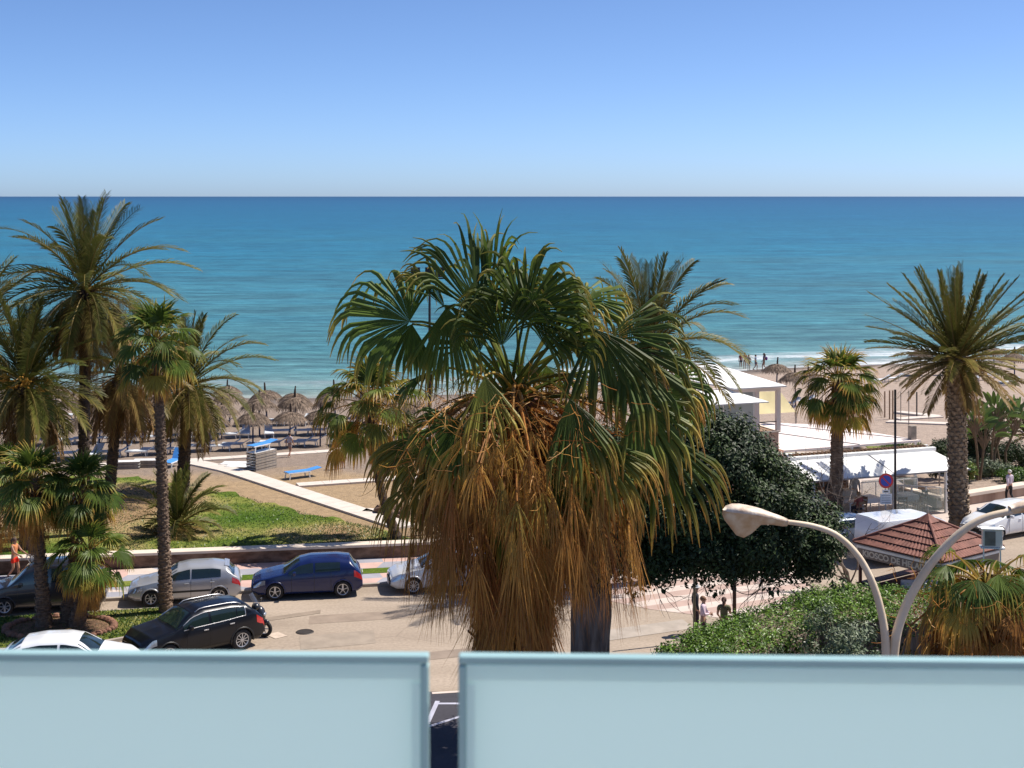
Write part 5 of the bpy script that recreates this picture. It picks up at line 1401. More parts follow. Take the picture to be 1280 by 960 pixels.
ra = smooth_pts([Q(1116.5, 850), Q(1117.5, 815), Q(1124, 780), Q(1140, 742), Q(1165, 703), Q(1198, 668), Q(1232, 647), Q(1276, 637)])
MB().tube(ra, [.068-.024*i/(len(ra)-1) for i in range(len(ra))], 16).build('arm', M['steel'], t, smooth=True)
def lamp_head(p, d, s=1.0):
    """p: where the head meets the arm, d: unit direction it points"""
    d = Vector(d).normalized(); side = d.cross(UP).normalized(); up = side.cross(d).normalized()
    if up.z < 0: up = -up
    # measured outline: along, half width, top height, bowl depth  (m)
    st = [(0, .055, .05, -.045), (.06, .075, .07, -.055), (.2, .11, .10, -.05), (.36, .145, .135, -.07), (.46, .155, .15, -.20), (.56, .155, .16, -.275), (.66, .15, .165, -.25), (.76, .13, .155, -.15), (.84, .09, .12, -.075), (.885, .02, .05, -.0)]
    nn = 16; seam = lambda x: .035+.0*x
    for part, mat_, nm in ((0, M['lampshell'], 'lamp_hood'), (1, M['lampbowl'], 'lamp_bowl')):
        V = []
        for x, w_, zt, zb_ in st:
            zs = .02+.06*math.sin(min(1, x/.8)*PI*.75)
            for k in range(nn+1):
                a = PI*k/nn; y = math.cos(a)*w_*(1.06 if part == 0 else .93)
                z = zs+(math.sin(a)**.7*(zt-zs) if part == 0 else math.sin(a)**.8*(zb_-zs))
                V.append(p+d*(x*s)+side*(y*s)+up*(z*s))
        m_ = nn+1
        Fc = [(i*m_+k, i*m_+k+1, (i+1)*m_+k+1, (i+1)*m_+k) for i in range(len(st)-1) for k in range(nn)]
        Fc += [tuple(range(m_)), tuple((len(st)-1)*m_+k for k in range(m_))]
        MB().add([tuple(v) for v in V], Fc).build(nm, mat_, t, smooth=True)
lamp_head(Q(984, 653.5), (-1, -.05, .14), 1.0)
lamp_head(Q(1262, 637.5), (1, .1, .06), 1.0)

# ================= kiosk =================
zE = 2.6
KL, KF, KR = GP(1066, 677.5, zE), GP(1178, 704, zE), GP(1255, 684.5, zE)
KB = KL+KR-KF; kc = (KL+KR)/2; cen = Vector((kc.x, kc.y, 0))
kt = thing('ice_cream_kiosk', 'square ice cream kiosk with a brown-red tiled pyramid roof and lettered sign board', 'kiosk', cen)
apex = Vector((0, 0, 3.62)); cs_ = [c-Vector((cen.x, cen.y, 0)) for c in (KL, KF, KR, KB)]
rf = MB(); ed = MB()
nrow = 6
for s in range(4):
    a, b = cs_[s], cs_[(s+1) % 4]
    nvec = ((b-a).cross(apex-a)).normalized()
    if nvec.z < 0: nvec = -nvec
    for r_ in range(nrow):
        t0, t1 = r_/nrow, (r_+1)/nrow
        lo0, lo1 = a.lerp(apex, t0), b.lerp(apex, t0); hi0, hi1 = a.lerp(apex, t1), b.lerp(apex, t1)
        if r_ >= nrow-1: hi0, hi1 = a.lerp(apex, .97), b.lerp(apex, .97)
        nt_ = max(2, int((lo1-lo0).length/.16)); m_ = nt_*4
        V = []
        dn = (lo0-hi0).normalized()
        for k in range(m_+1):
            f = k/m_; wv = math.sin(f*nt_*2*PI)
            V.append(lo0.lerp(lo1, f)+nvec*(.050+.014*wv)+UP*0+(((lo0.lerp(lo1, f))-(hi0.lerp(hi1, f))).normalized())*(.012*wv))
        for k in range(m_+1):
            f = k/m_; wv = math.sin(f*nt_*2*PI); V.append(hi0.lerp(hi1, f)+nvec*(.008+.010*wv))
        for k in range(m_+1):
            f = k/m_; V.append(lo0.lerp(lo1, f)-nvec*.012)
        rf.add([tuple(v) for v in V], [(k, k+1, m_+1+k+1, m_+1+k) for k in range(m_)])
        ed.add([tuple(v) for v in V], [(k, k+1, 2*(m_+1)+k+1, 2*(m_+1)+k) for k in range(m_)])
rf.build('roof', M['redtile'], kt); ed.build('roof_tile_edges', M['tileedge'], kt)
rd = MB()
for c in cs_: rd.tube([c+UP*.06, apex+UP*.04], .05, 8)
rd.build('ridge_tiles', M['redtile'], kt)
cp = MB(); ce = [Vector((c.x*.17, c.y*.17, 3.50)) for c in cs_]; ap2 = apex+UP*.16
for s in range(4):
    cp.add([tuple(ce[s]), tuple(ce[(s+1) % 4]), tuple(ap2)], [(0, 1, 2)]); cp.add([tuple(ce[s]), tuple(ce[(s+1) % 4]), tuple(ce[(s+1) % 4]-UP*.07), tuple(ce[s]-UP*.07)], [(0, 1, 2, 3)])
cp.build('roof_cap', M['redtile'], kt)
MB().tube([ap2-UP*.05, ap2+UP*.32], [.02, .008], 6).build('finial', M['metal'], kt)
# soffit, fascia, sign boards
sf = MB(); ins = [c*.995 for c in cs_]; sf.add([tuple(c-UP*.02) for c in ins]+[tuple(c-UP*.06) for c in ins], [(0,1,2,3),(4,5,6,7),(0,1,5,4),(1,2,6,5),(2,3,7,6),(3,0,4,7)]); sf.build('soffit', M['grey'], kt)
fs = MB()
for s in range(4):
    a, b = cs_[s]*.94, cs_[(s+1) % 4]*.94; fs.bar(Vector((a.x, a.y, 2.48)), Vector((b.x, b.y, 2.48)), .06, .12)
fs.build('fascia', M['white'], kt)
sb = MB()
for s in range(4):
    a, b = cs_[s]*.93, cs_[(s+1) % 4]*.93; sb.bar(Vector((a.x, a.y, 2.245)), Vector((b.x, b.y, 2.245)), .05, .34)
sb.build('sign_board', M['signboard'], kt)
w_ = MB()
for s in range(4):
    a, b = cs_[s]*.78, cs_[(s+1) % 4]*.78; w_.bar(Vector((a.x, a.y, .5)), Vector((b.x, b.y, .5)), .08, 1.0)
    a2, b2 = cs_[s]*.9, cs_[(s+1) % 4]*.9; w_.bar(Vector((a2.x, a2.y, 1.05)), Vector((b2.x, b2.y, 1.05)), .4, .05)
w_.build('counter_wall', pmat('kiosk_panel', (.12,.05,.04), .6, .1), kt)
for c in cs_: MB().bar(Vector((c.x*.9, c.y*.9, 0)), Vector((c.x*.9, c.y*.9, 2.4)), .11).build('corner_post', pmat('red_brown_post', (.10,.025,.02), .5, .1) if 'post' not in M else M['post'], kt)
fz = MB(); fz.box((0, 0, .55), (1.6, 1.6, 1.1)); fz.build('freezer', M['plastic'], kt, bevel=.03)
tx = bpy.data.curves.new('sign_text', 'FONT'); tx.body = 'KIOSCO DE HELADOS'; tx.size = .30; tx.extrude = .006; tx.align_x = 'CENTER'; tx.align_y = 'CENTER'; tx.offset = .011
to = bpy.data.objects.new('tmp_text', tx); COL.objects.link(to); bpy.context.view_layer.update()
tm_ = bpy.data.meshes.new_from_object(to.evaluated_get(bpy.context.evaluated_depsgraph_get())); bpy.data.objects.remove(to)
o = bpy.data.objects.new('sign_lettering', tm_); tm_.materials.clear(); tm_.materials.append(M['letter']); COL.objects.link(o); o.parent = kt
a, b = cs_[0], cs_[1]; dx = (b-a).normalized(); nn = Vector((dx.y, -dx.x, 0))
if nn.dot(a) < 0: nn = -nn
mid = (cs_[0]+cs_[1])/2*.93+nn*.034; mid.z = 2.245
m3 = Matrix((dx, UP, dx.cross(UP))).transposed()
wtxt = max(v.co.x for v in tm_.vertices)-min(v.co.x for v in tm_.vertices); sc_ = 3.15/wtxt
o.matrix_local = Matrix.Translation(mid) @ m3.to_4x4() @ Matrix.Diagonal((sc_, 1.0, 1, 1))
# air conditioner on posts
ac = Vector((PX(1240, 0, 49.3).x, 49.3, 0)); t = thing('air_conditioner', 'white air conditioner outdoor unit on posts at the right corner of the kiosk', 'air conditioner', (ac.x, ac.y, .28), R(-8))
MB().box((0, 0, 3.38), (.66, .30, .60)).build('casing', pmat('beige_casing', (.80,.72,.62), .5, .03), t, bevel=.02)
MB().box((0, 0, 3.70), (.78, .38, .03)).build('top_cover', M['white'], t, bevel=.008)
g_ = MB()
for k in range(12): g_.box((-.24+.028*k, -.165, 3.38), (.008, .012, .46))
g_.box((-.09, -.162, 3.38), (.36, .004, .5)); g_.build('fan_grille', M['greywood'], t)
for x in (-.28, .28): MB().bar((x, 0, -.28), (x, 0, 3.07), .045).build('support_post', M['white'], t)
MB().box((0, 0, 3.05), (.8, .4, .04)).build('shelf', M['white'], t)

# ================= cafe =================
U = Vector((math.cos(R(20)), math.sin(R(20)), 0)); Vv = Vector((-U.y, U.x, 0))
O = Vector((12.95, 69.0, 0)); ang = R(20)
def C(u, v, z): return O+U*u+Vv*v+UP*z
ct = thing('cafe_building', 'white beach cafe with a raised roofed terrace, flat canopy and glass screens', 'cafe', O, ang)
def cb(mb, c, s, **k): return mb.box(c, s, **k)
# local frame: x = along the front, y = back, z = up
m_ = MB(); cb(m_, (4.2, 5.2, .06), (9.6, 10.8, .12)); m_.build('terrace_floor', M['tile_cream'], ct)
m_ = MB(); cb(m_, (-3.2, 2.6, 2.05), (6.5, 5.0, 4.0)); m_.build('wall', M['salmon'], ct, bevel=.01)
m_ = MB(); cb(m_, (-3.2, .06, 4.08), (6.56, .18, .06)); cb(m_, (.0, 2.6, 4.08), (.18, 5.1, .06)); m_.build('parapet_coping', M['cap'], ct)
for i, (x, y) in enumerate(((0.0, .1), (-1.18, .1), (0, 4.9), (-6.3, .1), (-6.3, 4.9), (-3.6, 4.9))):
    m_ = MB(); cb(m_, (x, y, 5.2), (.20, .20, 2.2)); m_.build('roof_post', M['pinkcanvas'], ct)
m_ = MB(); cb(m_, (-1.4, .04, 6.20), (2.9, .14, .26)); cb(m_, (0.03, 2.5, 6.2), (.14, 4.9, .26)); cb(m_, (-4.6, .04, 6.20), (3.5, .14, .2)); m_.build('roof_beam', M['pinkcanvas'], ct)
# sloping white canvas roofs of the raised terrace
rfv = [(-2.6, -.35, 6.33), (.22, -.35, 6.33), (-.95, 4.8, 6.88), (-6.2, 4.8, 6.88)]
def slab(poly, th, name, mat, parent, **k):
    n = len(poly); V = [tuple(p) for p in poly]+[(p[0], p[1], p[2]-th) for p in poly]
    return MB().add(V, [tuple(range(n)), tuple(range(2*n-1, n-1, -1))]+[(i, (i+1) % n, n+(i+1) % n, n+i) for i in range(n)]).build(name, mat, parent, **k)
slab(rfv, .06, 'roof', M['canvas'], ct)
slab([(0.22, -.35, 6.33), (.22, 4.9, 6.33), (-.95, 4.8, 6.88)], .05, 'roof', M['canvas'], ct)
slab([(-5.9, -1.2, 5.75), (-1.25, -1.2, 5.75), (-2.8, .0, 6.25), (-6.4, .0, 6.25)], .05, 'roof', M['canvas'], ct)
Mg2 = pmat('frosted_screen', (.30,.36,.38), .15, .25, scale=.8, spec=.6, col2=(.45,.50,.50))
m_ = MB(); cb(m_, (-2.1, .12, 5.1), (1.65, .03, 1.9)); m_.build('glass_screen', Mg2, ct)
m_ = MB(); cb(m_, (-3.9, .12, 5.1), (1.75, .03, 1.9)); m_.build('glass_screen', Mg2, ct)
m_ = MB(); cb(m_, (-3.0, .10, 5.1), (.06, .06, 2.0)); cb(m_, (-1.32, .10, 5.1), (.12, .08, 2.0)); m_.build('screen_frame', M['white'], ct)
m_ = MB(); cb(m_, (-.6, 4.9, 5.9), (1.2, .12, .16)); cb(m_, (-.6, 4.9, 4.75), (1.2, .08, .06)); cb(m_, (-.6, .1, 4.55), (1.1, .06, .05)); cb(m_, (-.35, 4.9, 5.2), (.07, .07, 1.3)); m_.build('railing', M['greywood'], ct)
m_ = MB(); cb(m_, (-.85, 1.6, 4.35), (.5, .5, .5)); cb(m_, (-.85, 1.85, 4.7), (.5, .08, .5)); m_.build('terrace_chair', M['black'], ct, bevel=.02)
m_ = MB(); cb(m_, (-3.2, 2.6, 4.04), (6.3, 4.8, .05)); m_.build('upper_floor', M['wood'], ct)
# big flat cream canopy over the rear dining room
Cn = [(.35, .1, 3.12), (8.4, .3, 3.12), (6.4, 6.1, 3.12), (.35, 10.6, 3.12)]
slab(Cn, .10, 'flat_canopy', M['pinkcanvas'], ct)
m_ = MB(); m_.bar((.5, 8.9, 3.14), (4.7, .2, 3.14), .05, .04); m_.bar((3.0, 8.5, 3.14), (8.0, .8, 3.14), .04, .03); m_.build('canopy_seam', M['grey'], ct)
for x, y in ((8.2, .5), (6.2, 5.7), (.5, 10.0), (4.3, .3), (.5, .4)):
    m_ = MB(); cb(m_, (x, y, 1.6), (.12, .12, 3.0)); m_.build('canopy_post', M['white'], ct)
# retracted folded roof slats between canopy and awning
m_ = MB()
for k in range(34): cb(m_, (.6+k*.23, -.15, 2.92), (.04, .34, .1), rot=R(25))
m_.build('folded_slats', M['wood'], ct)
m_ = MB(); cb(m_, (4.5, -.42, 2.78), (8.4, .26, .20)); cb(m_, (4.5, .02, 2.86), (8.2, .1, .14)); m_.build('awning_box', M['white'], ct, bevel=.02)
# awning in two bays
for (a, b_) in ((.15, 4.72), (4.80, 9.0)):
    slab([(a, -2.75, 2.18), (b_, -2.75, 2.18), (b_-(.45 if b_ > 8 else 0), -.5, 2.72), (a, -.5, 2.72)], .03, 'awning', M['canvas'], ct)
m_ = MB(); m_.bar((4.76, -2.78, 2.15), (4.76, -.5, 2.74), .06, .05); m_.bar((.15, -2.78, 2.15), (9.05, -2.78, 2.15), .06, .07); m_.build('awning_rail', M['grey'], ct)
for x in (.3, 4.76, 7.75):
    m_ = MB(); cb(m_, (x, -2.6, 1.08), (.13, .13, 2.16)); m_.build('awning_post', M['white'], ct)
# wall with timber and shelves at the left half, open to the garden at right
m_ = MB(); cb(m_, (2.2, .6, 1.45), (4.2, .12, 2.7)); m_.build('bar_wall', pmat('bar_timber', (.10,.04,.022), .7, scale=2.2, col2=(.30,.16,.08)), ct)
sh = MB()
for k in range(5): cb(sh, (2.2, .48, .7+.4*k), (3.9, .2, .03))
for k in range(70): sh.lathe([(.03, 0), (.035, .12), (.012, .18), (.012, .24)], 6, (.3+rng.random()*3.8, .48, .72+.4*rng.randrange(4)), mi=rng.randrange(3))
sh.build('bottle_shelf', [M['wood'], M['yellow'], M['plastic']], ct)
m_ = MB(); cb(m_, (2.6, -.5, .6), (2.6, .5, 1.05)); m_.build('bar_counter', M['cream'], ct, bevel=.01)
for x0, x1, y in ((4.9, 7.7, -2.6), (4.9, 8.2, .3)):
    o = MB().box(((x0+x1)/2, y, .75), (x1-x0, .02, 1.1)).build('glass_screen', pmat('clear_screen_%d' % int(y*10+50), (.35,.45,.42), .05, .05, alpha=.35, spec=.7), ct)
m_ = MB()
for k in range(5): cb(m_, (4.9+k*.82, .3, .6), (.04, .04, 1.2))
cb(m_, (6.5, .3, 1.2), (3.3, .05, .04)); m_.build('screen_rail', M['white'], ct)
# stairs rail at left of the right-hand wall
m_ = MB()
w0 = A-O; wl = Vector((w0.dot(U), w0.dot(Vv), 0))
for k in range(4):
    f = k/3; p = Vector((wl.x-1.6*f+.3, wl.y+1.3*f+.3, 0)); cb(m_, (p.x, p.y, .85), (.07, .07, .6))
m_.bar((wl.x+.3, wl.y+.3, 1.12), (wl.x-1.3, wl.y+1.6, 1.12), .06, .05); m_.build('ramp_rail', M['white'], ct)
t = thing('low_wall', 'short grey wall with pale top meeting the garden wall at the cafe terrace', 'wall', A)
a, b_ = Vector((0, 0, 0)), Vector((-1.5, 3.4, 0))
MB().bar((a.x, a.y, .33), (b_.x, b_.y, .33), .3, .45).build('wall_body', M['grey'], t); MB().bar((a.x, a.y, .6), (b_.x, b_.y, .6), .42, .1).build('wall_cap', M['cap'], t, bevel=.02)
# garden lawn and white low wall seen under the awning
gp = [PX(1100, 0, 84), PX(1185, 0, 84), PX(1200, 0, 76.5), PX(1100, 0, 79)]
mb = MB(); V = []
for i in range(13):
    for k in range(7):
        x = 15.2+i*.75; y = 78.5+k*1.1; V.append((x, y, terr(x, y)+.03 if y > wallY(x) else .14))
mb.add(V, [(i*7+k, (i+1)*7+k, (i+1)*7+k+1, i*7+k+1) for i in range(12) for k in range(6)]); struct(mb.build('garden_grass', M['verge']))
a = Vector((15.0, 81.6, .1)); b_ = Vector((24.0, 82.6, .1))
t = thing('garden_wall', 'long low white wall across the garden seen under the cafe awning', 'wall', a)
MB().bar(Vector((0, 0, .3)), (b_-a)+UP*.3, .25, .6).build('wall_body', M['white'], t)
# yellow shade sail beside the raised terrace
t = thing('shade_sail', 'pale yellow shade sail stretched behind the raised cafe terrace', 'shade sail', C(3.0, 7.5, 0), ang)
pts = [(-.1, 0, 4.9), (1.5, 0, 4.85), (2.2, -.5, 3.75), (-.1, -.5, 3.75)]
V = []
for i in range(9):
    for k in range(7):
        a_ = Vector(pts[0]).lerp(Vector(pts[1]), i/8); b2 = Vector(pts[3]).lerp(Vector(pts[2]), i/8); p = a_.lerp(b2, k/6); p.z -= .12*math.sin(PI*i/8)*math.sin(PI*k/6); V.append(p)
MB().add([tuple(v) for v in V], [(i*7+k, (i+1)*7+k, (i+1)*7+k+1, i*7+k+1) for i in range(8) for k in range(6)]).build('canvas', M['yellow'], t, smooth=True)
for p in pts: MB().bar((p[0], p[1], 0), p, .07).build('mast', M['greywood'], t)
# sloping beige sail at right end of awning
t = thing('shade_sail', 'small beige shade sail hanging between the awning end and the stout date palm', 'shade sail', C(8.6, .6, 0), ang)
pts = [(-.3, .2, 2.72), (1.6, .6, 1.9), (.5, -.9, 2.35)]
V = []
for i in range(7):
    for k in range(7):
        a_ = Vector(pts[0]).lerp(Vector(pts[1]), i/6); b2 = Vector(pts[0]).lerp(Vector(pts[2]), i/6); V.append(a_.lerp(b2, k/6))
MB().add([tuple(v) for v in V], [(i*7+k, (i+1)*7+k, (i+1)*7+k+1, i*7+k+1) for i in range(6) for k in range(6)]).build('canvas', M['yellow'], t)
MB().bar((1.6, .6, 0), pts[1], .06).build('mast', M['greywood'], t)
# chimney stub on canopy
o = MB().box((0, 0, .35), (.32, .3, .7)).build('vent_box', M['greywood'], ct, bevel=.01); o.location = (8.1, .6, 3.12)

# ---- cafe tables and chairs ----
def table_white(label, loc, rz, cloth=True):
    t = thing('cafe_table', label, 'table', loc, rz, 'cafe tables')
    MB().box((0, 0, .73), (.8, .8, .03)).build('table_top', M['white'], t, bevel=.005)
    for sx in (-1, 1):
        for sy in (-1, 1): MB().bar((sx*.36, sy*.36, 0), (sx*.36, sy*.36, .72), .04).build('leg', M['white'], t)
    if cloth:
        m = MB(); m.box((0, 0, .755), (.86, .86, .012)); m.box((0, -.432, .64), (.86, .01, .24)); m.box((0, .432, .64), (.86, .01, .24)); m.box((.432, 0, .64), (.01, .86, .24)); m.box((-.432, 0, .64), (.01, .86, .24))
        o = m.build('tablecloth', M['canvas']); o.location = loc; o.rotation_euler = (0, 0, rz); tag(o, 'white cloth on the '+label, 'tablecloth', 'white tablecloths')
    return t
def cchair(label, loc, rz, mat=None, group='cafe chairs'):
    mat = mat or M['wood']; t = thing('cafe_chair', label, 'chair', loc, rz, group)
    MB().box((0, 0, .45), (.44, .44, .04)).build('seat', mat, t, bevel=.01)
    b = MB(); b.box((0, .21, .82), (.42, .03, .12)); b.box((0, .21, .65), (.42, .025, .06)); b.bar((-.2, .2, .45), (-.2, .24, .9), .035); b.bar((.2, .2, .45), (.2, .24, .9), .035); b.build('backrest', mat, t)
    for sx in (-1, 1):
        for sy in (-1, 1): MB().bar((sx*.19, sy*.19, .45), (sx*.2, sy*.21, 0), .035).build('leg', mat, t)
    return t
tb = [(1.15, -1.9, 'cafe table at the left end of the awning'), (2.9, -1.9, 'cafe table under the awning left of the no-parking sign'), (4.2, -1.3, 'cafe table half hidden behind the round no-parking sign'), (6.3, -1.4, 'cafe table by the glass screen at the right')]
for i, (u, v, lab) in enumerate(tb): table_white(lab, C(u, v, .12), ang, i != 1)
ch = [(1.15, -2.6, 180, 'wooden chair with its back to the road at the leftmost cafe table'), (.45, -1.9, 90, 'wooden chair at the left side of the leftmost cafe table'), (2.9, -2.55, 180, 'wooden chair before the cafe table left of the no-parking sign'), (3.5, -1.7, -80, 'wooden chair right of the cafe table beside the no-parking sign'), (5.4, -2.3, 160, 'folding wooden chair under the awning right of the dark pole'), (6.4, -2.3, 200, 'wooden chair turned sideways under the right half of the awning'), (7.1, -1.5, -90, 'wooden chair beside the right awning post')]
for u, v, a, lab in ch: cchair(lab, C(u, v, .12), ang+R(a))
cchair('yellow-seated folding chair standing outside the right awning post', C(7.9, -3.5, .12), ang+R(150), M['yellow'])
# sign: no parking
b = Vector((PX(1107.5, 0, 62.6).x, 62.6, .11)); t = thing('no_parking_sign', 'round blue and red no-parking sign with two white plates before the cafe', 'traffic sign', b, R(4))
MB().tube([(0, .04, 0), (0, .04, 3.3)], .035, 8).build('pole', M['metal'], t)
zc = PX(0, 601, 62.6).z-.11
def disc(mb, r0, r1, y, n=36, mi=0):
    V = []
    for k in range(n):
        a = 2*PI*k/n; V += [(r0*math.cos(a), y, zc+r0*math.sin(a)), (r1*math.cos(a), y, zc+r1*math.sin(a))]
    mb.add(V, [(2*k, 2*k+1, 2*((k+1) % n)+1, 2*((k+1) % n)) for k in range(n)], mi=mi)
Mred = pmat('sign_red', (.55,.03,.03), .4, .05); Mblu = pmat('sign_blue', (.02,.06,.42), .4, .05)
q = MB(); disc(q, .001, .33, .0); disc(q, .24, .33, -.004, mi=1); disc(q, .001, .33, .012, mi=2); disc(q, .33, .3301, .0)
V = [(-.19, -.006, zc+.15), (-.15, -.006, zc+.19), (.19, -.006, zc-.15), (.15, -.006, zc-.19)]; q.add(V, [(0, 1, 2, 3)], mi=1)
q.build('sign_disc', [Mblu, Mred, M['metal']], t)
q = MB(); q.box((0, 0, zc-.47), (.33, .02, .15)); q.box((0, -.012, zc-.47), (.2, .004, .05), mi=1); q.build('plate', [M['white'], M['black']], t)
q = MB(); q.box((0, 0, zc-.80), (.52, .02, .46))
for k in range(4): q.box((0, -.012, zc-.65-.1*k), (.4, .004, .025), mi=1)
q.build('plate', [M['white'], M['grey']], t)
# poles
def pole(name, label, cat, x, d, ytop, r_, mat, z0=None, group=None):
    q = PX(x, ytop, d); z0 = terr(q.x, d) if z0 is None else z0
    t = thing(name, label, cat, (q.x, d, z0), 0, group); MB().tube([(0, 0, 0), (0, 0, q.z-z0)], [r_, r_*.85], 10).build('shaft', mat, t, smooth=True)
    MB().lathe([(r_*2, 0), (r_*2, .03), (r_*1.3, .08), (r_*1.1, .3)], 10).build('base', mat, t); return t
pole('dark_pole', 'tall thin dark pole standing in front of the cafe awning', 'pole', 1119, 67.5, 487, .06, M['darkpole'], .11)
pole('grey_pole', 'slim grey-green pole beside the person in a white shirt', 'pole', 868, 49.4, 640, .05, pmat('grey_green_paint', (.16,.15,.10), .6, .1), 0)
pole('brown_pole', 'dark brown post behind the hedge, right of the person in an olive top', 'pole', 918, 49.6, 640, .07, pmat('brown_post', (.07,.04,.03), .8, .2), 0)
for x, yt, yb, lab, mt in ((1106, 489, 522, 'first wooden beach post from the left behind the flat canopy', 'wood'), (1112, 488, 524, 'second wooden beach post behind the flat canopy, beside the dark pole', 'wood'), (1116, 488, 524, 'third wooden beach post, hidden partly by the dark pole', 'wood'), (1126, 490, 528, 'thin greenish beach post right of the dark pole', 'greywood'), (1136, 488, 531, 'thin pale beach post between the greenish and the dark one', 'greywood'), (1146, 490, 521, 'dark beach post farthest right of the row on the sand', 'darkpole')):
    p = TP(x, yb); z = PX(x, yt, p.y).z
    o = MB().tube([(0, 0, 0), (0, 0, z-p.z)], .05 if mt != 'greywood' else .03, 7).build('beach_post', M[mt]); o.location = p; tag(o, lab, 'post', 'posts standing on the right-hand sand')
# floodlight mast
d = 63.0; p = PX(537, 348, d); z0 = terr(p.x, d)
t = thing('floodlight_mast', 'slim mast with two brown floodlights rising behind the big shaggy palm', 'floodlight', (p.x, d, z0))
MB().tube([(0, 0, 0), (0, 0, p.z-z0)], [.09, .05], 8).build('pole', M['darkpole'], t)
MB().box((0, 0, p.z-z0), (1.45, .07, .06)).build('crossbar', M['darkpole'], t)
for x in (-.62, .02, .46):
    m = MB(); m.box((x, 0, p.z-z0+.28), (.40, .30, .42), taper=.8); m.box((x, -.16, p.z-z0+.28), (.42, .02, .44), mi=1); m.bar((x-.2, 0, p.z-z0), (x-.2, 0, p.z-z0+.3), .03, mi=1); m.bar((x+.2, 0, p.z-z0), (x+.2, 0, p.z-z0+.3), .03, mi=1)
    m.build('floodlight', [pmat('rusty_housing_%d' % int(x*100+100), (.12,.05,.03), .6, .3), M['black']], t, bevel=.01)

# ================= beach furniture =================
def parasol_parts(t, r, R_=1.25, hgt=2.35):
    MB().tube([(0, 0, -.2), (0, 0, hgt)], .055, 8).build('pole', M['bluepole'], t)
    MB().tube([(0, 0, hgt-.1), (.01, 0, hgt+.25), (.04, 0, hgt+.6)], [.08, .07, .05], 8).build('thatch_tip', M['trunk_dark'], t)
    m = MB(); z1 = hgt; prof = [(.06, z1+.05), (.3, z1-.02), (.65, z1-.14), (.95, z1-.32), (1.12, z1-.50)]
    n = 30; V = []; C_ = []
    for q, z in prof:
        for k in range(n):
            a = 2*PI*k/n; V.append((q*math.cos(a), q*math.sin(a), z)); C_.append((.35, r.random()))
    m.add(V, [(i*n+k, i*n+(k+1) % n, (i+1)*n+(k+1) % n, (i+1)*n+k) for i in range(len(prof)-1) for k in range(n)], C_)
    V = []; Fc = []; C_ = []
    for k in range(900):
        a = r.random()*2*PI; q = R_*(.15+.80*r.random()**.6); 
        z = z1+.07-.62*(q/1.2)**2.0; o = Vector((math.cos(a), math.sin(a), 0)); sd = Vector((-o.y, o.x, 0))
        p = o*q+UP*z; dn = Vector((o.x, o.y, -(.15+1.1*(q/1.2)**1.6))).normalized(); dn = (dn+rv(r, .12)).normalized(); ll = r.uniform(.22, .42)
        e = p+dn*ll*.6; e2 = e+(dn+Vector((0, 0, -.6))).normalized()*ll*.5; w = .012+.01*r.random(); i = len(V)
        V += [p-sd*w, p+sd*w, e+sd*w, e-sd*w, e2]; Fc += [(i, i+1, i+2, i+3), (i+3, i+2, i+4)]; c = (r.random(), r.random()); C_ += [c]*5
    m.add([tuple(v) for v in V], Fc, C_); m.build('thatch_canopy', M['straw'], t)
rp = random.Random(77)
para0 = None
GPz = lambda x, y: TP(x, y)
def parasol(label, x, y, s=1.0, group='thatched beach parasols'):
    global para0
    loc = TP(x+rp.uniform(-5, 5), y+rp.uniform(-1.5, 1.5)); tilt = (rp.uniform(-.07, .07), rp.uniform(-.07, .07))
    if para0 is None:
        para0 = thing('thatched_parasol', label, 'parasol', loc, 0, group); parasol_parts(para0, rp); para0.scale = (s,)*3; o = para0
    else: o = dup(para0, loc, rp.random()*6.28, label, group, s*rp.uniform(.92, 1.08))
    o.rotation_euler[0], o.rotation_euler[1] = tilt
    return o
ordn = ['first', 'second', 'third', 'fourth', 'fifth', 'sixth', 'seventh', 'eighth', 'ninth', 'tenth', 'eleventh', 'twelfth']
rows = [('front', [(102, 573), (160, 571), (212, 568), (265, 564), (312, 561.5), (359, 559), (405, 557), (460, 555), (517, 553)], 1.0),
        ('second', [(70, 556), (125, 554), (178, 552), (230, 550.5), (274, 549), (321, 546.5), (370, 544), (415, 543), (466, 541)], 1.0),
        ('third', [(42, 540), (98, 538), (150, 536.5), (200, 535), (244, 534), (292, 532.5), (331, 531), (368, 532), (422, 529), (470, 528)], 1.0),
        ('seaward', [(20, 525), (74, 524), (128, 523), (182, 521), (236, 520), (286, 519)], 1.0)]
lpos = []
for nm, ps, s in rows:
    for i, (x, y) in enumerate(ps):
        parasol('thatched beach parasol, %s from the left in the %s row of the left-hand field' % (ordn[i], nm), x, y, s)
        lpos.append((nm, i, x, y))
for i, (x, y) in enumerate([(968, 492), (994, 508), (1014, 504)]):
    parasol('thatched beach parasol, %s from the left behind the cafe canopy' % ordn[i], x, y, 1.0, 'thatched parasols behind the cafe')
for i, (x, y) in enumerate([(1152, 470), (1190, 468), (1246, 466), (1267, 479), (1284, 462)]):
    parasol('thatched beach parasol, %s from the left in the field by the surf at right' % ordn[i], x, y, 1.0, 'thatched parasols at the right')
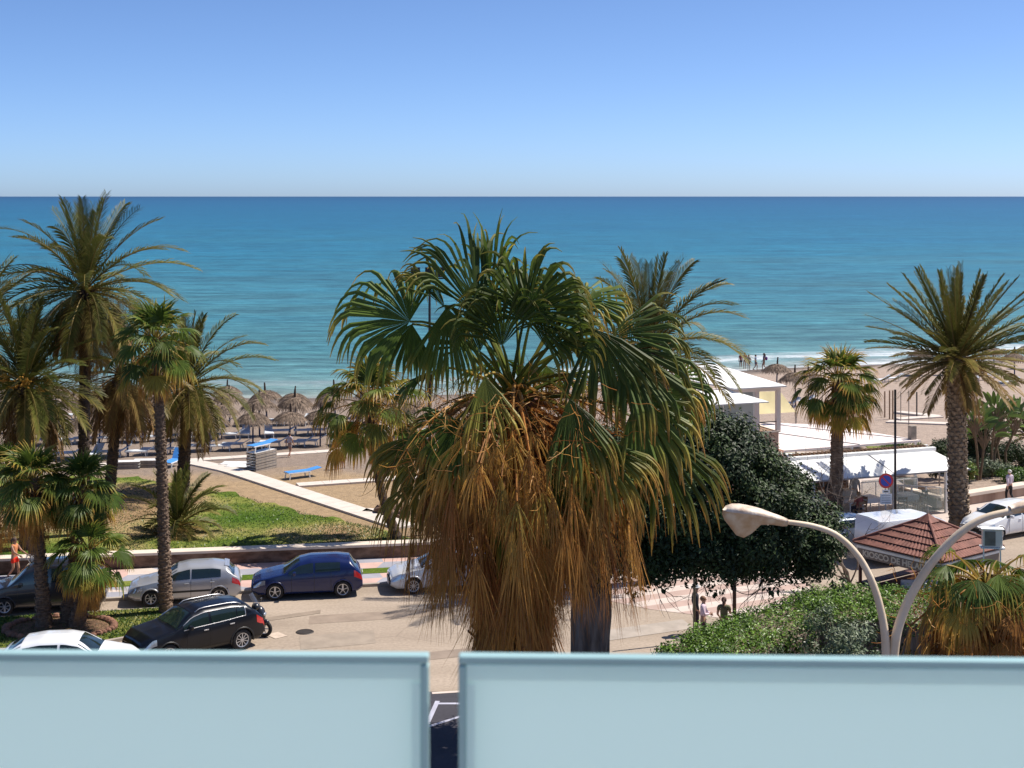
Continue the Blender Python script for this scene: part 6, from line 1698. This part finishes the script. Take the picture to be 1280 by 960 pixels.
# loungers
def lounger_parts(t, fab, back=28):
    fr = MB()
    for s in (-1, 1): fr.bar((-.95, s*.29, .33), (.35, s*.29, .33), .05)
    for x in (-.9, -.3, .3): fr.bar((x, -.29, .33), (x, .29, .33), .04)
    fr.build('frame', M['plastic'], t)
    for x in (-.82, .25):
        for s in (-1, 1): MB().bar((x, s*.28, .33), (x+(.06 if x > 0 else -.06), s*.28, 0), .05).build('leg', M['plastic'], t)
    m = MB(); m.box((-.3, 0, .37), (1.3, .54, .03)); m.build('seat', fab, t, bevel=.008)
    a = R(back); m = MB(); c = Vector((.35+.34*math.cos(a), 0, .37+.34*math.sin(a))); m.box(c, (.68, .54, .03), Matrix.Rotation(-a, 3, 'Y')); m.build('backrest', fab, t, bevel=.008)
lw = thing('sun_lounger', 'x', 'sun lounger', (0, 0, -50), 0, 'x'); lounger_parts(lw, M['whitefab'], 30)
lb = thing('sun_lounger', 'x', 'sun lounger', (0, 0, -50), 0, 'x'); lounger_parts(lb, M['bluefab'], 8)
lbu = thing('sun_lounger', 'x', 'sun lounger', (0, 0, -50), 0, 'x'); lounger_parts(lbu, M['bluefab'], 55)
used = set()
def lounger(proto, loc, rz, label, group):
    if proto.name not in used:
        used.add(proto.name); proto.location = loc; proto.rotation_euler = (0, 0, rz); proto['label'] = label; proto['group'] = group; return proto
    return dup(proto, loc, rz, label, group)
for nm, i, x, y in lpos:
    if nm == 'seaward' and i > 3: continue
    p = TP(x, y)
    for s, sn in ((-1, 'left'), (1, 'right')):
        q = Vector((p.x+s*.78, p.y+.1, 0)); q.z = terr(q.x, q.y)
        lounger(lw, q, R(90 if False else rp.uniform(-14, 14))+(PI/2 if rp.random() < .25 else 0), 'white sun lounger %s of the pole of the %s parasol in the %s row' % (sn, ordn[i], nm), 'white loungers under the left-hand parasols')
for i, (x, y) in enumerate([(985, 510), (1005, 506), (1218, 477), (1230, 475), (1242, 473), (1118, 477), (1102, 479), (1262, 482)]):
    p = TP(x, y); lounger(lw, p, R(20), 'white sun lounger, %s of the group on the right-hand sand' % ordn[i], 'white loungers on the right-hand sand')
p = TP(378, 597); lounger(lb, p, R(35), 'flat blue sun lounger standing alone on the sand by the boardwalk', 'blue loungers')
p = TP(217, 583); lounger(lbu, p, R(78), 'blue sun lounger with its back raised, between the two palm trunks', 'blue loungers')
# stacks of loungers: each a thing
def stack(base, n, rz, what, group, top_blue=False, tilt=0, dz=.15):
    for k in range(n):
        last = k == n-1
        pr = lb if (last and top_blue) else lf0
        z = base.z+k*dz
        nmk = 'topmost' if last else ('bottom' if k == 0 else '%s from the bottom' % ordn[k])
        o = dup(pr, (base.x+.02*(k % 2), base.y, z), rz, '%s folded lounger, %s of its stack' % (what, nmk) if not (last and top_blue) else 'blue lounger lying on top of the tall stack on the sand', group)
fl0 = thing('folded_lounger', 'x', 'sun lounger', (0, 0, -50), 0, 'x')
m = MB(); 
for s in (-1, 1): m.bar((-.85, s*.32, .06), (.85, s*.32, .06), .06, .12)
m.build('frame', M['greywood'], fl0); m = MB(); m.box((0, 0, .11), (1.65, .58, .03)); m.build('seat', M['plastic'], fl0)
lf0 = fl0
sp_ = TP(327, 586.5); stack(sp_, 8, R(58), 'tall stack by the boardwalk:', 'tall lounger stack', True)
fl0.location = sp_+Vector((0, 0, .0)); fl0.location.z -= 0
fl0.location = TP(156, 586); fl0['label'] = 'low stack left of the thin palm: bottom folded lounger'; fl0['group'] = 'low lounger stacks'; fl0.rotation_euler = (0, 0, R(8))
for k in range(1, 3): dup(fl0, (fl0.location.x, fl0.location.y, fl0.location.z+.15*k), R(8), 'low stack left of the thin palm: %s folded lounger' % ('middle' if k == 1 else 'topmost'), 'low lounger stacks')
p = TP(186, 584)
for k in range(3): dup(fl0, (p.x, p.y, p.z+.15*k), R(4), 'low stack at the thin palm trunk: %s folded lounger' % ['bottom', 'middle', 'topmost'][k], 'low lounger stacks')
for k, (x, y) in enumerate([(293, 583), (301, 585.5), (297, 580.5)]):
    dup(fl0, TP(x, y), R(-18+8*k), '%s flat lounger frame lying on the sand left of the tall stack' % ['leftmost', 'middle', 'rearmost'][k], 'flat frames on the sand')
# rocks by boardwalk end
for k, (x, y, s) in enumerate([(478, 643, .45), (486, 646, .35), (494, 643, .5), (503, 647, .4)]):
    p = TP(x, y); m = MB(); m.ball((0, 0, s*.35), (s, s*.8, s*.6), 9, 6)
    vv = m.v[0]; vv += nrg.normal(size=vv.shape)*s*.09
    o = m.build('rock', M['stone']); o.location = p; tag(o, '%s brown rock of the small heap beside the boardwalk end' % ['leftmost', 'small second', 'tallest third', 'rightmost'][k], 'rock', 'rocks by the boardwalk')
# stone rings around island palms
c = GP(75, 786, .13); t = thing('planting_ring', 'low ring of reddish stones round the three island palms', 'planting bed', c)
m = MB(); m.lathe([(.01, .05), (1.5, .05), (1.62, .0)], 30); vv = m.v[0]; vv[:, 0] *= 1.12; vv[:, 1] *= .8; m.build('soil', pmat('soil', (.16,.09,.05), .95, .3), t)
m = MB()
for k in range(44):
    a = 2*PI*k/44; s = rp.uniform(.09, .15); m.ball((1.72*math.cos(a)*1.1, 1.62*math.sin(a)*.82, .06), (s*1.3, s, s), 7, 5)
m.build('stone_edge', pmat('reddish_stone', (.22,.11,.07), .9, .3), t)
# ================= people =================
def skin(verts, edges, rad, level=1):
    me = bpy.data.meshes.new('tmp'); me.from_pydata(verts, edges, []); o = bpy.data.objects.new('tmp', me); COL.objects.link(o)
    o.modifiers.new('s', 'SKIN'); sv = me.skin_vertices[0].data
    for i, q in enumerate(rad):
        sv[i].radius = (q, q) if not hasattr(q, '__len__') else q
        sv[i].use_root = (i == 0)
    ss = o.modifiers.new('u', 'SUBSURF'); ss.levels = level; ss.render_levels = level
    bpy.context.view_layer.update()
    ev = o.evaluated_get(bpy.context.evaluated_depsgraph_get()); m = bpy.data.meshes.new_from_object(ev)
    V = [tuple(v.co) for v in m.vertices]; F = [tuple(p.vertices) for p in m.polygons]
    bpy.data.objects.remove(o); bpy.data.meshes.remove(me); bpy.data.meshes.remove(m)
    return V, F
POSE = {
 'stand': dict(),
 'walk': dict(kl=(.09, -.16, .50), al=(.09, -.12, .10), kr=(-.09, -.02, .49), ar=(-.09, .28, .14), el=(.22, .12, 1.13), wl=(.22, .10, .90), er=(-.22, -.05, 1.13), wr=(-.21, -.20, .93)),
 'akimbo': dict(er=(-.36, .06, 1.17), wr=(-.17, -.06, 1.02), el=(.36, .06, 1.17), wl=(.17, -.06, 1.02)),
 'folded': dict(er=(-.24, -.06, 1.15), wr=(-.05, -.24, 1.14), el=(.24, -.06, 1.15), wl=(.05, -.25, 1.12)),
 'phone': dict(er=(-.22, -.08, 1.16), wr=(-.10, -.24, 1.30), el=(.23, -.02, 1.14), wl=(.18, -.18, 1.0)),
 'push': dict(er=(-.21, -.16, 1.20), wr=(-.20, -.42, 1.08), el=(.21, -.16, 1.20), wl=(.20, -.42, 1.08), kl=(.09, -.14, .50), al=(.09, -.10, .10), kr=(-.09, -.02, .49), ar=(-.09, .28, .14)),
 'sit': dict(kl=(.12, -.44, .50), al=(.12, -.44, .08), kr=(-.12, -.44, .50), ar=(-.12, -.44, .08), dz=-.42, el=(.25, -.08, 1.12), wl=(.16, -.32, 1.12), er=(-.25, -.08, 1.12), wr=(-.16, -.32, 1.12)),
}
def person(label, loc, rz, hgt=1.7, pose='stand', skinm=None, top=(.6, .6, .6), bottom=(.1, .1, .15), sleeves='short', legs='long', hair=(.05, .03, .02), hairlen='short', group=None, hat=None, bare_top=False):
    t = thing('person', label, 'person', loc, rz, group); k = hgt/1.72
    P = dict(hl=(.09, 0, .92), hr=(-.09, 0, .92), kl=(.10, -.03, .50), kr=(-.10, -.03, .50), al=(.10, .02, .09), ar=(-.10, .02, .09), sl=(.17, .0, 1.41), sr=(-.17, .0, 1.41), el=(.23, .03, 1.14), er=(-.23, .03, 1.14), wl=(.24, -.04, .90), wr=(-.24, -.04, .90), dz=0)
    P.update(POSE[pose]); dz = P.pop('dz')
    if dz:
        for q in ('hl', 'hr', 'sl', 'sr', 'el', 'er', 'wl', 'wr'): P[q] = (P[q][0], P[q][1], P[q][2]+dz)
    V3 = {q: Vector(v)*k for q, v in P.items()}
    def up(y, z): return Vector((0, y, z+dz))*k
    tl, tr = V3['al']+Vector((.02, -.16, -.06))*k, V3['ar']+Vector((-.02, -.16, -.06))*k
    hl = V3['wl']+(V3['wl']-V3['el']).normalized()*.085*k; hr = V3['wr']+(V3['wr']-V3['er']).normalized()*.085*k
    verts = [up(0, .95), up(0, 1.12), up(0, 1.30), up(.0, 1.43), up(-.01, 1.50), up(-.015, 1.57), up(-.02, 1.64), up(-.01, 1.70), V3['hl'], V3['kl'], V3['al'], tl, V3['hr'], V3['kr'], V3['ar'], tr, V3['sl'], V3['el'], V3['wl'], hl, V3['sr'], V3['er'], V3['wr'], hr]
    rad = [(.135, .10), (.115, .09), (.145, .10), (.075, .07), .052, (.07, .085), (.078, .095), (.05, .06), .092, .058, .038, (.04, .025), .092, .058, .038, (.04, .025), .06, .043, .028, (.038, .018), .06, .043, .028, (.038, .018)]
    rad = [((q[0]*k, q[1]*k) if hasattr(q, '__len__') else q*k) for q in rad]
    E = [(0,1),(1,2),(2,3),(3,4),(4,5),(5,6),(6,7),(0,8),(8,9),(9,10),(10,11),(0,12),(12,13),(13,14),(14,15),(3,16),(16,17),(17,18),(18,19),(3,20),(20,21),(21,22),(22,23)]
    V, F = skin(verts, E, rad, 2 if k > 0 else 1)
    body = MB().add(V, F)
    for w, h, s in ((V3['wl'], hl, 1), (V3['wr'], hr, -1)):      # five unequal bent fingers
        d = (h-w).normalized(); sd = d.cross(Vector((s, 0, 0)))
        sd = sd.normalized() if sd.length > .2 else Vector((0, -1, 0)); pn = d.cross(sd).normalized()
        for j, ln in enumerate((.062, .072, .068, .052)):
            b = h+sd*(j-1.5)*.019*k; m = b+d*ln*.55*k; e = m+(d*.8-pn*.35*s).normalized()*ln*.5*k
            body.tube([b-d*.02*k, m, e], [.009*k, .008*k, .006*k], 5)
        b = w+d*.03*k-sd*.03*k; body.tube([b, b+(d*.5-sd*.7).normalized()*.04*k, b+(d*.9-sd*.55).normalized()*.075*k], [.012*k, .010*k, .007*k], 5)
    fc = up(-.105, 1.63)
    body.tube([up(-.095, 1.655), up(-.128, 1.62), up(-.10, 1.612)], [.008*k, .014*k, .01*k], 5)
    for s in (-1, 1):
        body.ball(tuple(up(0, 1.63)+Vector((s*.083, .005, 0))*k), (.012*k, .02*k, .03*k), 6, 4); body.ball(tuple(up(-.098, 1.65)+Vector((s*.032, 0, 0))*k), .011*k, 6, 4, mi=1)
    body.box(tuple(up(-.106, 1.583)), (.042*k, .008*k, .009*k), mi=2)
    body.build('body', [skinm or M['skin'], M['eye'], Mlip], t, smooth=True)
    ctop = pmat('cloth_'+str(len(bpy.data.materials)), top, .9, .1, scale=9); cbot = pmat('cloth_'+str(len(bpy.data.materials)), bottom, .9, .1, scale=9)
    g_ = .018*k
    if not bare_top:
        vs = [up(0, .96), up(0, 1.12), up(0, 1.30), up(0, 1.43), V3['sl'], V3['sr']]; rr = [(.15*k, .115*k), (.135*k, .108*k), (.16*k, .118*k), (.085*k, .08*k), .078*k, .078*k]; ee = [(0,1),(1,2),(2,3),(3,4),(3,5)]
        if sleeves != 'none':
            f = .55 if sleeves == 'short' else 1
            a = V3['sl'].lerp(V3['el'], f); b = V3['sr'].lerp(V3['er'], f); vs += [a, b]; rr += [.062*k, .062*k]; ee += [(4, 6), (5, 7)]
            if sleeves == 'long': vs += [V3['wl'].lerp(V3['el'], .1), V3['wr'].lerp(V3['er'], .1)]; rr += [.042*k, .042*k]; ee += [(6, 8), (7, 9)]
        V, F = skin(vs, ee, rr, 2); MB().add(V, F).build('shirt', ctop, t, smooth=True)
    if legs != 'skirt':
        f = {'long': 1, 'shorts': .55, 'brief': .18}[legs]
        vs = [up(0, 1.0), up(0, .93), V3['hl'], V3['hr']]; rr = [(.145*k, .11*k), (.15*k, .12*k), .11*k, .11*k]; ee = [(0, 1), (1, 2), (1, 3)]
        if f < 1: vs += [V3['hl'].lerp(V3['kl'], f), V3['hr'].lerp(V3['kr'], f)]; rr += [.088*k]*2; ee += [(2, 4), (3, 5)]
        else: vs += [V3['kl'], V3['kr'], V3['al'].lerp(V3['kl'], .1), V3['ar'].lerp(V3['kr'], .1)]; rr += [.07*k, .07*k, .055*k, .055*k]; ee += [(2, 4), (3, 5), (4, 6), (5, 7)]
        V, F = skin(vs, ee, rr, 2); MB().add(V, F).build('trousers', cbot, t, smooth=True)
    else:
        MB().lathe([(.13*k, 1.02*k), (.165*k, .93*k), (.19*k, .7*k), (.23*k, .36*k), (.225*k, .36*k)], 18).build('skirt', cbot, t, smooth=True)
    hm = pmat('hair_'+str(len(bpy.data.materials)), hair, .7, .2, scale=20); h = MB()
    c = up(.012, 1.655); h.ball(tuple(c), (.094*k, .108*k, .10*k), 14, 9)
    if hairlen == 'long': h.tube([up(.06, 1.66), up(.09, 1.55), up(.10, 1.42), up(.10, 1.34)], [.08*k, .085*k, .07*k, .03*k], 8)
    if hairlen == 'tail': h.tube([up(.10, 1.68), up(.15, 1.62), up(.14, 1.5), up(.12, 1.40)], [.03*k, .035*k, .03*k, .012*k], 7)
    h.build('hair', hm, t, smooth=True)
    if legs == 'long' or True:
        for a, o_ in ((V3['al'], tl), (V3['ar'], tr)):
            s = MB(); s.ball(tuple((a*.45+o_*.55)+Vector((0, 0, -.005))), (.048*k, .13*k, .04*k), 10, 6); s.build('shoe', M['black'] if legs == 'long' else M['greywood'], t, smooth=True)
    if hat:
        hb = MB(); hb.lathe([(.10*k, 0), (.10*k, .09*k), (.05*k, .11*k), (.001, .11*k)], 16, tuple(up(.0, 1.70))); hb.lathe([(.09*k, 0), (.17*k, -.01*k), (.17*k, -.018*k), (.09*k, -.012)], 16, tuple(up(0, 1.70))); hb.build('cap', pmat('cap_cloth', hat, .8, .1), t, smooth=True)
    return t
Mlip = pmat('lip', (.35, .13, .11), .5, .05)
skin2 = pmat('tanned_skin', (.36,.19,.12), .55, .05)
G = GP
p = GP(879, 806); person('person in a pale pink long-sleeved shirt with folded arms beside the slim grey pole', (p.x, p.y, .0), R(75), 1.66, 'folded', top=(.66,.52,.58), bottom=(.10,.05,.06), sleeves='long', hair=(.20,.10,.05), hairlen='short')
p = GP(905, 809); person('person in an olive green top with dark tied-back hair, seen from behind', (p.x, p.y, 0), R(165), 1.7, 'phone', top=(.13,.13,.07), bottom=(.03,.03,.03), hair=(.06,.025,.015), hairlen='tail')
p = GP(878, 803); p.y += .9
person('person in dark clothes and a grey cap, half hidden behind the pale pink shirt', (p.x-.12, p.y, 0), R(100), 1.72, 'stand', top=(.03,.03,.04), bottom=(.03,.02,.03), sleeves='long', hat=(.35,.37,.38))
p = GP(1262, 629, .12); person('white-haired person in a pale lilac shirt walking along the right promenade wall', (p.x, p.y, .12), R(200), 1.66, 'walk', top=(.58,.50,.56), bottom=(.015,.015,.018), sleeves='long', hair=(.62,.60,.56))
p = GP(18, 725, .12); wp = p
person('woman in bright red shorts and an orange top pushing a dark stroller on the promenade', (p.x, p.y, .12), R(70), 1.68, 'push', top=(.62,.24,.10), bottom=(.75,.03,.01), sleeves='none', legs='shorts', skinm=skin2, hair=(.07,.04,.03), hairlen='tail')
q = wp+Vector((math.sin(R(70))*.85, -math.cos(R(70))*.85*-.0+.05, 0)); q = Vector((wp.x+.85, wp.y-.02, .12))
t = thing('stroller', 'dark stroller pushed along the promenade by the woman in red shorts', 'stroller', q, 0)
for x in (-.25, .35):
    for y in (-.22, .22): MB().lathe([(.06, -.02), (.11, -.02), (.11, .02), (.06, .02)], 14, (x, y, .11), 'Y').build('wheel', M['rubber'], t)
m = MB()
for y in (-.22, .22): m.bar((-.25, y, .11), (.15, y, .75), .025); m.bar((.35, y, .11), (-.3, y, .98), .025)
m.bar((-.3, -.22, .98), (-.3, .22, .98), .03); m.build('frame', M['metal'], t)
m = MB(); m.box((.1, 0, .48), (.45, .38, .05)); m.box((-.1, 0, .68), (.06, .38, .4), Matrix.Rotation(-.4, 3, 'Y')); m.build('seat', M['black'], t, bevel=.02)
m = MB(); m.ball((.0, 0, .82), (.26, .22, .18), 12, 8); m.build('hood', M['grey'], t, smooth=True)
p = TP(362, 572); person('child in a pale top walking on the sand beside the tall lounger stack', p, R(150), 1.45, 'walk', top=(.42,.38,.42), bottom=(.30,.24,.22), legs='shorts', hair=(.05,.03,.02), skinm=skin2)
p = TP(421, 587); person('small child in a red outfit standing on the sand near the leaning palm', p, R(160), 1.05, 'akimbo', top=(.70,.04,.03), bottom=(.65,.05,.04), legs='shorts', hair=(.10,.05,.03))
p = TP(429.5, 586); person('small child in a bright yellow-green outfit beside the child in red', p, R(200), 1.0, 'stand', top=(.62,.62,.05), bottom=(.55,.58,.06), legs='shorts', hair=(.10,.05,.03))
SP = lambda x, y: TP(x, y)
for x, y, h, po, tp_, bt, lg, hl_, lab, rz in (
    (926, 461, 1.65, 'stand', (.30,.07,.07), (.05,.05,.07), 'shorts', 'long', 'person in a dark red top at the waterline, leftmost of the cluster', 200),
    (931, 462, 1.75, 'stand', (.45,.16,.12), (.10,.05,.05), 'brief', 'short', 'person in salmon at the waterline, centre of the cluster of three', 180),
    (936, 463, 1.6, 'stand', (.30,.26,.28), (.02,.05,.04), 'shorts', 'short', 'person in grey with dark shorts at the right of the waterline cluster', 150),
    (944.5, 463, 1.6, 'walk', (.20,.24,.36), (.09,.10,.16), 'shorts', 'short', 'person in blue-grey leaning forward at the waterline beside the tall walker', 60),
    (955, 463.5, 1.78, 'walk', (.06,.04,.10), (.16,.10,.10), 'brief', 'long', 'tall dark-haired person with a purple bag walking along the waterline', 250),
    (845, 462, 1.6, 'stand', (.12,.05,.06), (.03,.03,.05), 'shorts', 'short', 'person in dark red seen just above the cafe roof, far left at the waterline', 180)):
    q = SP(x, y); person(lab, q, R(rz), h, po, top=tp_, bottom=bt, legs=lg, hairlen=hl_, skinm=skin2)
q = SP(955, 463.5); m = MB(); m.ball((0, 0, 0), (.14, .12, .2), 10, 7); o = m.build('shoulder_bag', pmat('purple_bag', (.13,.04,.20), .8, .1), smooth=True); o.location = q+Vector((.24, 0, 1.25)); tag(o, 'small purple bag carried by the tall walker at the waterline', 'bag')
for u, v, rz, tp_, lab, hr in ((1.15, -2.52, 180, (.62,.60,.60), 'guest in a white shirt seated with back to the road under the awning', (.06,.03,.02)), (.5, -1.9, 90, (.05,.05,.06), 'guest in black seated at the left side of the leftmost cafe table', (.05,.04,.03)), (2.9, -2.45, 180, (.35,.10,.08), 'guest in dark red seated before the table left of the no-parking sign', (.30,.2,.1))):
    person(lab, C(u, v, .12), ang+R(rz), 1.7, 'sit', top=tp_, bottom=(.05,.05,.07), hair=hr)
for u, v, rz, tp_, lab in ((2.2, -1.0, 10, (.03,.03,.03), 'waiter in black standing behind the leftmost cafe tables'), (3.9, -.6, -20, (.45,.42,.38), 'person in a beige top standing by the bar wall behind the no-parking sign')):
    person(lab, C(u, v, .12), ang+R(rz), 1.74, 'stand', top=tp_, bottom=(.03,.03,.04), sleeves='long')
